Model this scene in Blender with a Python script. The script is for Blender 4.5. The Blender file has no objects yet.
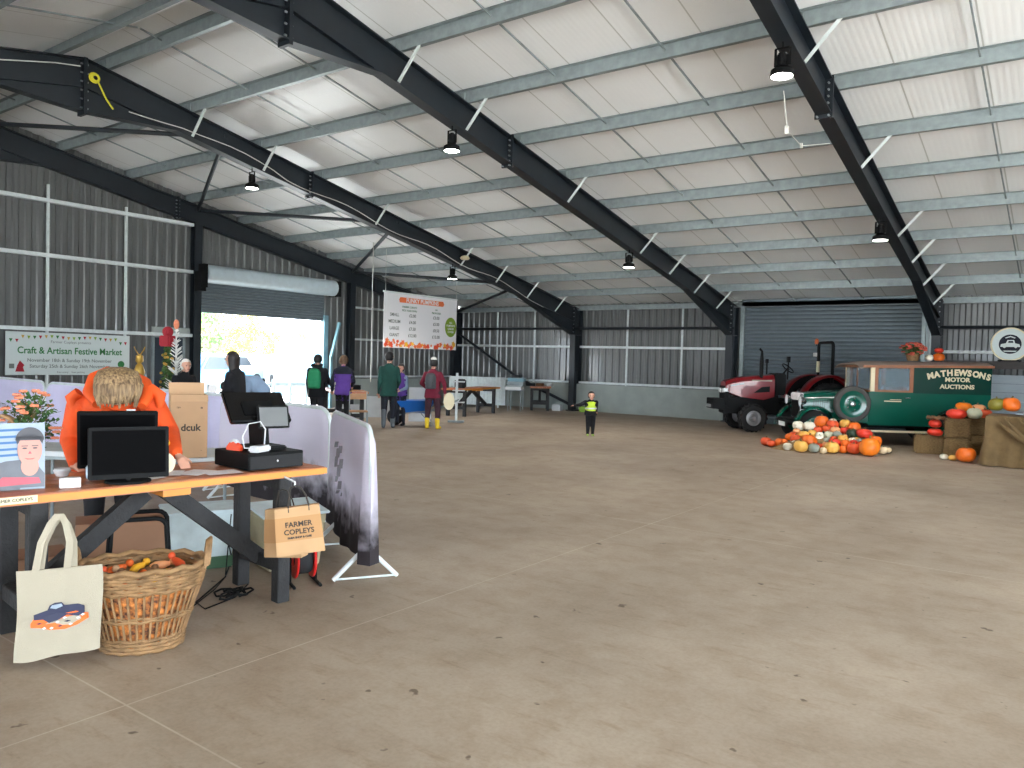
import bpy, bmesh, math, random
import numpy as np
from mathutils import Vector, Matrix
random.seed(7)
PI = math.pi
COL = bpy.context.scene.collection
V = Vector

# ------------------------------------------------------------------ camera frame
CAM = V((18.609, -22.037, 1.6))
FOC = 776.8
RT = V((0.8073, 0.5895, 0.0268)); UP = V((-0.0403, 0.0097, 0.9991)); FW = V((-0.5893, 0.8072, -0.0307))
RT = (RT - FW * RT.dot(FW)).normalized(); UP = RT.cross(FW).normalized()

def W(px, py, D):
    """world point seen at px,py at depth D metres"""
    return CAM + (FW + RT * ((px - 512) / FOC) - UP * ((py - 384) / FOC)) * D

def FL(px, py, z=0.0):
    d = FW + RT * ((px - 512) / FOC) - UP * ((py - 384) / FOC)
    return CAM + d * ((z - CAM.z) / d.z)

# ------------------------------------------------------------------ materials
def lin(c):
    c = c / 255.0
    return c / 12.92 if c <= 0.04045 else ((c + 0.055) / 1.055) ** 2.4

def C3(r, g, b): return (lin(r), lin(g), lin(b), 1.0)

def mat(name, rgb, rough=0.6, metal=0.0, var=0.0, scale=6.0, bump=0.0, bscale=40.0, rgb2=None, emit=0.0, spec=0.5, stretch=None, trans=0.0, alpha=1.0, coat=0.0):
    m = bpy.data.materials.new(name); m.use_nodes = True
    nt = m.node_tree; b = nt.nodes['Principled BSDF']
    c = C3(*rgb)
    b.inputs['Base Color'].default_value = c
    b.inputs['Roughness'].default_value = rough
    b.inputs['Metallic'].default_value = metal
    b.inputs['Specular IOR Level'].default_value = spec
    b.inputs['Transmission Weight'].default_value = trans
    b.inputs['Alpha'].default_value = alpha
    b.inputs['Coat Weight'].default_value = coat
    if emit:
        b.inputs['Emission Color'].default_value = c; b.inputs['Emission Strength'].default_value = emit
    tc = nt.nodes.new('ShaderNodeTexCoord'); mp = nt.nodes.new('ShaderNodeMapping')
    nt.links.new(tc.outputs['Object'], mp.inputs['Vector'])
    if stretch: mp.inputs['Scale'].default_value = stretch
    n = nt.nodes.new('ShaderNodeTexNoise'); n.inputs['Scale'].default_value = scale; n.inputs['Detail'].default_value = 5
    nt.links.new(mp.outputs['Vector'], n.inputs['Vector'])
    if var or rgb2:
        r = nt.nodes.new('ShaderNodeValToRGB')
        r.color_ramp.elements[0].position = 0.35; r.color_ramp.elements[1].position = 0.68
        c2 = C3(*rgb2) if rgb2 else tuple([min(1, x * (1 + var)) for x in c[:3]] + [1])
        c1 = c if rgb2 else tuple([x * (1 - var) for x in c[:3]] + [1])
        r.color_ramp.elements[0].color = c1; r.color_ramp.elements[1].color = c2
        nt.links.new(n.outputs['Fac'], r.inputs['Fac']); nt.links.new(r.outputs['Color'], b.inputs['Base Color'])
    if bump:
        n2 = nt.nodes.new('ShaderNodeTexNoise'); n2.inputs['Scale'].default_value = bscale; n2.inputs['Detail'].default_value = 3
        nt.links.new(mp.outputs['Vector'], n2.inputs['Vector'])
        bp = nt.nodes.new('ShaderNodeBump'); bp.inputs['Strength'].default_value = bump; bp.inputs['Distance'].default_value = 0.02
        nt.links.new(n2.outputs['Fac'], bp.inputs['Height']); nt.links.new(bp.outputs['Normal'], b.inputs['Normal'])
    return m

M = {}
def mk(key, *a, **k): M[key] = mat(key, *a, **k)
mk('navy_steel', (20, 28, 35), 0.45, 0.0, var=.15, scale=3)
mk('galv', (142, 152, 153), 0.42, 0.35, var=.12, scale=8)
mk('galv_light', (208, 216, 216), 0.5, 0.15, var=.08, scale=8)
mk('brace_white', (214, 222, 220), 0.5, 0.1)
mk('cladding', (88, 90, 89), 0.36, 0.0, var=.06, scale=1.5, spec=.8, coat=.25)
mk('plinth', (158, 165, 160), 0.8, 0, var=.08, scale=2.5, bump=.1)
mk('shutter', (106, 117, 124), 0.42, 0.35, var=.05)
mk('shutter_box', (190, 205, 212), 0.4, 0.3, var=.05)
mk('bolt', (170, 175, 178), 0.35, .7)
mk('black', (12, 13, 14), 0.6, var=.1, spec=.15)
mk('black_gloss', (12, 13, 15), 0.18)
mk('black_matte', (26, 27, 29), 0.8)
mk('screen', (5, 5, 6), 0.7, spec=.05)
mk('screen_grey', (92, 94, 94), 0.35)
mk('white', (208, 209, 208), 0.5)
mk('white_paint', (200, 204, 206), 0.6, var=.05)
mk('plastic_white', (205, 206, 208), 0.35)
mk('lamp_glow', (255, 252, 245), 0.4, emit=14)
mk('wood_top', (176, 102, 62), 0.38, var=.22, scale=5, stretch=(1, .12, 1), bump=.1)
mk('wood_edge', (206, 132, 46), 0.45, var=.14, scale=6, stretch=(1, .1, 1))
mk('wood_dark', (36, 36, 37), 0.75, var=.25, scale=8, bump=.3)
mk('wood_plain', (170, 128, 92), 0.7, var=.15, scale=6, stretch=(.15, 1, 1))
mk('card', (188, 152, 116), 0.85, var=.06, scale=4)
mk('card_dark', (150, 112, 86), 0.85, var=.06, scale=4)
mk('kraft', (182, 146, 106), 0.85, var=.05, scale=5)
mk('kraft_band', (172, 130, 86), 0.85)
mk('canvas', (176, 167, 147), 0.9, var=.04, bump=.2, bscale=200)
mk('ink', (52, 46, 40), 0.7)
mk('ink_black', (22, 22, 24), 0.7)
mk('wicker', (140, 108, 72), 0.7, var=.3, scale=18, bump=.3)
mk('wicker_dark', (120, 84, 56), 0.75, var=.3, scale=18)
mk('orange_jacket', (226, 80, 18), 0.75, var=.12, scale=7, bump=.25, bscale=14)
mk('orange_vest', (232, 86, 20), 0.7, var=.1, scale=7, bump=.25, bscale=12)
mk('skin', (214, 160, 136), 0.55, var=.05)
mk('hair_blond', (84, 62, 40), 0.6, rgb2=(168, 140, 102), scale=26, stretch=(3, 3, .4), bump=.4)
mk('hair_dark', (34, 27, 24), 0.55, var=.3, scale=20)
mk('hair_black', (20, 18, 18), 0.55, var=.2)
mk('hair_brown', (92, 66, 44), 0.6, var=.3, scale=20)
mk('hair_white', (214, 210, 204), 0.7, var=.1)
mk('eye', (30, 24, 22), 0.3)
mk('mouth', (168, 92, 86), 0.6)
mk('cloth_black', (17, 18, 23), 0.9, var=.2, scale=9, bump=.2, bscale=18)
mk('cloth_navy', (28, 32, 44), 0.9, var=.2, scale=9, bump=.2, bscale=18)
mk('cloth_green_dark', (16, 66, 58), 0.85, var=.15, scale=9, bump=.2, bscale=16)
mk('cloth_green', (22, 128, 84), 0.7, var=.1, scale=9, bump=.2, bscale=16)
mk('cloth_purple', (92, 58, 146), 0.8, var=.12, scale=9, bump=.2, bscale=16)
mk('cloth_maroon', (116, 26, 50), 0.85, var=.12, scale=9, bump=.2, bscale=16)
mk('cloth_grey', (118, 124, 132), 0.85, var=.12, scale=9, bump=.2, bscale=16)
mk('cloth_plum', (62, 34, 46), 0.85, var=.12)
mk('cloth_bluegrey', (136, 158, 184), 0.85, var=.1)
mk('cloth_beige', (190, 182, 150), 0.85, var=.1)
mk('pack_grey', (74, 76, 80), 0.8, var=.1)
mk('welly_yellow', (238, 204, 40), 0.35)
mk('welly_grey', (92, 100, 106), 0.4)
mk('hivis', (196, 224, 50), 0.6)
mk('boot_lime', (168, 204, 96), 0.5)
mk('cover', (228, 224, 244), 0.75, var=.05, scale=3, bump=.35, bscale=5)
mk('tape', (232, 232, 228), 0.7)
mk('van_green', (8, 86, 70), 0.2, var=.04, coat=.3)
mk('van_green_dark', (7, 56, 46), 0.25)
mk('van_roof', (160, 140, 128), 0.6)
mk('van_wood', (152, 96, 62), 0.5, var=.1)
mk('cream', (224, 212, 178), 0.5)
mk('rubber', (30, 30, 31), 0.85, var=.15)
mk('rubber_grey', (72, 70, 68), 0.85, var=.1)
mk('chrome', (205, 210, 214), 0.15, .9)
mk('glass_car', (150, 168, 178), 0.06, 0, alpha=.35)
mk('tractor_red', (128, 10, 22), 0.3, coat=.5, var=.05)
mk('tractor_black', (11, 12, 13), 0.6, var=.1, spec=.2)
mk('hub_grey', (150, 150, 152), 0.4, .4)
mk('lamp_lens', (238, 240, 240), 0.1)
mk('beacon', (216, 96, 24), 0.3)
mk('seat_black', (26, 26, 28), 0.6)
mk('straw', (122, 98, 64), 0.9, rgb2=(164, 136, 92), scale=30, stretch=(1, 1, 4), bump=.8, bscale=60)
mk('hessian', (112, 90, 58), 0.95, var=.12, scale=12, bump=.4, bscale=150)
mk('board_grey', (152, 162, 168), 0.75, var=.08, scale=4, stretch=(.3, 1, 2))
mk('wood_black', (62, 56, 54), 0.7, var=.2, scale=6)
mk('stem', (122, 108, 62), 0.8, var=.2)
mk('leaf', (44, 84, 40), 0.7, rgb2=(88, 120, 56), scale=14)
mk('petal', (222, 128, 96), 0.7, rgb2=(240, 160, 120), scale=20)
mk('petal_rust', (196, 84, 66), 0.7, var=.2)
mk('reel_red', (206, 34, 30), 0.4)
mk('blue_tub', (24, 104, 190), 0.4)
mk('crate_white', (206, 222, 224), 0.5, var=.1, scale=9)
mk('crate_green', (40, 82, 50), 0.5)
mk('label_cream', (214, 204, 170), 0.7)
mk('yellow_strap', (206, 196, 40), 0.6)
mk('rope', (206, 206, 200), 0.8)
mk('yellow', (236, 176, 40), 0.6)
mk('orange_plastic', (226, 80, 44), 0.45)
mk('door_dark', (34, 46, 58), 0.5)
mk('banner_white', (232, 232, 234), 0.6)
mk('banner_orange', (232, 118, 66), 0.6)
mk('banner_green', (124, 158, 42), 0.6)
mk('faded_print', (150, 148, 152), .8); mk('text_grey', (104, 112, 106), 0.7)
mk('text_green', (38, 110, 54), 0.7)
mk('banner_pale', (196, 206, 204), 0.7)
mk('red_cloth', (160, 28, 44), 0.7)
mk('tinsel', (218, 218, 214), 0.4, .2, var=.1)
mk('gold', (190, 152, 70), 0.4, .4)
mk('yard', (216, 215, 210), 0.9, var=.08, scale=.6)
mk('car_blue', (70, 128, 168), 0.3, coat=.4)
mk('car_white', (224, 228, 230), 0.3, coat=.4)
mk('car_silver', (168, 184, 194), 0.3, .3)
mk('pale_blue', (118, 158, 172), 0.6)
mk('foliage_yellow', (206, 176, 60), 0.8, rgb2=(166, 170, 70), scale=2)
mk('foliage_green', (96, 136, 84), 0.8, rgb2=(130, 158, 100), scale=2)
mk('bark', (88, 72, 60), 0.9, var=.2)
mk('print_sky', (146, 160, 174), 0.5, var=.05)
mk('print_blue', (52, 100, 150), 0.5)
mk('print_skin', (190, 138, 124), 0.5, var=.04)
mk('print_hair', (70, 70, 76), 0.5, var=.1)
mk('print_grey', (96, 100, 108), 0.5, var=.15, scale=9)
mk('print_red', (176, 78, 92), 0.5, var=.1, scale=9)
mk('navy_print', (34, 38, 66), 0.6)
mk('orange_print', (228, 104, 34), 0.6, var=.1, scale=30)
mk('paper', (222, 214, 212), 0.7, var=.06, scale=12)
mk('steel_old', (140, 150, 152), 0.5, .3, var=.15)
PK = {'O': (232, 108, 26), 'B': (240, 124, 20), 'R': (216, 56, 36), 'K': (222, 84, 40), 'W': (232, 226, 206), 'Y': (234, 178, 84), 'P': (236, 164, 112), 'G': (140, 146, 134), 'D': (38, 62, 44), 'C': (224, 200, 160), 'L': (196, 196, 168), 'V': (128, 120, 40)}
PKN = {'O': 'orange', 'B': 'bright orange', 'R': 'red', 'K': 'reddish orange', 'W': 'white', 'Y': 'pale yellow', 'P': 'peach', 'G': 'grey', 'D': 'dark green', 'C': 'cream', 'L': 'pale green', 'V': 'green and yellow'}
for k_, c_ in PK.items(): mk('pumpkin_' + k_, c_, 0.42, var=.10, scale=9)

# special surfaces -------------------------------------------------
def floor_mat():
    m = bpy.data.materials.new('concrete_floor'); m.use_nodes = True; nt = m.node_tree; N = nt.nodes; L = nt.links
    b = N['Principled BSDF']; tc = N.new('ShaderNodeTexCoord')
    def noise(s, d, rough=.6, vec=None):
        n = N.new('ShaderNodeTexNoise'); n.inputs['Scale'].default_value = s; n.inputs['Detail'].default_value = d
        n.inputs['Roughness'].default_value = rough; L.new(vec or tc.outputs['Object'], n.inputs['Vector']); return n.outputs['Fac']
    def ramp(f, p0, c0, p1, c1):
        r = N.new('ShaderNodeValToRGB'); r.color_ramp.elements[0].position = p0; r.color_ramp.elements[1].position = p1
        r.color_ramp.elements[0].color = c0; r.color_ramp.elements[1].color = c1; L.new(f, r.inputs['Fac']); return r.outputs['Color']
    def mul(a, c, f=1.0):
        x = N.new('ShaderNodeMixRGB'); x.blend_type = 'MULTIPLY'; x.inputs['Fac'].default_value = f
        L.new(a, x.inputs['Color1']); L.new(c, x.inputs['Color2']); return x.outputs['Color']
    base = ramp(noise(.55, 6), .32, C3(147, 131, 114), .7, C3(174, 159, 141))
    w = (1, 1, 1, 1)
    base = mul(base, ramp(noise(3.2, 8, .7), .36, (.86, .82, .78, 1), .56, w))
    mp = N.new('ShaderNodeMapping'); mp.inputs['Rotation'].default_value = (0, 0, .6); mp.inputs['Scale'].default_value = (1.2, 5, 1)
    L.new(tc.outputs['Object'], mp.inputs['Vector'])
    base = mul(base, ramp(noise(2.2, 6, .7, mp.outputs['Vector']), .31, (.84, .79, .74, 1), .44, w))
    base = mul(base, ramp(noise(7, 3, .5), .265, (.38, .34, .31, 1), .30, w))
    base = mul(base, ramp(noise(45, 2), .3, (.9, .89, .88, 1), .6, w))
    # pale saw-cut joints
    br = N.new('ShaderNodeTexBrick'); br.offset = 0; br.inputs['Scale'].default_value = 1
    br.inputs['Brick Width'].default_value = 5.24; br.inputs['Row Height'].default_value = 5.3; br.inputs['Mortar Size'].default_value = .005
    br.inputs['Mortar Smooth'].default_value = .1
    mp2 = N.new('ShaderNodeMapping'); mp2.inputs['Location'].default_value = (.52, -.95, 0); L.new(tc.outputs['Object'], mp2.inputs['Vector'])
    L.new(mp2.outputs['Vector'], br.inputs['Vector'])
    mx = N.new('ShaderNodeMixRGB'); hf = N.new('ShaderNodeMath'); hf.operation = 'MULTIPLY'; L.new(br.outputs['Fac'], hf.inputs[0]); nb_ = N.new('ShaderNodeMath'); nb_.operation = 'MULTIPLY'; L.new(noise(1.3, 3), nb_.inputs[0]); nb_.inputs[1].default_value = 1.0; L.new(nb_.outputs[0], hf.inputs[1]); L.new(hf.outputs[0], mx.inputs['Fac']); L.new(base, mx.inputs['Color1']); mx.inputs['Color2'].default_value = C3(196, 183, 165)
    L.new(mx.outputs['Color'], b.inputs['Base Color'])
    b.inputs['Roughness'].default_value = .62; b.inputs['Specular IOR Level'].default_value = .35
    bp = N.new('ShaderNodeBump'); bp.inputs['Strength'].default_value = .15; bp.inputs['Distance'].default_value = .01
    L.new(noise(30, 4), bp.inputs['Height']); L.new(bp.outputs['Normal'], b.inputs['Normal'])
    return m
M['floor'] = floor_mat()

def roof_mat():
    m = bpy.data.materials.new('white_roof_lining'); m.use_nodes = True; nt = m.node_tree; N = nt.nodes; L = nt.links
    b = N['Principled BSDF']; tc = N.new('ShaderNodeTexCoord'); sp = N.new('ShaderNodeSeparateXYZ'); L.new(tc.outputs['Object'], sp.inputs['Vector'])
    def math_(op, a, v):
        x = N.new('ShaderNodeMath'); x.operation = op; L.new(a, x.inputs[0]); x.inputs[1].default_value = v; return x.outputs[0]
    fr = math_('FRACT', math_('MULTIPLY', sp.outputs['X'], 1.0), 0)      # one metre panels: dark joint line
    j = math_('LESS_THAN', math_('ABSOLUTE', math_('SUBTRACT', fr, .5), 0), .010)
    mx = N.new('ShaderNodeMixRGB'); L.new(j, mx.inputs['Fac'])
    n = N.new('ShaderNodeTexNoise'); n.inputs['Scale'].default_value = .7; L.new(tc.outputs['Object'], n.inputs['Vector'])
    r = N.new('ShaderNodeValToRGB'); r.color_ramp.elements[0].color = C3(226, 227, 226); r.color_ramp.elements[1].color = C3(240, 241, 241)
    L.new(n.outputs['Fac'], r.inputs['Fac']); L.new(r.outputs['Color'], mx.inputs['Color1']); mx.inputs['Color2'].default_value = C3(190, 190, 186)
    L.new(mx.outputs['Color'], b.inputs['Base Color'])
    wv = N.new('ShaderNodeMath'); wv.operation = 'SINE'; L.new(math_('MULTIPLY', sp.outputs['X'], 2 * PI * 12), wv.inputs[0])
    bp = N.new('ShaderNodeBump'); bp.inputs['Strength'].default_value = .25; bp.inputs['Distance'].default_value = .004
    L.new(wv.outputs[0], bp.inputs['Height']); L.new(bp.outputs['Normal'], b.inputs['Normal'])
    b.inputs['Roughness'].default_value = .38
    return m
M['roof'] = roof_mat()
def translucent(key, amt):
    m = M[key]; nt = m.node_tree; b = nt.nodes['Principled BSDF']; out = [n for n in nt.nodes if n.type == 'OUTPUT_MATERIAL'][0]
    t = nt.nodes.new('ShaderNodeBsdfTranslucent'); mx = nt.nodes.new('ShaderNodeMixShader'); mx.inputs[0].default_value = amt
    if b.inputs['Base Color'].links: nt.links.new(b.inputs['Base Color'].links[0].from_socket, t.inputs['Color'])
    else: t.inputs['Color'].default_value = b.inputs['Base Color'].default_value
    nt.links.new(b.outputs[0], mx.inputs[1]); nt.links.new(t.outputs[0], mx.inputs[2]); nt.links.new(mx.outputs[0], out.inputs['Surface'])
translucent('cover', .45); translucent('canvas', .15)

# ------------------------------------------------------------------ mesh builder
class MB:
    def __init__(s): s.v = []; s.f = []; s.m = []; s.mi = 0
    def add(s, vs, fs, mi=None):
        o = len(s.v); s.v += [tuple(p) for p in vs]
        for f in fs: s.f.append([o + i for i in f]); s.m.append(s.mi if mi is None else mi)
        return s
    def hexa(s, q0, q1, mi=None):
        """two quads of four points joined"""
        return s.add(list(q0) + list(q1), [(3, 2, 1, 0), (4, 5, 6, 7), (0, 1, 5, 4), (1, 2, 6, 5), (2, 3, 7, 6), (3, 0, 4, 7)], mi)
    def box(s, c, d, rot=None, mi=None):
        x, y, z = d[0] / 2, d[1] / 2, d[2] / 2
        R = rot if rot is not None else Matrix.Identity(3)
        if isinstance(R, (int, float)): R = Matrix.Rotation(R, 3, 'Z')
        c = V(c)
        P = [c + R @ V(p) for p in [(-x, -y, -z), (x, -y, -z), (x, y, -z), (-x, y, -z), (-x, -y, z), (x, -y, z), (x, y, z), (-x, y, z)]]
        return s.hexa(P[:4], P[4:], mi)
    def bar(s, a, b, w, h, mi=None, up=(0, 0, 1)):
        a, b = V(a), V(b); d = (b - a).normalized(); u = V(up)
        if abs(d.dot(u)) > .98: u = V((1, 0, 0))
        r = d.cross(u).normalized() * w / 2; t = r.cross(d).normalized() * h / 2
        return s.hexa([a - r - t, a + r - t, a + r + t, a - r + t], [b - r - t, b + r - t, b + r + t, b - r + t], mi)
    def tube(s, pts, r, n=8, mi=None, cap=True, closed=False):
        pts = [V(p) for p in pts]; k = len(pts)
        rs = r if isinstance(r, (list, tuple)) else [r] * k
        rings = []; prev = None
        for i, p in enumerate(pts):
            if closed: d = pts[(i + 1) % k] - pts[i - 1]
            else: d = pts[min(i + 1, k - 1)] - pts[max(i - 1, 0)]
            d.normalize()
            if prev is None:
                u = V((0, 0, 1)) if abs(d.z) < .9 else V((1, 0, 0))
                prev = d.cross(u).normalized()
            a = (prev - d * prev.dot(d)).normalized(); b = d.cross(a); prev = a
            rings.append([p + (a * math.cos(2 * PI * j / n) + b * math.sin(2 * PI * j / n)) * rs[i] for j in range(n)])
        vs = [q for R in rings for q in R]; fs = []
        for i in range(k if closed else k - 1):
            i2 = (i + 1) % k
            for j in range(n): fs.append((i * n + j, i * n + (j + 1) % n, i2 * n + (j + 1) % n, i2 * n + j))
        if cap and not closed: fs += [tuple(range(n))[::-1], tuple((k - 1) * n + j for j in range(n))]
        return s.add(vs, fs, mi)
    def cyl(s, a, b, r, r2=None, n=16, mi=None): return s.tube([a, b], [r, r if r2 is None else r2], n, mi)
    def ell(s, c, rad, n=14, m=9, rot=None, mi=None):
        c = V(c); R = rot or Matrix.Identity(3)
        if isinstance(rad, (int, float)): rad = (rad,) * 3
        vs = [c + R @ V((0, 0, -rad[2]))]
        for i in range(1, m):
            t = PI * i / m - PI / 2
            for j in range(n):
                p = 2 * PI * j / n; vs.append(c + R @ V((rad[0] * math.cos(t) * math.cos(p), rad[1] * math.cos(t) * math.sin(p), rad[2] * math.sin(t))))
        vs.append(c + R @ V((0, 0, rad[2]))); fs = []
        for j in range(n): fs.append((0, 1 + (j + 1) % n, 1 + j))
        for i in range(m - 2):
            for j in range(n): a = 1 + i * n; fs.append((a + j, a + (j + 1) % n, a + n + (j + 1) % n, a + n + j))
        a = 1 + (m - 2) * n
        for j in range(n): fs.append((a + j, a + (j + 1) % n, len(vs) - 1))
        return s.add(vs, fs, mi)
    def lathe(s, prof, c=(0, 0, 0), axis='Z', n=24, mi=None, sq=(1, 1), ring=False):
        """prof: list of (radius, height) bottom to top"""
        vs = []; k = len(prof); c = V(c)
        for r, h in prof:
            for j in range(n):
                a = 2 * PI * j / n; x, y = r * math.cos(a) * sq[0], r * math.sin(a) * sq[1]
                p = {'Z': (x, y, h), 'Y': (x, h, -y), 'X': (h, x, y)}[axis]; vs.append(c + V(p))
        fs = [(i * n + j, i * n + (j + 1) % n, (i + 1) * n + (j + 1) % n, (i + 1) * n + j) for i in range(k - 1) for j in range(n)]
        if ring: fs += [((k - 1) * n + j, (k - 1) * n + (j + 1) % n, (j + 1) % n, j) for j in range(n)]
        else:
            if prof[0][0] > 1e-6: fs.append(tuple(range(n))[::-1])
            if prof[-1][0] > 1e-6: fs.append(tuple((k - 1) * n + j for j in range(n)))
        return s.add(vs, fs, mi)
    def prism(s, poly, origin, ux, uy, n, t, mi=None):
        """extrude a 2d outline (in ux,uy) by t along n"""
        o, ux, uy, n = V(origin), V(ux), V(uy), V(n); k = len(poly)
        A = [o + ux * p[0] + uy * p[1] for p in poly]; B = [p + n * t for p in A]
        fs = [tuple(range(k))[::-1], tuple(range(k, 2 * k))] + [(i, (i + 1) % k, k + (i + 1) % k, k + i) for i in range(k)]
        return s.add(A + B, fs, mi)
    def sheet(s, grid, t=0.0, mi=None):
        """grid[i][j] of points; t = thickness"""
        h = len(grid); w = len(grid[0]); vs = [V(p) for r in grid for p in r]
        fs = [(i * w + j, i * w + j + 1, (i + 1) * w + j + 1, (i + 1) * w + j) for i in range(h - 1) for j in range(w - 1)]
        if t:
            nn = []
            for i in range(h):
                for j in range(w):
                    a = V(grid[min(i + 1, h - 1)][j]) - V(grid[max(i - 1, 0)][j]); b = V(grid[i][min(j + 1, w - 1)]) - V(grid[i][max(j - 1, 0)])
                    nn.append(b.cross(a).normalized() * t)
            k = len(vs); vs += [vs[i] + nn[i] for i in range(k)]
            fs += [tuple(k + q for q in f[::-1]) for f in list(fs)]
            bd = [j for j in range(w)] + [i * w + w - 1 for i in range(1, h)] + [(h - 1) * w + j for j in range(w - 2, -1, -1)] + [i * w for i in range(h - 2, 0, -1)]
            for a, b in zip(bd, bd[1:] + bd[:1]): fs.append((b, a, a + k, b + k))
        return s.add(vs, fs, mi)
    def build(s, name, mats, parent=None, smooth=None, bevel=0.0):
        me = bpy.data.meshes.new(name); me.from_pydata(s.v, [], s.f)
        if not isinstance(mats, (list, tuple)): mats = [mats]
        for m_ in mats: me.materials.append(M[m_] if isinstance(m_, str) else m_)
        me.polygons.foreach_set('material_index', [min(i, len(mats) - 1) for i in s.m])
        bm = bmesh.new(); bm.from_mesh(me); bmesh.ops.recalc_face_normals(bm, faces=bm.faces)
        if bevel: bmesh.ops.bevel(bm, geom=[e for e in bm.edges if e.is_manifold and e.calc_face_angle(0) > .6], offset=bevel, segments=2, affect='EDGES', clamp_overlap=True)
        bm.to_mesh(me); bm.free()
        if smooth:
            me.polygons.foreach_set('use_smooth', [True] * len(me.polygons)); me.set_sharp_from_angle(angle=math.radians(smooth))
        o = bpy.data.objects.new(name, me); COL.objects.link(o)
        if parent: o.parent = parent
        return o

def tag(o, label=None, cat=None, group=None, kind=None):
    if label: o['label'] = label
    if cat: o['category'] = cat
    if group: o['group'] = group
    if kind: o['kind'] = kind
    return o
def thing(name, label, cat, loc=(0, 0, 0), rz=0.0, group=None, kind=None):
    o = bpy.data.objects.new(name, None); COL.objects.link(o); o.location = loc; o.rotation_euler = (0, 0, rz); o.empty_display_size = .1
    return tag(o, label, cat, group, kind)
def copy_tree(o, parent=None):
    c = o.copy(); COL.objects.link(c)
    if parent: c.parent = parent
    for ch in list(o.children): copy_tree(ch, c)
    return c
def text_mesh(body, size, origin, ux, uy, mi_mat, name, parent, extrude=.002, align='CENTER', bold=0.0, xs=1.0):
    cu = bpy.data.curves.new(name, 'FONT'); cu.body = body; cu.size = size; cu.align_x = align; cu.align_y = 'CENTER'; cu.extrude = extrude; cu.offset = bold
    cu.resolution_u = 3
    t = bpy.data.objects.new(name, cu); COL.objects.link(t); bpy.context.view_layer.update()
    me = bpy.data.meshes.new_from_object(t.evaluated_get(bpy.context.evaluated_depsgraph_get()))
    bpy.data.objects.remove(t)
    ux, uy = V(ux).normalized(), V(uy).normalized(); n = ux.cross(uy); o = V(origin)
    for v in me.vertices: v.co = o + ux * v.co.x * xs + uy * v.co.y + n * v.co.z
    me.materials.clear(); me.materials.append(M[mi_mat])
    ob = bpy.data.objects.new(name, me); COL.objects.link(ob)
    if parent: ob.parent = parent
    return ob

def fan_disc(mb, c, n_, r, up=(0, 0, 1), seg=20, t=.002, mi=None, sx=1, sy=1):
    c, n_ = V(c), V(n_).normalized(); u = V(up).cross(n_).normalized(); w = n_.cross(u)
    mb.prism([(r * sx * math.cos(2 * PI * i / seg), r * sy * math.sin(2 * PI * i / seg)) for i in range(seg)], c, u, w, n_, t, mi)


def root_inv(o):
    while o.parent: o = o.parent
    return (Matrix.Translation(o.location) @ o.rotation_euler.to_matrix().to_4x4()).inverted()
def WB(mb, name, mats, parent, **k):
    """build a part given in world coordinates under a placed thing"""
    o = mb.build(name, mats, parent, **k); o.data.transform(root_inv(parent)); return o
def solo(mb, name, mats, label, cat, group=None, kind=None, base=None, **k):
    """one-mesh thing in world coordinates; origin moved to its base"""
    o = mb.build(name, mats, None, **k)
    vs = o.data.vertices; n = len(vs); co = np.empty(n * 3); vs.foreach_get('co', co); co = co.reshape(-1, 3)
    b = V(base) if base is not None else V(((co[:, 0].min() + co[:, 0].max()) / 2, (co[:, 1].min() + co[:, 1].max()) / 2, co[:, 2].min()))
    o.data.transform(Matrix.Translation(-b)); o.location = b
    return tag(o, label, cat, group, kind)

# ================================================================== BUILDING
BAY = 5.24; RY = -15.87; WY = -31.74; TAN = .1919; XE = 5 * BAY
def ztop(y):
    return 5.385 - ((y if y > RY else 2 * RY - y) + 10.889) * TAN
PURL = [-10.889 + j * 1.541 for j in range(-3, 7)]
ZP = .19                                                              # purlin depth

# floor
mb = MB(); mb.box((13, -16, -.1), (26.6, 32.6, .2)); fl = mb.build('floor', 'floor'); tag(fl, kind='structure')

# roof lining: two slopes
mb = MB()
for sgn in (1, -1):
    y0 = RY; y1 = 0.15 if sgn == 1 else WY - .15
    a = ztop(RY) + ZP; b = ztop(y1 if sgn == 1 else 2 * RY - y1) + ZP
    mb.hexa([(-.2, y0, a), (XE + .3, y0, a), (XE + .3, y0, a + .12), (-.2, y0, a + .12)], [(-.2, y1, b), (XE + .3, y1, b), (XE + .3, y1, b + .12), (-.2, y1, b + .12)])
tag(mb.build('ceiling', 'roof'), kind='structure')

# corrugated cladding --------------------------------------------------
def clad(mb, p0, p1, zlo, zhi, nrm, pitch=.25, depth=.035):
    """trapezoid sheet from p0 to p1 (xy), zlo/zhi functions of distance, nrm inward"""
    p0, p1 = V((*p0, 0)), V((*p1, 0)); L_ = (p1 - p0).length; d = (p1 - p0) / L_; nrm = V((*nrm, 0)); pr = [(0, 0), (.38, 0), (.5, 1), (.88, 1), (1, 0)]
    xs = []; k = 0
    while k * pitch < L_:
        for a, h in pr[:4]:
            s_ = (k + a) * pitch
            if s_ < L_: xs.append((s_, h))
        k += 1
    xs.append((L_, 0)); vs = []
    for s_, h in xs:
        q = p0 + d * s_ + nrm * (depth * h); vs.append((q.x, q.y, zlo(s_))); vs.append((q.x, q.y, zhi(s_)))
    mb.add(vs, [(2 * i, 2 * i + 2, 2 * i + 3, 2 * i + 1) for i in range(len(xs) - 1)])
DY0, DY1, DZ = -10.50, -6.42, 2.66                                    # open roller door in the gable wall
PY0, PY1, PZ = -11.62, -10.95, 1.95
mb = MB(); zt = lambda y: ztop(y) + ZP
gx = -.02
clad(mb, (gx, WY), (gx, -11.74), lambda s: 0, lambda s: zt(WY + s), (1, 0))
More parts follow.
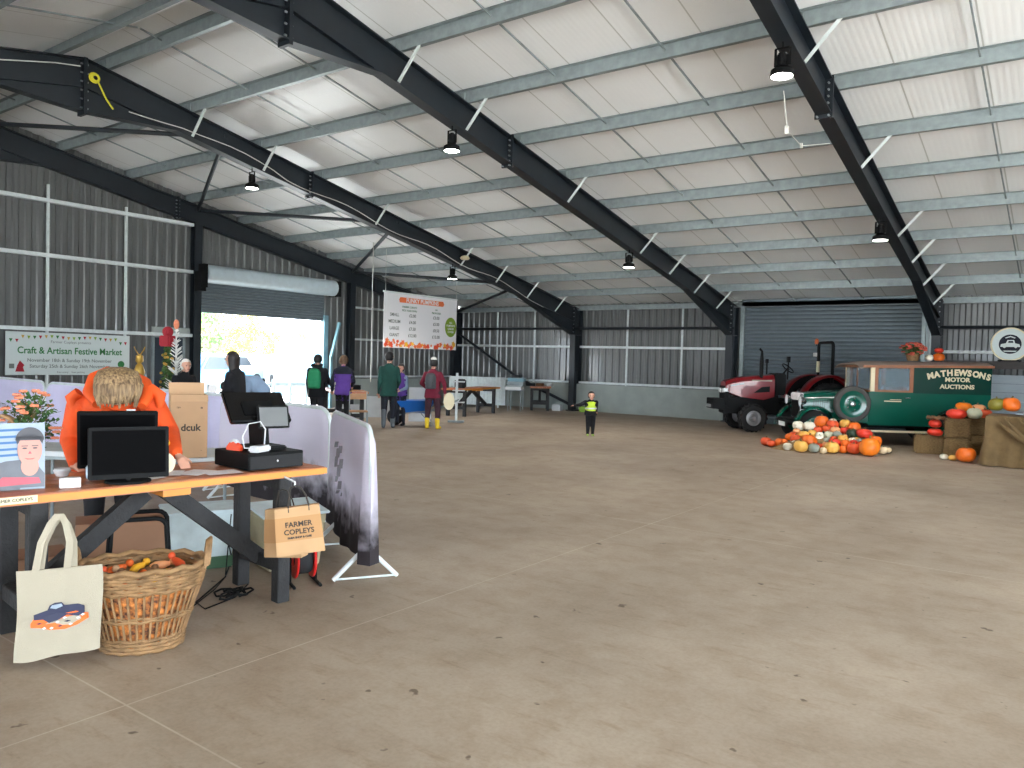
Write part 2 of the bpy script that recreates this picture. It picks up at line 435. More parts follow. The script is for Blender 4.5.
clad(mb, (gx, -11.74), (gx, DY0), lambda s: 1.97, lambda s: zt(-11.74 + s), (1, 0))
clad(mb, (gx, DY0), (gx, DY1), lambda s: DZ + .35, lambda s: zt(DY0 + s), (1, 0))
clad(mb, (gx, DY1), (gx, 0), lambda s: 0, lambda s: zt(DY1 + s), (1, 0))
mb.box((gx, -10.84, 1), (.04, .36, 2))
mb.box((.06, (DY1 - .1) / 2, .44), (.18, -DY1 - .1, .88), mi=1)
tag(mb.build('wall_left', ['cladding', 'plinth']), kind='structure')
mb = MB()
SX0, SX1 = 10.74, 15.42                                               # closed shutter in the eaves wall
clad(mb, (0, .02), (SX0, .02), lambda s: .85, lambda s: 3.49, (0, -1))
clad(mb, (SX1, .02), (XE, .02), lambda s: .85, lambda s: 3.49, (0, -1))
mb.box((SX0 / 2, -.03, .44), (SX0, .2, .88), mi=1); mb.box(((SX1 + XE) / 2, -.03, .44), (XE - SX1, .2, .88), mi=1)
tag(mb.build('wall_back', ['cladding', 'plinth']), kind='structure')
# unseen wall opposite (Y=WY): openings added and widened to let daylight in
mb = MB()
OPENF = [(.8, 4.7), (5.8, 9.9), (11.2, 15.2), (16.2, 20.5), (21.4, 25.7)]
xs = [0] + [q for o in OPENF for q in o] + [XE]
for i in range(0, len(xs), 2): clad(mb, (xs[i], WY), (xs[i + 1], WY), lambda s: 0, lambda s: 3.49, (0, 1))
for a, b in OPENF: clad(mb, (a, WY), (b, WY), lambda s: 3.05, lambda s: 3.49, (0, 1))
tag(mb.build('wall_front', 'cladding'), kind='structure')
# unseen gable behind the camera; opening sized and placed for the daylight it admits
mb = MB(); OY0, OY1, OZ = -27.0, -12.2, 4.3
clad(mb, (XE, WY), (XE, OY0), lambda s: 0, lambda s: zt(WY + s), (-1, 0)); clad(mb, (XE, OY1), (XE, 0), lambda s: 0, lambda s: zt(OY1 + s), (-1, 0))
clad(mb, (XE, OY0), (XE, OY1), lambda s: min(OZ, zt(OY0 + s) - .1), lambda s: zt(OY0 + s), (-1, 0))
tag(mb.build('wall_right', 'cladding'), kind='structure')
# base and eaves trims
mb = MB(); mb.box((gx + .06, (WY - 11.74) / 2, .06), (.1, -WY - 11.74, .12)); tag(mb.build('trim_1', 'galv'), kind='structure')
mb = MB(); mb.box((XE / 2, -.14, 3.36), (XE, .16, .14)); tag(mb.build('trim_2', 'galv'), kind='structure')
mb = MB(); mb.box((.1, -10.9 - .4, 2.08), (.06, 1.0, .22)); tag(mb.build('trim_3', 'plinth'), kind='structure')

# personnel door standing dark beside the roller door
dr = thing('door_3', None, None, (0, -11.3, 0), kind='structure')
mb = MB(); mb.box((.03, -11.32, .97), (.05, .84, 1.93)); WB(mb, 'door_leaf', 'door_dark', dr)
mb = MB(); mb.box((.05, -11.75, .98), (.1, .05, 1.96)); mb.box((.05, -10.93, .98), (.1, .05, 1.96)); mb.box((.05, -11.34, 1.955), (.1, .87, .05)); WB(mb, 'door_frame', 'galv', dr)
mb = MB(); mb.box((.09, -11.02, 1.0), (.03, .04, .16)); WB(mb, 'door_handle', 'chrome', dr)

# roller doors
def curtain(mb, X, Y0, Y1, z0, z1, ax, pitch=.075):
    """slatted curtain in plane; ax 'X' = plane X const, inward +x; 'Y' = plane Y const, inward -y"""
    n = int((z1 - z0) / pitch); vs = []
    for i in range(n + 1):
        for a, h in ((0, 0), (.08, .030), (.5, .040), (.92, .030)):
            z = z0 + (i + a) * pitch
            if z > z1: break
            if ax == 'X': vs += [(X + h, Y0, z), (X + h, Y1, z)]
            else: vs += [(Y0, X - h, z), (Y1, X - h, z)]
    k = len(vs) // 2
    mb.add(vs, [(2 * i, 2 * i + 1, 2 * i + 3, 2 * i + 2) for i in range(k - 1)])
d1 = thing('door_1', None, None, (0, (DY0 + DY1) / 2, 0), kind='structure')
mb = MB(); curtain(mb, .06, DY0, DY1, DZ, 3.75, 'X'); mb.box((.07, (DY0 + DY1) / 2, DZ), (.06, DY1 - DY0, .07)); WB(mb, 'curtain', 'shutter', d1)
mb = MB(); mb.tube([(.28, DY0 - .02, 3.62), (.28, DY1 + .2, 3.62)], .24, 14); WB(mb, 'roll_box', 'shutter_box', d1, smooth=40)
mb = MB(); mb.box((.28, DY0 - .12, 3.55), (.5, .1, .6)); mb.box((.28, DY1 + .26, 3.6), (.46, .1, .46)); mb.box((.4, DY0 - .2, 3.4), (.3, .14, .5)); WB(mb, 'end_plate', 'black', d1)
mb = MB(); mb.box((.08, DY1 + .06, 1.4), (.14, .16, 2.8)); mb.box((.08, DY0 - .04, 1.4), (.12, .1, 2.8)); WB(mb, 'guide_rail', 'pale_blue', d1)
d2 = thing('door_2', None, None, ((SX0 + SX1) / 2, 0, 0), kind='structure')
mb = MB(); curtain(mb, -.06, SX0, SX1, 0.02, 3.43, 'Y', .105); mb.box(((SX0 + SX1) / 2, -.07, .05), (SX1 - SX0, .06, .1)); WB(mb, 'curtain', 'shutter', d2)
mb = MB(); mb.box((SX0 + .02, -.12, 1.65), (.11, .14, 3.3)); mb.box((SX1 - .02, -.12, 1.65), (.09, .12, 3.3)); WB(mb, 'guide_rail', 'galv', d2)
mb = MB(); mb.box(((SX0 + SX1) / 2, -.12, 3.40), (SX1 - SX0, .2, .2)); WB(mb, 'head_plate', 'shutter', d2)

# portal frames ---------------------------------------------------------
ORD = ['against the far gable wall', 'second from the far gable wall', 'third from the far gable wall', 'fourth from the far gable wall, nearest one in view', 'passing just behind the camera', 'against the near gable']
def zbot(y):
    yy = y if y > RY else 2 * RY - y; z = ztop(yy) - .47
    if yy < -14.28: z -= (-14.28 - yy) / (14.28 - 15.87) * -.40 * 1.0
    if yy > -3.6: z -= (yy + 3.6) / 3.15 * .44
    return z
for k in range(6):
    X = k * BAY; gable = k in (0, 5)
    f = thing('steel_portal_frame', 'dark steel portal frame %s' % ORD[k], 'steel frame', (X, RY, 0), kind='structure')
    for sgn in (1, -1):
        mb = MB(); g = lambda y: y if sgn == 1 else 2 * RY - y
        ys = [RY, -14.28, -11.21, -7.5, -3.6, -.45, -.02]; hw = .1; t = .022; xo = X + (.12 if k == 0 else 0)
        for a, b in zip(ys[:-1], ys[1:]):
            for (x0, x1, da0, da1, fn) in ((-hw, hw, -t, 0, 'top'), (-hw, hw, 0, t, 'bot'), (-.008, .008, 0, 0, 'web')):
                za, zb = zbot(a), zbot(b)
                if b > -.1: zb = zbot(-.45)
                A0, A1 = (ztop(a) - t, ztop(a)) if fn == 'top' else ((za, za + t) if fn == 'bot' else (za, ztop(a)))
                B0, B1 = (ztop(b) - t, ztop(b)) if fn == 'top' else ((zb, zb + t) if fn == 'bot' else (zb, ztop(b)))
                mb.hexa([(xo + x0, g(a), A0), (xo + x1, g(a), A0), (xo + x1, g(a), A1), (xo + x0, g(a), A1)], [(xo + x0, g(b), B0), (xo + x1, g(b), B0), (xo + x1, g(b), B1), (xo + x0, g(b), B1)])
        # haunch stiffener flanges: continuation of the straight bottom flange
        for (a, b) in ((RY, -14.28), (-3.6, -.45)):
            za, zb = ztop(a) - .47, ztop(b) - .47
            mb.hexa([(xo - .075, g(a), za), (xo + .075, g(a), za), (xo + .075, g(a), za + .018), (xo - .075, g(a), za + .018)], [(xo - .075, g(b), zb), (xo + .075, g(b), zb), (xo + .075, g(b), zb + .018), (xo - .075, g(b), zb + .018)])
        WB(mb, 'rafter', 'navy_steel', f)
        # column
        mb = MB(); zc = ztop(-.3)
        for y in (-.445, -.02): mb.box((xo, g(y), zc / 2), (.2, .02, zc))
        mb.box((xo, g(-.235), zc / 2), (.012, .42, zc)); mb.box((xo, g(-.235), .015), (.3, .55, .03))
        WB(mb, 'column', 'navy_steel', f)
        # bolted splices
        mb = MB()
        for (y, lo, hi) in ((-11.21, zbot(-11.21) - .05, ztop(-11.21) + .03), (-.47, zbot(-.5) - .02, ztop(-.5) - .02), (RY + .012, zbot(RY) - .05, ztop(RY))):
            mb.box((xo, g(y), (lo + hi) / 2), (.23, .03, hi - lo))
        WB(mb, 'splice_plate', 'navy_steel', f)
        mb = MB()
        for (y, lo, hi, n_) in ((-11.21, zbot(-11.21) + .05, ztop(-11.21) - .07, 5), (-.48, zbot(-.5) + .08, ztop(-.5) - .08, 7), (RY + .012, zbot(RY) + .06, ztop(RY) - .1, 6)):
            for i in range(n_):
                z = lo + (hi - lo) * i / (n_ - 1)
                for dx in (-.06, .06): mb.cyl((xo + dx, g(y) - .05, z), (xo + dx, g(y) + .05, z), .014, n=6)
        for dx in (-.075, .075):
            mb.cyl((xo + dx, g(-11.21) - .06, zbot(-11.21) - .03), (xo + dx, g(-11.21) + .06, zbot(-11.21) - .03), .014, n=6)
        WB(mb, 'splice_bolt', 'bolt', f)
        if not gable:
            for j in (-2, -1, 1, 3, 4, 5, 6):
                y = g(-10.889 + j * 1.541); a = V((X + .52, y, ztop(y) + .06)); b = V((X + .07, y - .0, zbot(y) + .03))
                if j >= 4: b.z = ztop(y) - .45
                mb = MB(); mb.bar(a, b, .045, .006, up=(0, 1, 0)); mb.bar(a + V((0, .02, 0)), b + V((0, .02, 0)), .006, .04, up=(0, 1, 0))
                WB(mb, 'fly_brace', 'brace_white', f)

# purlins
names_ord = ['topmost, beside the ridge', 'second down from the ridge', 'third down from the ridge', 'fourth down from the ridge', 'fifth down from the ridge', 'sixth down from the ridge', 'seventh down from the ridge', 'eighth down from the ridge', 'ninth down from the ridge', 'lowest, beside the back wall eaves']
for side in (1, -1):
    for i, y0 in enumerate(PURL if side == 1 else PURL[:5]):
        y = y0 if side == 1 else 2 * RY - y0; z = ztop(y)
        mb = MB(); s_ = side
        mb.box((XE / 2, y, z + ZP / 2), (XE, .008, ZP)); mb.box((XE / 2, y + s_ * .035, z + .004), (XE, .07, .008)); mb.box((XE / 2, y - s_ * .035, z + ZP - .004), (XE, .07, .008))
        mb.box((XE / 2, y + s_ * .068, z + .014), (XE, .006, .024))
        for k in range(6): mb.box((k * BAY, y - s_ * .02, z + .08), (.1, .02, .16))
        solo(mb, 'roof_purlin', 'galv', 'galvanised roof purlin on the %s roof slope, %s' % ('back wall' if side == 1 else 'left-hand', names_ord[i]), 'purlin', 'purlins across the %s slope' % ('back' if side == 1 else 'left'), 'structure')

# sag rods between purlins
for b in range(5):
    for q in (1, 2):
        x = b * BAY + BAY * q / 3
        mb = MB()
        mb.bar((x, RY + .02, ztop(RY) + .10), (x, -.2, ztop(-.2) + .10), .022, .022)
        mb.bar((x, RY - .02, ztop(RY) + .10), (x, WY + .2, ztop(-.2) + .10), .022, .022)
        solo(mb, 'sag_rod', 'steel_old', 'thin steel anti-sag rod line over the %s bay, %s of its pair' % (['gable end', 'second', 'third', 'fourth', 'last'][b], ['farther', 'nearer'][q - 1]), 'roof rod', 'sag rods across the roof', 'structure')

# roof bracing in the end bay (zigzag)
G = [(-15.6, 0), (-10.67, 0), (-5.4, 0), (-.45, 0)]; F1 = [-13.24, -8.57, -3.4]
seg = []
for i in range(3): seg += [((0.2, G[i][0]), (BAY, F1[i])), ((0.2, G[i + 1][0]), (BAY, F1[i]))]
for i, ((xa, ya), (xb, yb)) in enumerate(seg):
    mb = MB(); mb.tube([(xa, ya, ztop(ya) - .12), (xb, yb, ztop(yb) - .12)], .045, 8)
    solo(mb, 'roof_brace', 'navy_steel', 'dark tubular roof brace in the gable end bay, %s counting up from the eaves' % ['sixth', 'fifth', 'fourth', 'third', 'second', 'lowest'][i], 'brace', 'zigzag roof braces', 'structure')
# wall bracing
mb = MB(); mb.tube([(.3, -.3, 2.5), (3.1, -.3, .95)], .05, 8); mb.tube([(3.1, -.3, .95), (5.1, -.3, .2)], .05, 8)
solo(mb, 'wall_brace', 'navy_steel', 'dark diagonal wall brace in the corner bay of the back wall', 'brace', None, 'structure')
mb = MB(); mb.tube([(0, -.47, 2.68), (SX0 - .1, -.47, 2.68)], .04, 8); solo(mb, 'eaves_strut', 'navy_steel', 'long dark horizontal tube high on the back wall left of the shutter', 'strut', None, 'structure')
mb = MB(); mb.tube([(SX1 + .4, -.47, 2.68), (XE, -.47, 2.68)], .04, 8); solo(mb, 'eaves_strut', 'navy_steel', 'dark horizontal tube on the wall right of the shutter', 'strut', None, 'structure')

# gable posts and wall rails
for y, l in ((-5.4, 'right of the open roller door'), (-10.67, 'left of the open roller door'), (-15.87, 'under the ridge, outside the left of the view')):
    mb = MB(); h = ztop(y) - .47
    for dx in (-.09, .09): mb.box((.16 + dx, y, h / 2), (.014, .2, h))
    mb.box((.16, y, h / 2), (.18, .01, h)); solo(mb, 'gable_post', 'navy_steel', 'dark steel gable post %s' % l, 'post', 'gable posts', 'structure')
def rail(p0, p1, z, nrm, w=.13, h=.06):
    mb = MB(); a = V((*p0, z)); b = V((*p1, z)); n_ = V((*nrm, 0)); d = (b - a)
    q = [V((0, 0, 0)), n_ * w, n_ * w + V((0, 0, h)), n_ * (w - .01) + V((0, 0, h)), n_ * (w - .01) + V((0, 0, .01)), V((0, 0, .01))]
    A = [a + p for p in q]; B = [b + p for p in q]; k = 6
    mb.add(A + B, [tuple(range(6))[::-1], tuple(range(6, 12))] + [(i, (i + 1) % k, k + (i + 1) % k, k + i) for i in range(k)])
    return mb
for z, l in ((2.0, 'lowest'), (3.63, 'middle'), (4.83, 'highest')):
    solo(rail((.02, -24), (.02, -10.75), z - .03, (1, 0), .15, .08), 'wall_rail', 'galv_light', '%s galvanised rail on the gable wall left of the roller door' % l, 'wall rail', 'gable wall rails', 'structure')
for z, l in ((.92, 'low'), (2.1, 'middle'), (3.1, 'high')):
    solo(rail((.02, -5.3), (.02, -.2), z, (1, 0), .1, .06), 'wall_rail', 'galv_light', '%s galvanised rail on the gable wall right of the roller door' % l, 'wall rail', 'gable wall rails', 'structure')
BAYN = ['corner bay', 'middle bay beside the tractor', None, 'bay right of the van']
for b in (0, 1, 3, 4):
    for z, l in ((.90, 'lower'), (2.06, 'upper')):
        x0 = b * BAY + .12; x1 = (b + 1) * BAY - .12
        solo(rail((x0, -.02), (x1, -.02), z, (0, -1), .17, .07), 'wall_rail', 'galv_light', '%s galvanised rail on the back wall, %s' % (l, BAYN[b] if b < 4 else 'out of view beyond the camera'), 'wall rail', 'back wall rails', 'structure')
# vertical sag rods on walls
for (x, y, z1, l) in ((.1, -14.21, 5.2, 'first from the left edge of the gable wall'), (.1, -12.47, 5.0, 'between the banner and the dark door'), (1.9, -.1, 3.3, 'in the left third of the corner bay'), (3.5, -.1, 3.3, 'in the corner bay'), (7.05, -.1, 3.3, 'left of the pair beside the hi-vis child'), (8.9, -.1, 3.3, 'right of the pair, nearer the tractor')):
    mb = MB(); mb.box((x, y, z1 / 2 + .3), (.05, .05, z1 - .6)); solo(mb, 'rail_tie', 'galv_light', 'upright galvanised rail tie %s' % l, 'rail tie', 'upright ties between wall rails', 'structure')
# loose pale post by roller door
mb = MB(); mb.bar((.35, -6.32, 1.55), (.35, -6.02, 2.6), .09, .06); mb.bar((.35, -6.32, 0), (.35, -6.32, 1.57), .09, .06)
solo(mb, 'leaning_post', 'pale_blue', 'pale post leaning inside the right side of the open roller door', 'post')

# high-bay lamps ---------------------------------------------------------
LM = [(1, -12.63, 'on the second frame, above the left of the roller door'), (1, -6.5, 'on the second frame, above the price banner'), (2, -12.68, 'on the third frame, upper one'), (2, -6.65, 'on the third frame, lower one near the tractor'), (3, -13.0, 'on the nearest frame, at the top of the picture'), (3, -7.36, 'on the nearest frame, above the van')]
def make_lamp(label, loc):
    t = thing('high_bay_lamp', 'small black high-bay lamp ' + label, 'ceiling lamp', loc, 0, 'high-bay lamps under the rafters')
    mb = MB(); mb.lathe([(.03, .0), (.05, .06), (.05, .16), (.028, .18)], (0, 0, -.02), n=14)
    for i in range(8): a = PI * i / 4; mb.box((.05 * math.cos(a), .05 * math.sin(a), .06), (.03, .006, .12), a)
    mb.lathe([(.135, -.12), (.125, -.05), (.05, .0)], (0, 0, 0), n=20); mb.build('housing', 'black', t, smooth=40)
    mb = MB(); mb.lathe([(.12, -.122), (.12, -.10)], n=20); mb.build('lens', 'lamp_glow', t)
    mb = MB(); mb.bar((-.08, 0, .0), (-.08, 0, .2), .03, .006, up=(0, 1, 0)); mb.bar((.08, 0, 0), (.08, 0, .2), .03, .006, up=(0, 1, 0)); mb.box((0, 0, .2), (.17, .03, .008)); mb.cyl((0, 0, .2), (.0, 0, .27), .012); mb.build('bracket', 'black', t)
    return t
for k, y, l in LM:
    z = zbot(y) - .27; t = make_lamp(l, (k * BAY, y, z))
    li = bpy.data.lights.new('high_bay_light', 'SPOT'); li.energy = 120; li.spot_size = 2.4; li.spot_blend = .5; li.shadow_soft_size = .12; li.color = (1, .97, .93)
    lo = bpy.data.objects.new('high_bay_light', li); COL.objects.link(lo); lo.location = (k * BAY, y, z - .16)
# yellow strap coil and white cable on the second frame
X = BAY
mb = MB()
p = V((X + .14, RY + .12, ztop(RY) - .3))
mb.tube([p + V((0, .075 * math.cos(2 * PI * i / 14), .07 * math.sin(2 * PI * i / 14))) for i in range(14)], .02, 8, closed=True)
mb.tube([p + V((.02, .055 * math.cos(2 * PI * i / 14) + .01, .05 * math.sin(2 * PI * i / 14))) for i in range(14)], .018, 8, closed=True)
mb.tube([p + V((0, .06, -.05)), p + V((0, .2, -.3)), p + V((-.02, .32, -.42))], .014, 6)
solo(mb, 'strap_coil', 'yellow_strap', 'coiled yellow strap hanging at the apex of the second frame', 'strap', smooth=50)
mb = MB()
pts = [V((X + .13, y, ztop(y) - .18 + .03 * math.sin(y * 3))) for y in np.linspace(RY - 5, RY - .1, 14)] ; mb.tube(pts, .009, 5)
pts = [V((X + .13, y, zbot(y) + (.12 if y < -12 else .08) + .05 * math.sin(y * 2.3))) for y in np.linspace(RY + .7, -2.4, 40)]; mb.tube(pts, .009, 5)
solo(mb, 'draped_cable', 'rope', 'pale cable draped along the second roof frame', 'cable')
mb = MB(); mb.lathe([(.02, -.05), (.1, -.04), (.13, 0), (.1, .05), (.03, .07)], (X + .2, -6.25, zbot(-6.25) + .22), n=16); solo(mb, 'round_fitting', 'cream', 'round cream fitting on the lower part of the second frame', 'fitting', smooth=40)
mb = MB(); mb.tube([(15.72 - .1, -12.6, 4.9), (15.55, -12.2, 4.55), (15.5, -11.4, 4.55), (15.65, -10.6, 4.75)], .006, 5); mb.box((15.55, -12.2, 4.55), (.04, .04, .1)); mb.box((15.5, -11.4, 4.55), (.03, .03, .07))
solo(mb, 'lamp_cable', 'rope', 'thin looping lamp cable hanging beside the nearest frame', 'cable')

# ================================================================== TRESTLE TABLES
def make_table(label, loc, rz, L=2.3, Wd=.66, H=.86, group=None, lo=None, vc=0.0):
    """local x = width (front +x), y = length"""
    t = thing('trestle_table', label, 'table', loc, rz, group)
    nb = 5; bw = Wd / nb
    for i in range(nb):
        x = -Wd / 2 + bw * (i + .5)
        mb = MB(); mb.box((x, random.uniform(-.012, .012), H - .02), (bw - .004, L, .04)); 
        mb.m = [1 if abs(n_) else 0 for n_ in [0] * len(mb.m)]
        mb.box((x, 0, H - .045), (bw - .006, L - .004, .012), mi=1)
        if i == nb - 1: mb.box((Wd / 2 + .008, 0, H - .024), (.02, L + .01, .042), mi=1)
        o = mb.build('plank', ['wood_top', 'wood_edge'], t, bevel=.003)
    lo = lo or L / 2 - .27; hx = Wd / 2 - .07; lw = .085
    for sy in (-1, 1):
        for sx in (-1, 1):
            mb = MB(); mb.box((sx * hx, vc + sy * lo, (H - .05) / 2), (lw, lw, H - .05)); mb.build('leg', 'wood_dark', t, bevel=.004)
        mb = MB(); mb.box((0, vc + sy * lo, .24), (2 * hx - lw, .07, .09)); mb.build('stretcher', 'wood_dark', t, bevel=.004)
        mb = MB(); mb.box((0, vc + sy * lo, H - .09), (2 * hx - lw, .06, .08)); mb.build('top_bearer', 'wood_dark', t, bevel=.004)
        mb = MB(); mb.bar((0, vc + sy * (lo - .02), .25), (0, vc + sy * .06, H - .1), .07, .10); mb.build('diagonal_brace', 'wood_dark', t)
    mb = MB(); mb.box((0, vc, H - .07), (Wd - .04, .16, .04)); mb.build('cleat', 'wood_edge', t)
    return t
TA = math.radians(-7)      # slight turn of the counter
tx = V((math.cos(TA), math.sin(TA), 0)); ty = V((-math.sin(TA), math.cos(TA), 0))
TC = V((14.13, -19.63, 0))
TC = V((14.60, -18.60, 0)) - tx * .34 - ty * 1.31
table = make_table('varnished plank trestle table serving as the till counter in the foreground', TC, TA, L=2.6, lo=.70, vc=.175 + .15)
TT = .862
def T(u, v, z=0.0):   # table coordinates: u toward camera side, v along toward right end
    return TC + tx * u + ty * v + V((0, 0, TT + z))
# sticker strip on table edge
p = FL(17, 503, TT - .02); p = T(.352, (p - TC).dot(ty), -.02)
mb = MB(); mb.bar(p - ty * .11, p + ty * .11, .002, .036); st = solo(mb, 'edge_sticker', 'label_cream', 'cream printed strip stuck to the front edge of the till table', 'sticker')
q_ = text_mesh('FARMER COPLEYS', .022, p + tx * .003, ty, (0, 0, 1), 'ink', 'lettering', None); q_.data.transform(root_inv(st)); q_.parent = st

# ---------------------------------------------------------------- crowd barriers with fabric covers
def barrier(a, b, label, slack=.0, feet=(.08, .92), seed=0, text=False, H=1.1):
    a, b = V((a[0], a[1], 0)), V((b[0], b[1], 0)); d = b - a; L = d.length; d.normalize(); n_ = V((d.y, -d.x, 0))
    if n_.dot(CAM - a) < 0: n_ = -n_
    t = thing('crowd_barrier', label, 'barrier', (a + b) / 2, 0)
    rc = .16; z0 = .24
    out = [(0, z0), (L, z0)] + [(L - rc + rc * math.cos(q), H - rc + rc * math.sin(q)) for q in np.linspace(0, PI / 2, 6)] + [(rc + rc * math.cos(q), H - rc + rc * math.sin(q)) for q in np.linspace(PI / 2, PI, 6)]
    mb = MB(); mb.tube([a + d * x + V((0, 0, z)) for x, z in out], .019, 8, closed=True)
    for i in range(1, 14): x = L * i / 14; mb.tube([a + d * x + V((0, 0, z0)), a + d * x + V((0, 0, H - .02))], .007, 5)
    WB(mb, 'frame', 'galv_light', t, smooth=50)
    for f in feet:
        c = a + d * (L * f); mb = MB()
        for s_ in (-1, 1): mb.tube([c + V((0, 0, .24)), c + n_ * s_ * .23 + V((0, 0, .015))], .017, 7)
        mb.tube([c + n_ * .21 + V((0, 0, .02)), c - n_ * .21 + V((0, 0, .02))], .008, 5)
        WB(mb, 'foot', 'galv_light', t, smooth=50)
    # fabric sleeve both sides
    rnd = random.Random(seed); ph = [rnd.uniform(0, 6.3) for _ in range(4)]
    def top(x):
        if x < rc: return H - rc + math.sqrt(max(0, rc * rc - (rc - x) ** 2))
        if x > L - rc: return H - rc + math.sqrt(max(0, rc * rc - (x - L + rc) ** 2))
        return H
    for side, nm in ((1, 'fabric_cover'), (-1, 'rear_fabric_cover')):
        g = []; NX = 44; NZ = 12
        for i in range(NZ + 1):
            row = []
            for j in range(NX + 1):
                x = L * (j / NX); tz = top(x) + .022; zb = .13 + .02 * math.sin(x * 5 + ph[0]); z = zb + (tz - zb) * i / NZ
                off = .026 + (1 - i / NZ) ** .7 * (.012 * math.sin(x * 9 + ph[1]) + .012 * math.sin(x * 17 + ph[2]) + slack * .03)
                if i == NZ: off = .0
                xx = min(max(x, -.0), L) + (-.022 if j == 0 else .022 if j == NX else 0)
                p_ = a + d * xx + n_ * side * (off if 0 < j < NX else 0) + V((0, 0, z)); row.append(p_)
            g.append(row)
        mb = MB(); mb.sheet(g, .002); WB(mb, nm, 'cover_dirty' if slack else 'cover', t, smooth=60)
    if text:
        rr = random.Random(3); mb = MB()
        for i, (u, z, w_, h_) in enumerate([(.32, .86, .03, .05), (.37, .80, .03, .08), (.43, .84, .03, .06), (.33, .72, .03, .09), (.40, .66, .03, .10), (.46, .73, .03, .08), (.35, .58, .025, .05), (.43, .55, .025, .07), (.38, .48, .03, .03), (.52, .5, .02, .03)]):
            c = a + d * (L * u) + n_ * .055 + V((0, 0, z)); mb.bar(c - V((0, 0, h_ / 2)) - d * .02, c + V((0, 0, h_ / 2)) + d * .015, .03, .003)
        WB(mb, 'faded_lettering', 'faded_print', t)
    return t
# fabric grimed black toward the hem (real dirt on the cover, by its own height)
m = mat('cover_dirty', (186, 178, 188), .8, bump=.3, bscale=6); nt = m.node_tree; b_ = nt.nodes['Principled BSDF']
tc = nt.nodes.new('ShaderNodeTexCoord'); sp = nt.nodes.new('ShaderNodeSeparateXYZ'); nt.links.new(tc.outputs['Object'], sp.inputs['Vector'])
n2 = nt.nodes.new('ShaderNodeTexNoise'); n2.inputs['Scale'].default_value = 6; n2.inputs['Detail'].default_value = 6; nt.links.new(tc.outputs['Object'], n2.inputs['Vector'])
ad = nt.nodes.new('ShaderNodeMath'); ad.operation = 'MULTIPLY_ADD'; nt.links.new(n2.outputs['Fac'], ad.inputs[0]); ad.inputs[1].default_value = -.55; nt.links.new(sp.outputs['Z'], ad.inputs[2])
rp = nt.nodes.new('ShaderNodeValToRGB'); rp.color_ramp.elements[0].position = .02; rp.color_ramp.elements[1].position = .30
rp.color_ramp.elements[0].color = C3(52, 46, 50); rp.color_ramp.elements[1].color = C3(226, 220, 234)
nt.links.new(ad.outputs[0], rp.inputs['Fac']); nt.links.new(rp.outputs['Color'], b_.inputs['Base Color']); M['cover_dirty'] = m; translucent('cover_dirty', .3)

barrier((13.22, -17.36), (14.64, -18.24), 'grey covered crowd barrier at the right end of the row, nearest the till table', 1, (.3, .93), 1, True)
barrier((10.88, -16.94), (13.02, -17.22), 'lilac-grey covered crowd barrier second from the right end, behind the till screen', 1, seed=2)
barrier((8.65, -16.75), (10.72, -16.72), 'lilac-grey covered crowd barrier behind the tall cardboard box', 0, seed=3)
barrier((6.76, -17.02), (8.5, -16.85), 'lilac-grey covered crowd barrier behind the orange hooded person', 0, seed=4)
barrier((4.5, -16.88), (6.55, -16.95), 'lilac-grey covered crowd barrier behind the potted flowers, left end of the row', 0, seed=5)

# ---------------------------------------------------------------- things on the till counter
def frame_at(c, fwd, up=(0, 0, 1)):
    f = V(fwd).normalized(); u = V(up); r = f.cross(u).normalized(); u = r.cross(f); return r, f, u
# cash drawer
c0, c1, c2 = T(0, 0), None, None
pL, pC, pR = V((14.05, -19.08, 0)), V((14.46, -19.11, 0)), V((14.52, -18.71, 0))
yaw = math.atan2(pC.y - pL.y, pC.x - pL.x); cd = thing('cash_drawer', 'black metal cash drawer under the till screen on the counter', 'cash drawer', (0, 0, 0))
ux = (pC - pL).normalized(); uy = V((-ux.y, ux.x, 0)); cen = pC - ux * .205 + uy * .2; cd.location = (cen.x, cen.y, TT); cd.rotation_euler = (0, 0, math.atan2(ux.y, ux.x))
mb = MB(); mb.box((0, 0, .056), (.41, .40, .104)); mb.build('body', 'black', cd, bevel=.004)
mb = MB(); mb.box((.208, 0, .05), (.012, .385, .078)); mb.build('drawer_front', 'black_matte', cd, bevel=.003)
mb = MB(); mb.cyl((.214, .0, .055), (.217, 0, .055), .007); mb.build('lock', 'chrome', cd)
for sx in (-.17, .17):
    for sy in (-.17, .17): mb = MB(); mb.cyl((sx, sy, -.0), (sx, sy, .006), .014); mb.build('rubber_foot', 'rubber', cd)
# till terminal on the drawer
tl = thing('till_terminal', 'black touch-screen till with small rear customer display, on the cash drawer', 'till', (cen.x, cen.y, TT + .109), math.atan2(ux.y, ux.x))
Rm = Matrix.Rotation(math.atan2(ux.y, ux.x), 3, 'Z').transposed()
def loc_t(p): return Rm @ (V(p) - V(tl.location))
mb = MB(); mb.box((-.03, .02, .012), (.25, .26, .024)); mb.build('base', 'black', tl, bevel=.008)
mb = MB(); mb.bar((-.03, .02, .02), (-.06, .02, .25), .17, .05, up=(0, 1, 0)); mb.build('stand', 'black', tl, bevel=.006)
def slab(c, w_, h_, t_, lean, yaw_=0):
    R = Matrix.Rotation(yaw_, 3, 'Z') @ Matrix.Rotation(lean, 3, 'Y'); return V(c), R
c_, R = slab((-.04, .0, .27), 0, 0, 0, math.radians(-48), math.radians(-12))
mb = MB(); mb.box(c_, (.035, .40, .27), R); mb.build('touch_screen', 'black_gloss', tl, bevel=.008)
mb = MB(); mb.box(c_ + R @ V((.022, 0, -.02)), (.02, .2, .12), R); mb.build('screen_housing', 'black', tl, bevel=.006)
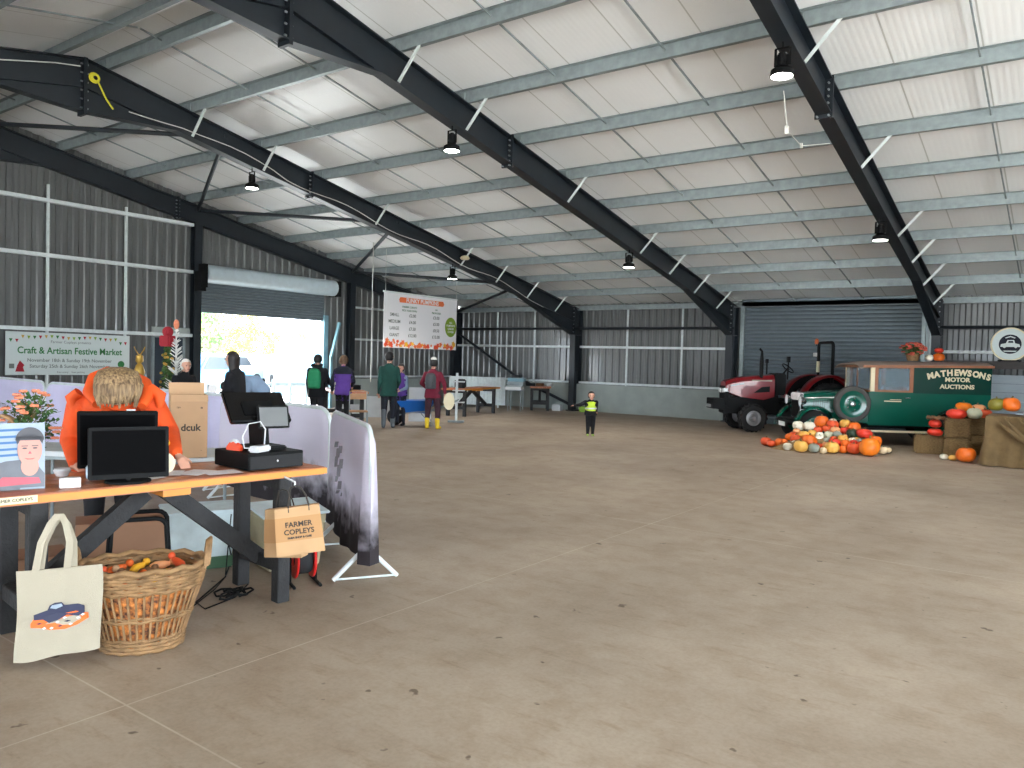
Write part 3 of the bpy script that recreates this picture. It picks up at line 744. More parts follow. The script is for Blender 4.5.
c_, R = slab((.085, .045, .215), 0, 0, 0, math.radians(-14), math.radians(-12))
mb = MB(); mb.box(c_, (.022, .21, .15), R); cdp = mb.build('customer_display', 'black', tl, bevel=.005)
mb = MB(); mb.box(c_ + R @ V((.0125, 0, 0)), (.002, .185, .125), R); mb.build('display_panel', 'screen_grey', cdp)
mb = MB(); mb.bar((.05, .045, .17), (-.02, .03, .16), .05, .03); mb.build('display_arm', 'black', tl)
# card reader, lead, tape dispenser on drawer
Z1 = TT + .110
p = W(258, 449, (V((14.3, -19.0, .98)) - CAM).dot(FW))
cr = thing('card_reader', 'small white card reader with a looped white lead, on the cash drawer', 'card reader', (cen.x + .13, cen.y - .09, Z1), math.radians(20))
mb = MB(); mb.box((0, 0, .02), (.075, .15, .04)); mb.build('body', 'plastic_white', cr, bevel=.01)
mb = MB(); mb.tube([(0, .05, .04), (.0, .06, .14), (-.02, .03, .19), (-.05, -.05, .18), (-.06, -.1, .10), (-.05, -.09, .03), (-.03, .0, .02)], .0045, 6); mb.build('lead', 'plastic_white', cr, smooth=60)
mb = MB(); mb.box((0.002, .01, .041), (.05, .07, .003)); mb.build('keypad', 'screen_grey', cr)
sp_ = V((cen.x - .03, cen.y - .165, Z1))
tp = thing('tape_dispenser', 'small orange tape dispenser at the left corner of the cash drawer', 'tape dispenser', sp_, .2)
mb = MB(); mb.prism([(-.06, 0), (.06, 0), (.06, .03), (.02, .055), (-.03, .055), (-.06, .02)], (0, .015, 0), (1, 0, 0), (0, 0, 1), (0, -1, 0), .03); mb.build('body', 'orange_plastic', tp, bevel=.004)
mb = MB(); mb.lathe([(.014, -.012), (.028, -.012), (.028, .012), (.014, .012)], (-.0, 0, .045), 'Y', 16, ring=True); mb.build('tape_roll', 'plastic_white', tp)

# two flat monitors back to back
def monitor(label, c, yaw_, w_, h_, lean, front_dir=1):
    t = thing('flat_monitor', label, 'monitor', (c[0], c[1], TT), yaw_)
    R = Matrix.Rotation(lean, 3, 'Y'); cc = V((0, 0, h_ / 2 + .025)) + R @ V((0, 0, 0))
    mb = MB(); mb.box(cc, (.03, w_, h_), R); bz = mb.build('bezel', 'black', t, bevel=.005)
    mb = MB(); mb.box(cc + R @ V((.0155, 0, .004)), (.002, w_ - .035, h_ - .045), R); mb.build('screen', 'screen', t)
    mb = MB(); mb.bar((-.03, 0, .01), (-.035, 0, h_ * .6), .06, .02, up=(0, 1, 0)); mb.build('stand', 'black', t)
    mb = MB(); mb.prism([(.11 * math.cos(a) * (1 if math.cos(a) > 0 else 1), .12 * math.sin(a)) for a in np.linspace(0, 2 * PI, 20, endpoint=False)], (-.03, 0, 0), (1, 0, 0), (0, 1, 0), (0, 0, 1), .012); mb.build('base', 'black', t, bevel=.003)
    return t
fc = lambda p: math.atan2(CAM.y - p[1], CAM.x - p[0])
pm = W(129, 475, 4.32); monitor('black flat monitor standing in front of the orange hooded person, screen toward the shopper', (pm.x, pm.y), fc(pm) + .12, .405, .285, math.radians(-5))
pm = W(118, 455, 4.66); monitor('second black monitor, behind the front one and half hidden, facing the orange hooded person', (pm.x, pm.y), fc(pm) - .02, .43, .35, math.radians(12))
# small objects on counter
p = W(70, 489, 4.13)
mb = MB(); bx = thing('small_white_box', 'small white printed box beside the portrait board', 'box', (p.x, p.y, TT), 1.2)
mb.box((0, 0, .026), (.1, .055, .052)); mb.build('body', 'white', bx, bevel=.003); mb = MB(); mb.box((.0, .029, .03), (.07, .002, .02)); mb.build('label_print', 'screen_grey', bx)
p = FL(62, 476, TT); mb = MB(); mb.lathe([(.0, 0), (.03, 0), (.042, .025), (.045, .035), (.038, .045), (.0, .05)], (p.x, p.y, TT), n=20); solo(mb, 'white_bowl', 'plastic_white', 'small round white dish behind the little white box', 'dish', smooth=40)
p = FL(90, 478, TT)
t = thing('sanitiser_bottle', 'small clear sanitiser bottle left of the black monitors', 'bottle', (p.x, p.y, TT))
mb = MB(); mb.lathe([(0, 0), (.022, 0), (.024, .06), (.012, .075), (.012, .09), (0, .09)], n=14); mb.build('body', 'car_silver', t, smooth=40)
mb = MB(); mb.lathe([(0, .09), (.012, .09), (.012, .105), (0, .105)], n=12); mb.bar((0, 0, .108), (.03, 0, .108), .01, .008); mb.build('pump', 'plastic_white', t)
for i, (px, py, r, w_, l_, lb) in enumerate([(146, 479, .2, .1, .2, 'leaflet lying in front of the big monitor'), (196, 473, .5, .15, .22, 'white and pink leaflet in the middle of the counter'), (222, 473, -.2, .15, .21, 'white leaflet just left of the cash drawer'), (172, 474, .9, .12, .2, 'pale leaflet beside the round wooden disc')]):
    p = FL(px, py, TT); mb = MB(); mb.box((p.x, p.y, TT + .003 + .0012 * i), (w_, l_, .001), r); solo(mb, 'leaflet', 'paper', lb, 'leaflet', 'leaflets on the counter')
p = W(163, 462, 4.62); mb = MB(); fan_disc(mb, (p.x, p.y, TT + .068), (CAM - p) * V((1, 1, 0)) + V((0, 0, 1.2)), .068, t=.012)
solo(mb, 'wooden_disc', 'cream', 'round cream wooden disc leaning beside the big monitor', 'disc')
p = W(168, 441, 4.95)
# portrait board
t = thing('portrait_board', 'upright photo board of a smiling child, left end of the counter', 'poster board', (0, 0, 0))
A = T(-.02, -1.17); A = FL(-18, 492, TT); B = FL(45, 488, TT); A.z = B.z = TT; d = (B - A).normalized(); n_ = V((d.y, -d.x, 0)); n_ = n_ if n_.dot(CAM - A) > 0 else -n_
up = (V((0, 0, 1)) - n_ * .12).normalized(); L = (B - A).length; Hh = .345; t.location = A + d * L / 2; t.rotation_euler = (0, 0, 0)
mb = MB(); mb.prism([(0, 0), (L, 0), (L, Hh), (0, Hh)], A, d, up, n_, .006); WB(mb, 'board', 'print_sky', t)
o = A + n_ * .008
def pm_(name, poly, m_, k=1): mb = MB(); mb.prism(poly, o + n_ * .001 * k, d, up, n_, .001); WB(mb, name, m_, t)
ellp = lambda cx, cy, rx, ry, n=22, a0=0, a1=2 * PI: [(cx + rx * math.cos(a), cy + ry * math.sin(a)) for a in np.linspace(a0, a1, n, endpoint=(a1 - a0 < 6))]
sc_ = L / .37
for i, (x0, x1, z) in enumerate([(.0, .2, .30), (.0, .17, .265), (0, .19, .235), (0, .15, .20), (0, .16, .17)]): pm_('printed_lines', [(x0, z), (x1, z + .006), (x1, z + .018), (x0, z + .012)], 'print_blue')
pm_('printed_background', [(0, 0), (.16, 0), (.24, .16), (.1, .15), (0, .12)], 'print_grey')
cx = L - .068
pm_('printed_shirt', [(cx - .2, .01), (cx + .066, .01), (cx + .066, .08), (cx + .03, .13), (cx - .04, .13), (cx - .17, .06)], 'print_grey', 2)
pm_('printed_collar', [(cx - .17, .02), (cx + .05, .03), (cx + .04, .06), (cx - .12, .07)], 'print_red', 3)
pm_('printed_neck', ellp(cx, .12, .04, .05), 'print_skin', 3); pm_('printed_face', ellp(cx, .205, .055, .082), 'print_skin', 4)
pm_('printed_hair', ellp(cx, .255, .064, .068, 20, .0, PI), 'print_hair', 5); pm_('printed_fringe', [(cx - .056, .235), (cx - .04, .26), (cx + .04, .26), (cx + .056, .235), (cx + .064, .27), (cx, .29), (cx - .064, .27)], 'print_hair', 5)
for s_ in (-1, 1): pm_('printed_eye', ellp(cx + s_ * .023, .214, .011, .004, 12), 'print_hair', 6); pm_('printed_eyebrow', [(cx + s_ * .023 - .015, .224), (cx + s_ * .023 + .015, .224), (cx + s_ * .023 + .014, .228), (cx + s_ * .023 - .014, .228)], 'print_hair', 6)
pm_('printed_mouth', [(cx - .025, .163), (cx - .012, .155), (cx + .012, .155), (cx + .025, .163), (cx, .160)], 'mouth', 6); pm_('printed_nose', [(cx - .008, .185), (cx + .008, .185), (cx, .2)], 'print_red', 6)
mb = MB(); mb.bar(A + d * L * .5 - n_ * .003 + up * .2, A + d * L * .5 - n_ * .09, .05, .004); WB(mb, 'prop', 'card', t)

# wicker flower basket behind the portrait
def flower_basket(name, label, c, R=.13, H=.15, bush=(.17, .17, .2), pet='petal', n=26, seed=1, handle=True, offb=(0, 0), ps=1.0):
    rnd = random.Random(seed); t = thing(name, label, 'flower basket', c)
    mb = MB(); mb.lathe([(.0, 0), (R * .75, 0), (R * .95, H * .7), (R, H), (R * .92, H), (R * .86, H * .7), (0, H * .6)], n=24)
    for z in np.linspace(.012, H, 8): rr = R * (.76 + .24 * (z / H)) + .004; mb.tube([(rr * math.cos(a), rr * math.sin(a), z + .004 * math.cos(a * 9)) for a in np.linspace(0, 2 * PI, 28, endpoint=False)], H / 18, 5, closed=True)
    mb.build('basket', 'wicker', t, smooth=50)
    if handle:
        for o_ in (-.014, .014): mb = MB(); mb.tube([(R * 1.0 * math.cos(a), o_ + .006 * math.sin(a * 8), H * .8 + (H * 1.55) * math.sin(a)) for a in np.linspace(0, PI, 20)], .011, 7); mb.build('handle', 'wicker', t, smooth=60)
    b = MB(); s = MB(); p_ = MB(); bc = V((offb[0], offb[1], H + bush[2] * .75))
    for i in range(n * 20):
        v = V((rnd.gauss(0, 1), rnd.gauss(0, 1), rnd.gauss(0, 1))).normalized() * rnd.uniform(.45, 1.0); v = V((v.x * bush[0], v.y * bush[1], v.z * bush[2])); q = bc + v
        a = V((rnd.uniform(-1, 1), rnd.uniform(-1, 1), rnd.uniform(-.4, 1))).normalized() * .035; c_ = a.cross(V((0, 0, 1))).normalized() * .012
        b.add([q, q + a * .5 + c_, q + a, q + a * .5 - c_], [(0, 1, 2, 3)])
    for i in range(n):
        v = V((rnd.gauss(0, 1), rnd.gauss(0, 1), rnd.gauss(.35, .8))).normalized(); q = bc + V((v.x * bush[0], v.y * bush[1], v.z * bush[2])) * 1.02
        s.tube([(offb[0] * .4, offb[1] * .4, H * .8), bc + (q - bc) * .4, q], .003, 4)
        for k in range(5): a = 2 * PI * k / 5; p_.ell(q + V((.014 * math.cos(a), .014 * math.sin(a), .004)) * ps, (.013 * ps, .013 * ps, .009 * ps), 6, 4)
    b.build('foliage', 'leaf', t); s.build('stems', 'stem', t); p_.build('blossoms', pet, t, smooth=60)
    return t
pb = W(3, 430, 4.6); fbk = flower_basket('flower_basket', 'handled wicker basket of apricot flowers standing behind the child portrait', (pb.x, pb.y, TT), .12, .14, (.15, .15, .19), 'petal', 34, 4, True, (.10, .10)); fbk.rotation_euler = (0, 0, math.radians(36))
# ---------------------------------------------------------------- back bench with tall carton
BB = thing('folding_table', 'long white folding table behind the orange hooded person', 'table', (12.15, -18.6, 0), math.radians(38 + 90 - 8))
mb = MB(); mb.box((0, 0, .735), (.62, 2.3, .04)); BB.rotation_euler = (0, 0, math.radians(-58)); mb.build('tabletop', 'white_paint', BB, bevel=.008)
mb = MB(); mb.box((0, 0, .70), (.56, 2.2, .03)); mb.build('under_frame', 'steel_old', BB)
for sy in (-.9, .9):
    for sx in (-.24, .24): mb = MB(); mb.tube([(sx, sy, 0), (sx, sy, .7)], .014, 8); mb.build('leg', 'steel_old', BB)
def carton(name, label, c, rz, d_, flaps=True, m_='card', words=None, cat='box', side=-1):
    t = thing(name, label, cat, c, rz); w_, l_, h_ = d_; th = .006
    mb = MB(); mb.box((0, 0, th / 2), (w_, l_, th))
    for sx in (-1, 1): mb.box((sx * (w_ - th) / 2, 0, h_ / 2), (th, l_, h_))
    for sy in (-1, 1): mb.box((0, sy * (l_ - th) / 2, h_ / 2), (w_ - 2 * th, th, h_))
    if not flaps: mb.box((0, 0, h_ - th / 2), (w_, l_, th))
    mb.build('body', m_, t)
    if flaps:
        for sx, an in ((-1, .3), (1, -.75)):
            R = Matrix.Rotation(an * -sx if sx < 0 else .5, 3, 'Y')
            mb = MB(); a = V((sx * w_ / 2, 0, h_)); b = a + V((sx * .02, 0, .09 if sx < 0 else -.05)); mb.bar(a, b, l_, .005, up=(0, 1, 0)) if False else mb.hexa([a + V((0, -l_ / 2, 0)), a + V((0, l_ / 2, 0)), a + V((sx * .005, l_ / 2, 0)), a + V((sx * .005, -l_ / 2, 0))], [b + V((0, -l_ / 2, 0)), b + V((0, l_ / 2, 0)), b + V((sx * .005, l_ / 2, 0)), b + V((sx * .005, -l_ / 2, 0))]); mb.build('flap', m_, t)
    if words:
        for (s, sz, y, z, b_) in words: text_mesh(s, sz, (w_ / 2 + .001, y, z), (0, 1, 0), (0, 0, 1), 'ink', 'printed_word', t, .0006, bold=b_)
    return t
pc = W(187.5, 449, 6.25)
rzc = fc(pc) + .1
carton('cardboard_carton', 'tall open brown cardboard carton printed dcuk, standing on the white table', (pc.x, pc.y, .756), rzc, (.22, .27, .50), True, 'card', [('dcuk', .075, .01, .24, .002), ('789', .02, -.08, .40, 0), ('o', .03, .09, .40, .001), ('-', .03, .09, .06, 0)])
# white bag beside carton
pw = W(170, 437, 5.75)
mb = MB(); mb.ell((pw.x, pw.y, .83), (.06, .06, .075), 12, 8); mb.ell((pw.x + .03, pw.y + .03, .87), (.05, .04, .06), 10, 7); solo(mb, 'plastic_bag', 'plastic_white', 'crumpled white bag beside the tall carton', 'bag', smooth=60)

# ---------------------------------------------------------------- bags hanging in front of the table
def handle_loop(mb, a, b, h, r, n=14, sway=(0, 0, 0)):
    a, b = V(a), V(b); pts = []
    for i in range(n + 1):
        s = i / n; p_ = a.lerp(b, .5 - .5 * math.cos(PI * s) if True else s); q = math.sin(PI * s) ** .75; pts.append(p_ + V((0, 0, h * q)) + V(sway) * q)
    mb.tube(pts, r, 7)
# tote
HT = W(60, 516, 3.93)
t = thing('tote_bag', 'cream canvas tote bag printed with a truck, hanging from the table front', 'bag', (0, 0, 0))
A = W(16, 573, 3.84); B = W(102, 563, 3.92); d = (B - A); d.z = 0; wdt = d.length; d.normalize(); n_ = V((d.y, -d.x, 0)); n_ = n_ if n_.dot(CAM - A) > 0 else -n_
zt_ = (A.z + B.z) / 2; base = V((A.x, A.y, 0)); t.location = (A + B) / 2 * V((1, 1, 0)) if False else V(((A.x + B.x) / 2, (A.y + B.y) / 2, zt_ - .44))
def tote_pt(u, v, side):   # u 0..1 across, v 0 top..1 bottom
    z = zt_ + .012 * (u - .5) * 2 - v * (.455 - .03 * u + (.006 * math.sin(u * 9) if v > .9 else 0)); bul = .018 * math.sin(PI * u) * (.3 + v) * side
    return base + d * (wdt * (u + .02 * math.sin(v * 5))) + n_ * (bul + .008 * math.sin(v * 7 + u * 5)) + V((0, 0, z))
for side, nm in ((1, 'front_panel'), (-1, 'back_panel')):
    mb = MB(); mb.sheet([[tote_pt(j / 16, i / 14, side) for j in range(17)] for i in range(15)], .002); WB(mb, nm, 'canvas', t, smooth=60)
for k, (s0, s1, oz, of) in enumerate([(.24, .60, 0, .006), (.28, .66, -.015, -.012)]):
    a = tote_pt(s0, 0, 0); b = tote_pt(s1, 0, 0); top = HT + V((0, 0, oz)); mb = MB()
    L_ = [a, a.lerp(top, .5) - d * .03, a.lerp(top, .85) - d * .025, top - d * .012, top + d * .012, b.lerp(top, .85) + d * .025, b.lerp(top, .5) + d * .03, b]
    P0 = []; 
    for i in range(len(L_) - 1): mb.bar(L_[i] + n_ * of, L_[i + 1] + n_ * of, .032, .004, up=tuple(n_)) if False else None
    g = []
    for i, p_ in enumerate(L_):
        tn = (L_[min(i + 1, 7)] - L_[max(i - 1, 0)]).normalized(); sd = tn.cross(n_).normalized() * .017; g.append([p_ - sd + n_ * of, p_ + sd + n_ * of])
    mb.sheet(g, .003); WB(mb, 'strap', 'canvas', t, smooth=70)
def tp2(name, poly, m_, k=1):
    mb = MB(); vs_ = []
    for (u, v) in poly: vs_.append(tote_pt(u, v, 1) + n_ * (.003 + .0015 * k))
    c_ = sum(vs_, V((0, 0, 0))) / len(vs_); mb.add(vs_ + [c_ + n_ * .001], [(i, (i + 1) % len(vs_), len(vs_)) for i in range(len(vs_))]); WB(mb, name, m_, t)
tp2('printed_pumpkins', [(.17, .60), (.20, .55), (.34, .52), (.5, .52), (.7, .50), (.85, .54), (.86, .60), (.74, .66), (.6, .69), (.42, .68), (.3, .65), (.18, .64)], 'orange_print', 1)
tp2('printed_truck', [(.20, .50), (.32, .47), (.36, .46), (.38, .41), (.44, .385), (.52, .385), (.56, .42), (.72, .42), (.80, .45), (.81, .53), (.74, .56), (.60, .53), (.5, .58), (.4, .60), (.32, .56), (.21, .56)], 'navy_print', 2)
tp2('printed_windscreen', [(.39, .44), (.41, .41), (.52, .40), (.54, .43), (.46, .455)], 'print_sky', 3)
for i, (u, v) in enumerate([(.50, .60), (.58, .56), (.44, .66), (.74, .58), (.35, .655), (.66, .64), (.79, .55)]): tp2('printed_highlight', [(u - .025, v), (u, v - .016), (u + .03, v), (u, v + .014)], 'white', 3)
for i, (u, v, s_) in enumerate([(.28, .60, .04), (.62, .60, .045), (.54, .645, .035)]): tp2('printed_shadow', [(u - s_, v), (u, v - .01), (u + s_, v), (u, v + .01)], 'navy_print', 3)

# kraft paper bags
def kraft(label, px, py, D, w_, h_, dpt, tilt, words, handles=True, yaw_=.0):
    c = W(px, py, D); t = thing('paper_bag', label, 'bag', (c.x, c.y, c.z - h_), fc(c) + yaw_, 'kraft paper carrier bags on the table leg')
    R = Matrix.Rotation(tilt, 3, 'X'); mb = MB()
    P = lambda x, y, z: V((0, 0, h_)) + R @ V((x, y, z - h_))
    mb.hexa([P(-dpt / 2, -w_ / 2, 0), P(dpt / 2, -w_ / 2, 0), P(dpt / 2, w_ / 2, 0), P(-dpt / 2, w_ / 2, 0)], [P(-dpt * .3, -w_ * .46, h_), P(dpt * .3, -w_ * .46, h_), P(dpt * .3, w_ * .46, h_), P(-dpt * .3, w_ * .46, h_)])
    mb.build('body', 'kraft', t, bevel=.003)
    mb = MB(); k = lambda z: dpt / 2 - dpt * .2 * z / h_ + .001; ww = lambda z: w_ / 2 - w_ * .04 * z / h_
    z0, z1 = h_ * .3, h_ * .8; mb.hexa([P(k(z0), -ww(z0), z0), P(k(z0) + .001, -ww(z0), z0), P(k(z0) + .001, ww(z0), z0), P(k(z0), ww(z0), z0)], [P(k(z1), -ww(z1), z1), P(k(z1) + .001, -ww(z1), z1), P(k(z1) + .001, ww(z1), z1), P(k(z1), ww(z1), z1)]); mb.build('printed_band', 'kraft_band', t)
    for s_ in (-1, 1):
        mb = MB(); x = s_ * dpt * .25; mb.tube([P(x + .004 * s_, -w_ * .18, h_ - .03), P(x, -w_ * .18, h_), P(x * .6, -w_ * .15, h_ + .06), P(0, -.03, h_ + .115), P(0, 0, h_ + .125), P(0, .03, h_ + .115), P(x * .6, w_ * .2, h_ + .06), P(x, w_ * .24, h_), P(x + .004 * s_, w_ * .24, h_ - .03)], .005, 6); mb.build('handle', 'ink', t, smooth=60)
    if words:
        for s, sz, z in words: q = text_mesh(s, sz, P(k(z) + .002, 0, z), R @ V((0, 1, 0)), R @ V((0, 0, 1)), 'ink', 'printed_word', t, .0004, bold=.0012)
    return t
kraft('kraft paper bag printed FARMER COPLEYS, hanging foremost on the table leg', 297, 506, 4.78, .29, .29, .09, math.radians(6), [('FARMER', .044, .185), ('COPLEYS', .044, .14), ('FARM SHOP & CAFE', .016, .105)])
kraft('plain kraft paper bag hanging half hidden behind the printed one', 284, 509, 4.93, .26, .30, .09, math.radians(4), None, yaw_=-.5)
# hook holding bags
mb = MB(); p = W(295, 482, 4.82); mb.tube([p + V((-.10, 0, .02)), p + V((0, 0, -.0)), p + V((.0, 0, -.03))], .006, 6); solo(mb, 'bag_hook', 'plastic_white', 'small white hook under the table edge carrying the paper bags', 'hook')

mk('toy_jumble', (84, 50, 34), .7, rgb2=(224, 140, 66), scale=34, bump=.6, bscale=30)
# ---------------------------------------------------------------- wicker basket with small wooden toys
bc_ = V((14.56, -19.83, 0)); t = thing('wicker_basket', 'large oval wicker basket standing on the floor in front of the till table', 'basket', bc_, math.radians(58))
a0, b0, a1, b1, Hb = .20, .16, .32, .235, .43       # base and rim half axes; local x = long axis
def ring(f, z, r, col='wicker', k=40, wob=0.004, ph=0): return [((a0 + (a1 - a0) * f) * math.cos(q), (b0 + (b1 - b0) * f) * math.sin(q), z + wob * math.cos(q * 14 + ph)) for q in np.linspace(0, 2 * PI, k, endpoint=False)]
mb = MB()
for i in range(4): mb.tube(ring(.02 + i * .025, .015 + i * .02, 0, ph=i * PI, k=56), .011, 5, closed=True)
mb.prism([((a0 - .01) * math.cos(q), (b0 - .01) * math.sin(q)) for q in np.linspace(0, 2 * PI, 30, endpoint=False)], (0, 0, .005), (1, 0, 0), (0, 1, 0), (0, 0, 1), .02)
mb.build('base_weave', 'wicker', t, smooth=60)
mb = MB()
for i in range(2): mb.tube(ring(.42, .185 + i * .016, 0, ph=i * PI, k=56), .008, 5, closed=True)
mb.build('middle_weave', 'wicker', t, smooth=60)
mb = MB()
for i in range(6): mb.tube(ring(.78 + i * .036, .34 + i * .0185, 0, ph=i * PI, k=56, wob=.006), .0125, 5, closed=True)
mb.tube(ring(1.0, .45, 0, k=56, wob=.008), .018, 6, closed=True)
mb.build('rim_weave', 'wicker', t, smooth=60)
mb = MB()
for i in range(46):
    q = 2 * PI * i / 46; f0, f1 = .05, .78; mb.tube([((a0 + (a1 - a0) * f) * math.cos(q), (b0 + (b1 - b0) * f) * math.sin(q), z) for f, z in ((.05, .05), (.4, .19), (.8, .33))], .0065, 5)
mb.build('stakes', 'wicker', t, smooth=60)
for s_ in (-1, 1):
    mb = MB()
    for o_ in (-.014, 0, .014): mb.tube([(s_ * (a1 + .012 * math.sin(q) + o_ * .6), .115 * math.cos(q), .44 + .12 * math.sin(q) + o_ * .5) for q in np.linspace(0, PI, 12)], .010, 6)
    mb.build('handle', 'wicker', t, smooth=60)
mb = MB(); 
for q in np.linspace(0, 2 * PI, 40, endpoint=False):
    pass
mb.lathe([(0, .03), (.93, .03), (1.14, .20), (1.36, .345), (0, .365)], n=40, sq=(a0, b0)); tag(mb.build('heaped_toys', 'toy_jumble', t, smooth=60), kind='stuff')

Rb = Matrix.Rotation(math.radians(58), 3, 'Z'); rnd = random.Random(11)
toyc = ['wicker_dark', 'orange_print', 'yellow', 'pumpkin_P', 'pumpkin_K', 'card', 'wicker_dark', 'gold']
toyn = ['dark brown', 'orange', 'yellow', 'peach', 'rust', 'tan', 'brown', 'golden']
spots = [(-.14, -.12), (-.05, -.13), (.05, -.12), (.14, -.09), (-.18, -.02), (-.09, -.03), (.01, -.02), (.10, .0), (.19, .0), (-.13, .08), (-.03, .09), (.07, .1), (.16, .08)]
lbls = ['nearest the tote bag', 'along the front rim', 'at the middle of the front rim', 'at the right of the front rim', 'at the left end', 'left of the middle', 'in the very middle', 'right of the middle', 'beside the right handle', 'at the back left', 'at the back middle', 'at the back right', 'behind the right handle']
for i, (x, y) in enumerate(spots):
    p = bc_ + Rb @ V((x * 1.1, y * 1.05, .395 + rnd.uniform(-.01, .02))); mb = MB(); a = rnd.uniform(0, PI); dv = V((math.cos(a), math.sin(a), rnd.uniform(-.1, .35))) * .055
    mb.tube([p - dv, p - dv * .4, p + dv * .5, p + dv], [.012, .027, .022, .012], 9); mb.ell(p + dv * 1.35 + V((0, 0, .008)), (.021, .021, .021), 9, 6)
    solo(mb, 'wooden_toy', toyc[i % 8], '%s wooden toy lying in the wicker basket, %s' % (toyn[i % 8], lbls[i]), 'toy', 'small wooden toys in the basket', smooth=60)
# black tubular stool frame behind basket
ps = W(166, 600, 4.62); ps = V((14.05, -19.58, 0))
t = thing('stool_frame', 'black tubular metal stool frame standing behind the wicker basket', 'stool', ps, math.radians(-28))
for x in (-.12, .12):
    mb = MB(); hw = .15 if x > 0 else .16
    pts = [(x * 1.6, -hw - .03, 0), (x, -hw, .5)] + [(x, -hw + .06 - .06 * math.cos(q), .54 + .06 * math.sin(q)) for q in np.linspace(.3, PI / 2, 4)] + [(x, hw - .06 + .06 * math.sin(q), .54 + .06 * math.cos(q)) for q in np.linspace(0, PI / 2 - .3, 4)] + [(x, hw, .5), (x * 1.6, hw + .03, 0)]
    mb.tube(pts, .014, 8); mb.build('leg_hoop', 'black', t, smooth=60)
mb = MB(); mb.tube([(-.15, -.17, .2), (.15, -.17, .2)], .01, 6); mb.tube([(-.15, .17, .2), (.15, .17, .2)], .01, 6); mb.build('side_rail', 'black', t)
mb = MB(); mb.tube([(.13, -.16, .12), (.13, .16, .12)], .01, 6); mb.build('stretcher', 'black', t)
# cartons and crate under the table
carton('cardboard_box', 'flat brown cardboard box on the floor under the table, seen behind the stool', (13.4, -19.35, 0), math.radians(-25), (.3, .55, .46), False, 'card_dark')
carton('cardboard_box', 'low brown cardboard box with tape on the floor, left of the stool under the table', (13.45, -20.0, 0), math.radians(-15), (.3, .5, .34), False, 'card_dark')
t = thing('storage_crate', 'white plastic storage crate with green base under the table', 'crate', (13.32, -18.72, .0), math.radians(-25))
mb = MB(); mb.hexa([(-.15, -.2, .04), (.15, -.2, .04), (.15, .2, .04), (-.15, .2, .04)], [(-.19, -.25, .42), (.19, -.25, .42), (.19, .25, .42), (-.19, .25, .42)]); mb.build('tub', 'crate_white', t, bevel=.01)
mb = MB(); mb.box((0, 0, .05), (.33, .43, .1)); mb.build('base_tray', 'crate_green', t, bevel=.01)
mb = MB(); mb.box((0, 0, .43), (.42, .54, .02)); mb.build('lid', 'crate_white', t, bevel=.006)
t = thing('storage_crate', 'pale plastic crate with its lid askew, at the far end under the table', 'crate', (13.78, -18.28, 0), math.radians(-15))
mb = MB(); mb.hexa([(-.15, -.2, 0), (.15, -.2, 0), (.15, .2, 0), (-.15, .2, 0)], [(-.18, -.24, .40), (.18, -.24, .40), (.18, .24, .40), (-.18, .24, .40)]); mb.build('tub', 'cloth_beige', t, bevel=.01)
mb = MB(); mb.box((0, 0, .43), (.4, .52, .02), Matrix.Rotation(.12, 3, 'Y')); mb.build('lid', 'crate_white', t, bevel=.006)
p = FL(3, 600); carton('white_carton', 'white carton under the left end of the till table', (13.5, -20.7, 0), math.radians(-10), (.3, .4, .5), False, 'white_paint')
# cable reel
t = thing('cable_reel', 'red extension cable reel on a black stand under the right table end', 'cable reel', (14.27, -18.52, 0), math.radians(-25))
for y in (-.06, .06):
    mb = MB(); mb.lathe([(.045, y - .006), (.125, y - .008), (.13, y), (.125, y + .008), (.045, y + .006)], (0, 0, .17), 'Y', 28, ring=True); mb.build('flange', 'reel_red', t, smooth=40)
mb = MB(); mb.lathe([(.09, -.05), (.1, -.03), (.1, .03), (.09, .05)], (0, 0, .17), 'Y', 24); mb.build('wound_cable', 'black_matte', t, smooth=40)
mb = MB(); mb.tube([(-.14, -.09, .012), (.14, -.09, .012)], .012, 6); mb.tube([(-.14, .09, .012), (.14, .09, .012)], .012, 6); mb.tube([(0, -.09, .012), (0, -.09, .34), (0, .09, .34), (0, .09, .012)], .012, 8); mb.build('stand', 'black', t)
mb = MB(); c = V((14.2, -19.02, .012)); pts = []
for i in range(60): a = i * .42; r = .05 + .035 * math.sin(i * .9) + .02 * math.sin(i * .23); pts.append(c + V((r * math.cos(a), r * 1.5 * math.sin(a), .004 + .028 * abs(math.sin(i * .6)))))
mb.tube(pts, .007, 5); solo(mb, 'cable_bundle', 'black', 'tangle of black cable heaped on the floor beside the table leg', 'cable', smooth=60)
mb = MB(); P_ = [FL(x, y) for x, y in [(248, 585), (235, 598), (205, 610), (196, 603), (225, 578), (232, 560)]]; P_ += [V((13.95, -18.9, .3))]; mb.tube([q + V((0, 0, .006)) for q in P_], .005, 5); solo(mb, 'power_lead', 'black', 'thin black lead trailing over the floor below the table', 'cable')
mb = MB(); a = FL(190, 612); mb.tube([FL(192, 608) + V((0, 0, .006)), FL(215, 590) + V((0, 0, .006)), FL(226, 577) + V((0, 0, .006)), V((14.0, -18.95, .1)), V((13.98, -18.9, .5))], .004, 5); solo(mb, 'power_lead', 'black', 'black lead running from the stool foot up to the table', 'cable')

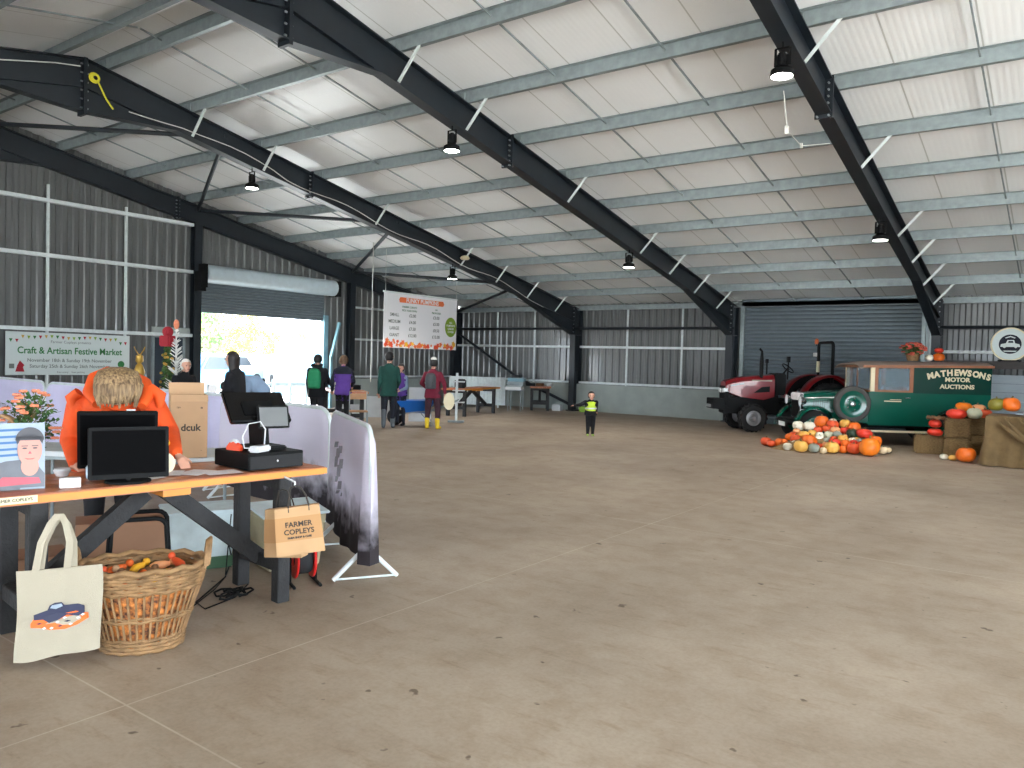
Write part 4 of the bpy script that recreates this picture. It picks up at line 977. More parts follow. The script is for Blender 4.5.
# ================================================================== PEOPLE
def orient(d):
    d = V(d).normalized(); return d
def ring_loft(mb, rings, n=18):
    """rings: (centre, side vector, front vector, rx, ry)"""
    vs = []
    for c, sd, fr, rx, ry in rings:
        for j in range(n):
            a = 2 * PI * j / n; ca, sa = math.cos(a), math.sin(a)
            ex = .82; vs.append(V(c) + sd * rx * math.copysign(abs(ca) ** ex, ca) + fr * ry * math.copysign(abs(sa) ** ex, sa))
    k = len(rings); fs = [(i * n + j, i * n + (j + 1) % n, (i + 1) * n + (j + 1) % n, (i + 1) * n + j) for i in range(k - 1) for j in range(n)]
    fs += [tuple(range(n))[::-1], tuple((k - 1) * n + j for j in range(n))]
    mb.add(vs, fs)
def capsule(mb, a, b, ra, rb, n=12):
    a, b = V(a), V(b); d = (b - a); L = d.length
    if L < 1e-5: mb.ell(a, ra, n, 8); return
    d.normalize(); pts = []; rs = []
    for q in (-.95, -.75, -.4, 0): pts.append(a + d * ra * q); rs.append(ra * math.sqrt(max(0, 1 - q * q)))
    for q in (0, .4, .75, .95): pts.append(b + d * rb * q); rs.append(rb * math.sqrt(max(0, 1 - q * q)))
    mb.tube(pts, rs, n)
class Fig:
    def __init__(s, name, label, voxel=.014): s.prims = []; s.mb = MB(); s.label = label; s.name = name; s.voxel = voxel; s.kids = []
    def cap(s, tag_, a, b, ra, rb): s.prims.append((tag_, V(a), V(b), ra, rb)); capsule(s.mb, a, b, ra, rb)
    def loft(s, tag_, rings):
        ring_loft(s.mb, rings)
        for r0, r1 in zip(rings[:-1], rings[1:]): 
            for o_ in (-.5, 0, .5): s.prims.append((tag_, V(r0[0]) + r0[1] * r0[3] * o_, V(r1[0]) + r1[1] * r1[3] * o_, r0[4] * .95 + .004, r1[4] * .95 + .004))
    def finish(s, mats, base, smooth_it=6):
        root = thing(s.name, s.label, 'person', base)
        me = bpy.data.meshes.new('body'); me.from_pydata(s.mb.v, [], s.mb.f); o = bpy.data.objects.new('body', me); COL.objects.link(o)
        bm = bmesh.new(); bm.from_mesh(me); bmesh.ops.recalc_face_normals(bm, faces=bm.faces); bm.to_mesh(me); bm.free()
        r = o.modifiers.new('r', 'REMESH'); r.mode = 'VOXEL'; r.voxel_size = s.voxel
        sm = o.modifiers.new('s', 'SMOOTH'); sm.factor = .5; sm.iterations = smooth_it
        bpy.context.view_layer.update(); m2 = bpy.data.meshes.new_from_object(o.evaluated_get(bpy.context.evaluated_depsgraph_get()))
        o.modifiers.clear(); o.data = m2; keys = []
        for p in s.prims:
            if p[0] not in keys: keys.append(p[0])
        m2.materials.clear()
        for k in keys: m2.materials.append(M[mats[k]])
        nf = len(m2.polygons); C_ = np.empty(nf * 3, dtype=np.float32)
        m2.polygons.foreach_get('center', C_); C_ = C_.reshape(-1, 3); best = np.full(nf, 1e9); idx = np.zeros(nf, dtype=np.int32)
        for tg, a, b, ra, rb in s.prims:
            a_, b_ = np.array(a), np.array(b); d = b_ - a_; L2 = max(1e-9, d @ d); t_ = np.clip((C_ - a_) @ d / L2, 0, 1)
            ds = np.linalg.norm(C_ - (a_ + t_[:, None] * d), axis=1) - (ra + (rb - ra) * t_); ds = np.abs(ds + .004)
            w_ = ds < best; best[w_] = ds[w_]; idx[w_] = keys.index(tg)
        m2.polygons.foreach_set('material_index', idx); m2.polygons.foreach_set('use_smooth', [True] * nf)
        m2.transform(Matrix.Translation(-V(base))); o.parent = root; o.name = 'body'; s.root = root
        return root
    def hand(s, w, d, nrm, sc=1.0, curl=.35, tg='skin', side=1):
        """wrist, finger direction, back-of-hand normal"""
        d = V(d).normalized(); nrm = V(nrm); nrm = (nrm - d * nrm.dot(d)).normalized(); a = d.cross(nrm) * side
        s.cap(tg, w, V(w) + d * .05 * sc, .022 * sc, .030 * sc)
        for i, (o_, L_) in enumerate([(-.031, .058), (-.011, .07), (.010, .074), (.030, .066)]):
            k0 = V(w) + d * .075 * sc + a * o_ * sc; k1 = k0 + (d * math.cos(curl * .6) - nrm * math.sin(curl * .6)) * L_ * .5 * sc; k2 = k1 + (d * math.cos(curl * 1.8) - nrm * math.sin(curl * 1.8)) * L_ * .5 * sc
            s.cap(tg, V(w) + d * .03 * sc + a * o_ * .6 * sc, k0, .013 * sc, .0105 * sc); s.cap(tg, k0, k1, .0105 * sc, .0095 * sc); s.cap(tg, k1, k2, .0095 * sc, .008 * sc)
        t0 = V(w) + d * .015 * sc + a * .024 * sc; t1 = t0 + (d * .6 + a * .8 - nrm * .2).normalized() * .04 * sc; s.cap(tg, t0, t1, .014 * sc, .011 * sc); s.cap(tg, t1, t1 + (d * .9 + a * .3 - nrm * .3).normalized() * .03 * sc, .011 * sc, .009 * sc)

def head(f, c, fwd, up, H, skin='skin'):
    """c centre of head, H head height"""
    fwd = V(fwd).normalized(); up = V(up).normalized(); up = (up - fwd * up.dot(fwd)).normalized(); sd = fwd.cross(up)
    f.cap(skin, V(c) + up * H * .13 - fwd * H * .04, V(c) + up * H * .10 + fwd * H * .06, H * .345, H * .33)
    f.cap(skin, V(c) - up * H * .02 + fwd * H * .08, V(c) - up * H * .30 + fwd * H * .16, H * .29, H * .17)
    f.cap(skin, V(c) + up * H * .03 + fwd * H * .38, V(c) - up * H * .07 + fwd * H * .44, H * .035, H * .055)
    for s_ in (-1, 1): f.cap(skin, V(c) + sd * s_ * H * .33 - up * H * .06, V(c) + sd * s_ * H * .36 + up * H * .04 - fwd * H * .04, H * .045, H * .06)
    return fwd, up, sd
def head_bits(root, c, fwd, up, H, hair, length=0.0, hairw=1.0, face=True, bun=False, hairlow=None):
    fwd = V(fwd).normalized(); up = V(up).normalized(); up = (up - fwd * up.dot(fwd)).normalized(); sd = fwd.cross(up); c = V(c)
    mb = MB(); n, m_ = 26, 16; vs = []
    for i in range(m_ + 1):
        t = PI * i / m_
        for j in range(n):
            p = 2 * PI * j / n; l = V((math.sin(t) * math.cos(p), math.sin(t) * math.sin(p), math.cos(t)))  # x fwd y side z up
            r = .425 * H; ft = l.x; 
            if ft > .2 and l.z < .45: r *= .80 - .1 * min(1, (ft - .2) * 2)
            if l.z < -.15 and ft < .2: r *= 1.0 - .1 * (-.15 - l.z)
            if l.z < -.80: r *= .85
            q = c + up * H * .06 + fwd * (l.x * r * 1.0 - H * .05) + sd * l.y * r * .93 * hairw + up * l.z * r * 1.12
            q += (fwd * math.sin(p * 7 + t * 3) + sd * math.cos(p * 5)) * .006 * H * 4 * .3; vs.append(q)
    mb.add(vs, [(i * n + j, i * n + (j + 1) % n, (i + 1) * n + (j + 1) % n, (i + 1) * n + j) for i in range(m_) for j in range(n)])
    if length:
        k = 8; rings = []
        dn = hairlow or -V((0, 0, 1))
        for i in range(k + 1):
            s_ = i / k; cc = c - fwd * H * (.13 + .12 * s_) + up * H * .1 + V(dn) * length * s_; w_ = H * (.40 - .05 * s_) * hairw; rings.append((cc, sd, fwd, w_ if s_ < 1 else w_ * .5, H * (.30 - .14 * s_)))
        ring_loft(mb, rings)
    if bun: mb.ell(c + up * H * .5 - fwd * H * .3, H * .15, 10, 7)
    WB(mb, 'hair', hair, root, smooth=70)
    if face:
        mb = MB()
        for s_ in (-1, 1): mb.ell(c + sd * s_ * H * .14 + fwd * H * .375 + up * .02 * H, (.012, .012, .008), 8, 6)
        WB(mb, 'eyes', 'eye', root); mb = MB(); mb.bar(c + fwd * H * .375 - up * H * .23 - sd * H * .09, c + fwd * H * .375 - up * H * .23 + sd * H * .09, .012, .008); WB(mb, 'mouth', 'mouth', root)

def stander(label, base, fdeg, H, mats, pose, hair, hlen=0.0, bulk=1.0, voxel=.013, skirt=None, hairw=1.0, face=True, legs_spread=.0, boots=.0, hood=False, lean=0.0, name='person', stance=.0, hdturn=0.0, hunch=0.0, bun=False, hk=.152):
    """fdeg: facing direction in degrees in plan. pose: dict l/r -> (elbow offset, wrist offset) in (side,front,up) fractions of H from shoulder"""
    b = V((base[0], base[1], 0)); fr = V((math.cos(math.radians(fdeg)), math.sin(math.radians(fdeg)), 0)); sd = fr.cross(V((0, 0, 1))); U = V((0, 0, 1))
    P = lambda x, y, z: b + sd * x * H + fr * (y + lean * max(0, z - .5)) * H + U * z * H
    f = Fig(name, label, voxel); B = bulk
    for s_ in (-1, 1):
        sx = s_ * (.052 + legs_spread); yy = s_ * stance
        f.cap('legs', P(s_ * .05, 0, .50), P(sx * 1.05, .012 + yy * .5, .285), .052 * H * B, .040 * H * B); f.cap('legs', P(sx * 1.05, .012 + yy * .5, .285), P(sx * 1.1, yy, .06), .040 * H * B, .026 * H * B)
        if boots: f.cap('boots', P(sx * 1.08, yy, boots), P(sx * 1.1, yy, .05), .036 * H, .032 * H)
        f.cap('boots', P(sx * 1.1, yy - .012, .028), P(sx * 1.25, yy + .085, .020), .027 * H, .020 * H)
    jl = skirt or .50
    rings = [(P(0, 0, jl - .02), sd, fr, .108 * H * B, .078 * H * B), (P(0, 0, jl + .05), sd, fr, .104 * H * B, .075 * H * B), (P(0, 0, .60), sd, fr, .088 * H * B, .062 * H * B), (P(0, .004, .70), sd, fr, .100 * H * B, .068 * H * B), (P(0, .0 - hunch * .1, .76), sd, fr, .102 * H * B, .064 * H * B), (P(0, -.005 - hunch * .1, .80), sd, fr, .074 * H * B, .050 * H * B), (P(0, -.005, .835), sd, fr, .044 * H, .042 * H)]
    f.loft('top', rings)
    hc = P(0, .018 + hunch, .918 - hunch * .3)
    f.cap('skin', P(0, -.002, .835), P(0, .008 + hunch * .6, .885), .032 * H, .030 * H)
    hf = Matrix.Rotation(math.radians(hdturn), 3, 'Z') @ fr; hu = U + hf * hunch * 2
    head(f, hc, hf, hu, hk * H)
    for s_, k in ((-1, 'l'), (1, 'r')):
        sh = P(s_ * .090 * B, -.004, .772); eo, wo = pose[k]
        e = sh + sd * s_ * eo[0] * H + fr * eo[1] * H + U * eo[2] * H; w_ = sh + sd * s_ * wo[0] * H + fr * wo[1] * H + U * wo[2] * H
        f.cap('sleeve', sh, e, .036 * H * B, .029 * H * B); f.cap('sleeve', e, w_, .029 * H * B, .021 * H * B)
        d = (w_ - e).normalized(); f.hand(w_ + d * .01, d, fr if abs(d.z) > .6 else U, H / 1.75 * .95, side=s_ if abs(d.z) > .6 else -s_)
    r = f.finish(mats, b)
    head_bits(r, hc, hf, hu, hk * H, hair, hlen, hairw, face, bun)
    if hood: mb = MB(); mb.tube([P(.055 * math.cos(a) * 1.2, -.02 + .045 * math.sin(a), .845 + .012 * math.sin(a)) for a in np.linspace(0, 2 * PI, 16, endpoint=False)], .022 * H, 8, closed=True); WB(mb, 'hood', mats['top'], r, smooth=70)
    f.P = P; f.sd = sd; f.fr = fr; return r, f
def backpack(root, f, H, m_, z0=.56, z1=.80, w_=.075, dp=.05, back=-.10):
    P = f.P; mb = MB(); ring_loft(mb, [(P(0, back, z), f.sd, f.fr, w_ * H * q, dp * H * q2) for z, q, q2 in ((z0, .85, .7), (z0 + .02, 1, 1), ((z0 + z1) / 2, 1.02, 1.1), (z1 - .05, .95, .95), (z1 - .01, .7, .7), (z1, .35, .35))], 20)
    bp = WB(mb, 'backpack', m_, root, smooth=60); mb = MB(); ring_loft(mb, [(P(0, back - dp * 1.02, z), f.sd, f.fr, w_ * H * .7 * q, dp * H * .3) for z, q in ((z0 + .02, .9), (z0 + .05, 1), (z0 + .10, .95))], 14); WB(mb, 'pocket', m_, bp, smooth=60)
    mb = MB()
    for s_ in (-1, 1): mb.tube([P(s_ * .05, back + .03, z0 + .03), P(s_ * .085, .02, .66), P(s_ * .07, .075, .75), P(s_ * .055, .02, .83), P(s_ * .04, back + .03, z1 - .03)], .011 * H, 6)
    WB(mb, 'shoulder_straps', m_, root, smooth=60); return bp
DN = ((.02, -.01, -.165), (.03, .05, -.31))
FWD = ((.02, .02, -.16), (-.02, .15, -.20))
toC = lambda p: math.degrees(math.atan2(CAM.y - p[1], CAM.x - p[0]))

# man in dark green coat and grey wellies
p = FL(388, 428); r, f = stander('person in a dark green coat and tall grey wellingtons, back turned, under the price banner', (p.x, p.y), 130, 1.72, {'legs': 'cloth_navy', 'boots': 'welly_grey', 'top': 'cloth_green_dark', 'sleeve': 'cloth_green_dark', 'skin': 'skin'}, {'l': DN, 'r': ((.03, .03, -.155), (.0, .13, -.235))}, 'hair_black', boots=.22, bulk=1.1, skirt=.44, hdturn=-30, stance=.03)
# child with purple top beyond
p = W(401, 392, 18.2); p.z = 0; r, f = stander('small child in a purple top, half hidden by the person in the dark green coat', (p.x, p.y), toC(p) - 30, 1.45, {'legs': 'cloth_navy', 'boots': 'black', 'top': 'cloth_purple', 'sleeve': 'cloth_bluegrey', 'skin': 'skin'}, {'l': FWD, 'r': FWD}, 'hair_dark')
# maroon coat, yellow boots
p = FL(432, 429); r, f = stander('person in a maroon coat with grey backpack and bright yellow boots, back turned', (p.x, p.y), 112, 1.60, {'legs': 'cloth_plum', 'boots': 'welly_yellow', 'top': 'cloth_maroon', 'sleeve': 'cloth_maroon', 'skin': 'skin'}, {'l': ((.07, .0, -.13), (.02, .08, -.2)), 'r': ((.07, .0, -.13), (.06, .05, -.25))}, 'hair_black', boots=.14, bulk=1.12, skirt=.46, legs_spread=.018, hairw=1.05)
backpack(r, f, 1.6, 'pack_grey', z0=.57, z1=.79)
bc2 = f.P(.0, -.02, .89); mb = MB(); mb.ell(f.P(0, .01, .985), (.075, .075, .05), 12, 8); WB(mb, 'bobble', 'hair_white', r, smooth=60)
q = f.P(.235, .02, .40); mb = MB(); fan_disc(mb, q, (CAM - q), .145, t=.03, sy=1.35, sx=.85); solo(mb, 'round_bag', 'cream', 'round cream bag hanging beside the maroon-coated person', 'bag', bevel=.008)
# green backpack person
p = W(317, 395, 17.4); r, f = stander('person in black carrying a bright green backpack, beside the open roller door', (p.x, p.y), 118, 1.62, {'legs': 'cloth_black', 'boots': 'black', 'top': 'cloth_black', 'sleeve': 'cloth_black', 'skin': 'skin'}, {'l': DN, 'r': ((.04, .04, -.15), (.05, .14, -.2))}, 'hair_black', bulk=1.18, skirt=.42, hood=True)
bp = backpack(r, f, 1.62, 'cloth_green', z0=.53, z1=.80, w_=.088, dp=.05, back=-.105)
mb = MB(); q = f.P(0, -.163, .585); mb.bar(q - f.sd * .06, q + f.sd * .06, .004, .035); WB(mb, 'pocket_logo', 'white', bp)
# purple jacket person
p = W(343, 395, 17.3); r, f = stander('person in a purple jacket with navy shoulders, next to the green backpack', (p.x, p.y), 128, 1.62, {'legs': 'cloth_black', 'boots': 'black', 'top': 'cloth_purple', 'yoke': 'cloth_navy', 'sleeve': 'cloth_navy', 'skin': 'skin'}, {'l': ((.05, .0, -.155), (.06, .08, -.26)), 'r': ((.03, .05, -.14), (.0, .14, -.2))}, 'hair_brown', bulk=1.12, skirt=.47, hlen=.10)
mb = MB(); ring_loft(mb, [(f.P(0, 0, z), f.sd, f.fr, 1.62 * rx, 1.62 * ry) for z, rx, ry in ((.735, .118, .082), (.77, .124, .082), (.81, .108, .068), (.84, .06, .055))]); WB(mb, 'shoulder_yoke', 'cloth_navy', r, smooth=60)
# leaning long-haired person and companion at the roller door
p = W(238, 395, 11.9); p.z = 0; r, f = stander('person with long dark hair and dark top, leaning left before the open roller door', (p.x, p.y), 205, 1.63, {'legs': 'cloth_black', 'boots': 'black', 'top': 'cloth_black', 'sleeve': 'cloth_black', 'skin': 'skin'}, {'l': FWD, 'r': ((.02, .05, -.15), (.0, .16, -.2))}, 'hair_dark', hlen=.42, bulk=1.12, lean=.12, hairw=1.1)
f = Fig('person', 'person in a pale blue-grey top bending far forward behind the long-haired person', .014)
hp_ = W(260, 396, 12.6); sh_ = W(243, 384, 12.4); g_ = V((hp_.x, hp_.y, 0)); fr_ = (sh_ - hp_); fr_.z = 0; fr_.normalize(); sd_ = fr_.cross(V((0, 0, 1)))
for s_ in (-1, 1): f.cap('legs', g_ + sd_ * .1 * s_ + V((0, 0, .85)), g_ + sd_ * .11 * s_ + V((0, 0, .45)), .10, .07); f.cap('legs', g_ + sd_ * .11 * s_ + V((0, 0, .45)), g_ + sd_ * .11 * s_ + V((0, 0, .07)), .07, .045); f.cap('boots', g_ + sd_ * .11 * s_ + V((0, 0, .04)), g_ + sd_ * .13 * s_ + fr_ * .16 + V((0, 0, .035)), .045, .035)
nz = V((0, 0, 1)); f.loft('top', [(g_ + V((0, 0, .82)), sd_, fr_, .17, .15), (g_ + V((0, 0, .97)), sd_, (fr_ - nz * .4).normalized(), .19, .17), (g_ + fr_ * .12 + V((0, 0, 1.10)), sd_, (fr_ * .5 - nz).normalized(), .20, .16), (sh_ + V((0, 0, .02)), sd_, (fr_ * .1 - nz).normalized(), .20, .13), (sh_ + fr_ * .1, sd_, -nz, .10, .08)])
hd_ = sh_ + fr_ * .25 - nz * .06; f.cap('skin', sh_ + fr_ * .05, hd_, .055, .05); head(f, hd_, fr_ * .5 - nz, fr_ + nz * .5, .22)
for s_ in (-1, 1): a_ = sh_ + sd_ * .19 * s_; f.cap('sleeve', a_, a_ - nz * .27 + fr_ * .05, .06, .045); f.cap('sleeve', a_ - nz * .27 + fr_ * .05, a_ - nz * .45 + fr_ * .18, .045, .035); f.hand(a_ - nz * .46 + fr_ * .19, fr_ * .5 - nz * .8, fr_, 1, side=s_)
r = f.finish({'legs': 'cloth_grey', 'boots': 'black', 'top': 'cloth_bluegrey', 'sleeve': 'cloth_bluegrey', 'skin': 'skin'}, g_); head_bits(r, hd_, fr_ * .5 - nz, fr_ + nz * .5, .22, 'hair_dark')
# seated elder
p = W(184, 400, 12.9); p.z = 0; r, f = stander('white-haired person in dark clothes watching over the counter beside the dark door', (p.x, p.y), toC(p) + 25, 1.49, {'legs': 'cloth_black', 'boots': 'black', 'top': 'cloth_black', 'sleeve': 'cloth_black', 'skin': 'skin'}, {'l': FWD, 'r': FWD}, 'hair_white', bulk=1.1, hunch=.02)
# little child in hi-vis
p = FL(590, 436); fd = toC(p) + 12
r, f = stander('small child in black clothes with yellow hi-vis vest and lime boots, arm held out', (p.x, p.y), fd, .95, {'legs': 'cloth_black', 'boots': 'boot_lime', 'top': 'cloth_black', 'sleeve': 'cloth_black', 'skin': 'skin'}, {'l': ((.0, .0, -.11), (.0, .03, -.20)), 'r': ((.13, .04, -.055), (.27, .06, -.075))}, 'hair_dark', bulk=1.38, boots=.12, voxel=.009, hk=.205)
# swap to bigger child's head: add second layer through cap-like hair already placed
mb = MB(); ring_loft(mb, [(f.P(0, .002, z), f.sd, f.fr, .95 * rx, .95 * ry) for z, rx, ry in ((.53, .126, .094), (.60, .124, .092), (.70, .134, .096), (.765, .128, .09), (.79, .09, .07))]); WB(mb, 'hi_vis_vest', 'hivis', r, smooth=60)
mb = MB(); ring_loft(mb, [(f.P(0, .002, z), f.sd, f.fr, .95 * .136, .95 * .099) for z in (.62, .65)]); WB(mb, 'reflective_band', 'white', r, smooth=60)

# person in orange leaning over the counter, head bowed -----------------
f = Fig('person', 'person in a bright orange hooded jacket leaning over the counter with head bowed', .008)
F_ = V((.93, -.36, 0)).normalized(); S_ = V((.36, .93, 0)).normalized(); U_ = V((0, 0, 1))      # front and image-right side
hd = W(118, 384, 5.0); shR = W(151, 402, 5.28); shL = W(80, 406, 5.28); ch = W(116, 425, 5.36)
wr = W(176, 453, 5.02); elR = W(170, 432, 5.3); handc = W(183, 462, 4.95)
elL = W(70, 440, 5.3); wL = W(76, 466, 5.02)
hip = V((ch.x, ch.y, 0)) - F_ * .38
for s_ in (-1, 1):
    k = hip + S_ * .10 * s_; f.cap('legs', k + U_ * .86, k + U_ * .48 + F_ * .03, .105, .07); f.cap('legs', k + U_ * .48 + F_ * .03, k + U_ * .08, .07, .045); f.cap('boots', k + U_ * .045, k + F_ * .14 + U_ * .035, .045, .034)
mid = (hip + U_ * .9); top_ = W(116, 398, 5.32)
sp = lambda a, b, t_: a.lerp(b, t_)
ax = (top_ - mid).normalized(); fr2 = (F_ - ax * F_.dot(ax)).normalized()
f.loft('top', [(mid - ax * .12, S_, fr2, .21, .15), (mid + ax * .05, S_, fr2, .20, .145), (sp(mid, top_, .5), S_, fr2, .215, .15), (sp(mid, top_, .8), S_, fr2, .235, .15), (sp(mid, top_, .97), S_, fr2, .20, .13), (top_ + ax * .05, S_, fr2, .11, .09)])
f.cap('sleeve', shR, elR, .085, .062); f.cap('sleeve', elR, wr, .062, .042); f.cap('sleeve', shL, elL, .085, .065); f.cap('sleeve', elL, wL, .062, .042)
f.cap('skin', top_ + F_ * .02, hd - F_ * .04 - U_ * .02, .06, .06)
hfw = (F_ * .45 - U_ * .9).normalized(); hup = (F_ * .9 + U_ * .45).normalized(); head(f, hd, hfw, hup, .235)
f.hand(wr + (handc - wr) * .4, handc - wr, U_, .95, .3, side=-1); f.hand(wL, (W(92, 471, 4.85) - wL), U_, .95, .3, side=1)
r = f.finish({'legs': 'cloth_black', 'boots': 'black', 'top': 'orange_vest', 'sleeve': 'orange_jacket', 'skin': 'skin'}, hip, 8)
# blond hair falling forward over the face
mb = MB(); hs = S_
ring_loft(mb, [(W(118, 367, 5.0), hs, F_, .05, .05), (W(118, 371, 4.99), hs, F_, .115, .10), (W(118, 379, 4.97), hs, F_, .138, .135), (W(118, 388, 4.96), hs, F_, .142, .135), (W(117, 394, 4.95), hs, F_, .130, .12), (W(117, 399, 4.95), hs, F_, .112, .10), (W(116, 402, 4.95), hs, F_, .10, .07), (W(116, 404, 4.95), hs, F_, .05, .03)], 30)
rnd = random.Random(8)
for i in range(60):
    a = rnd.uniform(-1.25, 1.25); q0 = W(118, 372, 4.99); o_ = hs * math.sin(a) * .142 + F_ * math.cos(a) * .138; q1 = W(118, 385, 4.96) + o_ * 1.02; q2 = W(117, 394, 4.95) + o_ * rnd.uniform(.92, 1.0); q3 = W(117, rnd.uniform(398, 408), 4.95) + o_ * .84
    mb.tube([q0 + o_ * .3 + U_ * .012, q0 + o_ * .72, q1, q2, q3], [.006, .010, .010, .009, .004], 5)
WB(mb, 'hair', 'hair_blond', r, smooth=70)
mb = MB()   # hood standing round the neck
mb.tube([W(97, 404, 5.12), W(90, 392, 5.2), W(95, 379, 5.32), W(108, 374, 5.4), W(128, 377, 5.4), W(144, 384, 5.3), W(149, 394, 5.2), W(142, 406, 5.12)], [.03, .045, .05, .055, .055, .05, .045, .03], 10); WB(mb, 'hood', 'orange_vest', r, smooth=70)
for a_, b_, c_, d_ in (((79, 392), (72, 398), (73, 410), 5.22), ((150, 388), (160, 396), (160, 408), 5.22)): mb = MB(); mb.tube([W(*a_, d_), W(*b_, d_), W(*c_, d_)], [.035, .045, .02], 8); WB(mb, 'vest_shoulder', 'orange_vest', r, smooth=70)
mb = MB(); mb.tube([W(104, 409, 5.03), W(112, 414, 5.0), W(124, 415, 5.0), W(134, 410, 5.03)], [.02, .028, .028, .02], 8); WB(mb, 'collar', 'orange_vest', r, smooth=70)
mb = MB(); q = W(131, 412, 4.92); mb.box(q, (.012, .05, .035), Matrix.Rotation(-.36, 3, 'Z')); WB(mb, 'lanyard_card', 'white', r)
mb = MB(); q = W(165, 449, 5.05); mb.ell(q, (.03, .04, .075), 10, 8); WB(mb, 'cuff_tag', 'yellow', r)

# ================================================================== BACKGROUND STALLS
mb_t = make_table('plank trestle table further back, behind the person in the purple jacket', (4.55, -9.55, 0), math.radians(60), L=2.2, H=.8)
make_table('plank trestle table against the corner, between the maroon coat and the stacked crates', (4.45, -4.6, 0), math.radians(12), L=2.4, H=.78)
make_table('plank trestle table at the back wall, right of the stacked crates', (4.35, -.95, 0), math.radians(35), L=1.5, H=.78)
# items on the far table
def pumpkin_mesh(mb, c, r, sq=.8, ribs=9, ph=0.0, n=18, m_=9, lean=(0, 0)):
    c = V(c); vs = []
    for i in range(m_ + 1):
        t = PI * i / m_
        for j in range(n * 2):
            a = 2 * PI * j / (n * 2); rr = r * (1 - .075 * abs(math.cos(a * ribs / 2 + ph))) * math.sin(t) ** .85
            z = -math.cos(t) * r * sq * (1 - .16 * (1 - math.sin(t)) ** 2); x, y = rr * math.cos(a), rr * math.sin(a); vs.append(c + V((x + z * lean[0], y + z * lean[1], z)))
    N = n * 2; mb.add(vs, [(i * N + j, i * N + (j + 1) % N, (i + 1) * N + (j + 1) % N, (i + 1) * N + j) for i in range(m_) for j in range(N)])
def pumpkin(label, c, r, col, group=None, sq=.8, seed=0, n=10, cat='pumpkin', stem=True, lean=None):
    rnd = random.Random(seed); t = thing('pumpkin', label, cat, (c[0], c[1], c[2] - r * sq * .98), rnd.uniform(0, 6), group)
    ln = lean if lean is not None else (rnd.uniform(-.15, .15), rnd.uniform(-.15, .15))
    mb = MB(); pumpkin_mesh(mb, (0, 0, r * sq * .98), r, sq, rnd.choice((8, 9, 10)), rnd.uniform(0, 3), n, 8, ln); mb.build('flesh', 'pumpkin_' + col, t, smooth=80)
    if stem: mb = MB(); z = r * sq * 1.78; mb.tube([(ln[0] * r * .7, ln[1] * r * .7, z - r * .12), (r * .05, 0, z + r * .12), (r * .17, r * .05, z + r * .26)], [r * .13, r * .08, r * .09], 6); mb.build('stem', 'stem', t, smooth=60)
    return t
p = W(357, 385, 17.6); pumpkin('orange pumpkin on the far table beside the purple jacket', (5.15, -10.0, .80 + .12), .15, 'O', seed=2)
t = thing('black_case', 'low black case lying on the far table beside the orange pumpkin', 'case', (4.75, -9.62, .81), math.radians(-30)); mb = MB(); mb.box((0, 0, .05), (.3, .6, .1)); mb.build('body', 'black', t, bevel=.01); mb = MB(); mb.box((0, 0, .102), (.31, .61, .012)); mb.build('lid', 'black', t)
mb = MB(); mb.hexa([(3.85, -9.25, .80), (4.05, -9.25, .80), (4.05, -9.05, .80), (3.85, -9.05, .80)], [(3.8, -9.3, .98), (4.1, -9.3, .98), (4.1, -9.0, .98), (3.8, -9.0, .98)]); solo(mb, 'white_tub', 'white', 'white tub on the far table left of the dark green coat', 'tub')
t = thing('wire_rack', 'grey wire display rack on the far table', 'rack', (5.25, -9.6, .8), 0)
# chair frame in front of that table
t.location = (4.3, -9.3, .81)
for z in (.12, .3): 
    mb = MB(); mb.tube([(-.2, -.12, z), (.2, -.12, z), (.2, .12, z), (-.2, .12, z)], .006, 5, closed=True); 
    for i in range(7): mb.tube([(-.2 + i * .066, -.12, z), (-.2 + i * .066, .12, z)], .004, 4)
    mb.build('shelf', 'steel_old', t)
mb = MB()
for x in (-.2, .2):
    for y in (-.12, .12): mb.tube([(x, y, 0), (x, y, .42)], .007, 5)
mb.build('uprights', 'steel_old', t)
p = FL(358, 432); t = thing('metal_chair', 'empty grey tubular metal chair in front of the far plank table', 'chair', (p.x, p.y, 0), math.radians(-40))
mb = MB(); mb.box((0, 0, .44), (.38, .38, .025)); mb.build('seat', 'wood_plain', t, bevel=.008)
for s_ in (-1, 1):
    mb = MB(); mb.tube([(-.17, s_ * .18, 0), (-.17, s_ * .18, .84)], .012, 6); mb.build('leg', 'steel_old', t); mb = MB(); mb.tube([(.17, s_ * .18, 0), (.17, s_ * .18, .44)], .012, 6); mb.build('leg', 'steel_old', t)
mb = MB(); mb.tube([(-.17, -.18, .84), (-.17, -.1, .87), (-.17, .1, .87), (-.17, .18, .84)], .012, 6); mb.box((-.17, 0, .74), (.015, .34, .12)); mb.build('backrest', 'wood_plain', t)
mb = MB(); mb.tube([(.17, -.18, .2), (.17, .18, .2)], .009, 6); mb.build('stretcher', 'steel_old', t)
# white boards leaning low behind, pale plinth boxes
for i, (px, D, w_, h_, lb) in enumerate([(378, 20.5, .9, .55, 'white panel on the floor under the far plank table'), (420, 19.5, .55, .85, 'white panel standing between the dark green and the maroon coats'), (352, 20, .7, .35, 'low white board on the floor beyond the purple jacket')]):
    p = W(px, 400, D); mb = MB(); mb.box((p.x, p.y, h_ / 2), (.04, w_, h_), math.radians(-54 + 10 * i)); t = solo(mb, 'display_board', 'white_paint', lb, 'board')
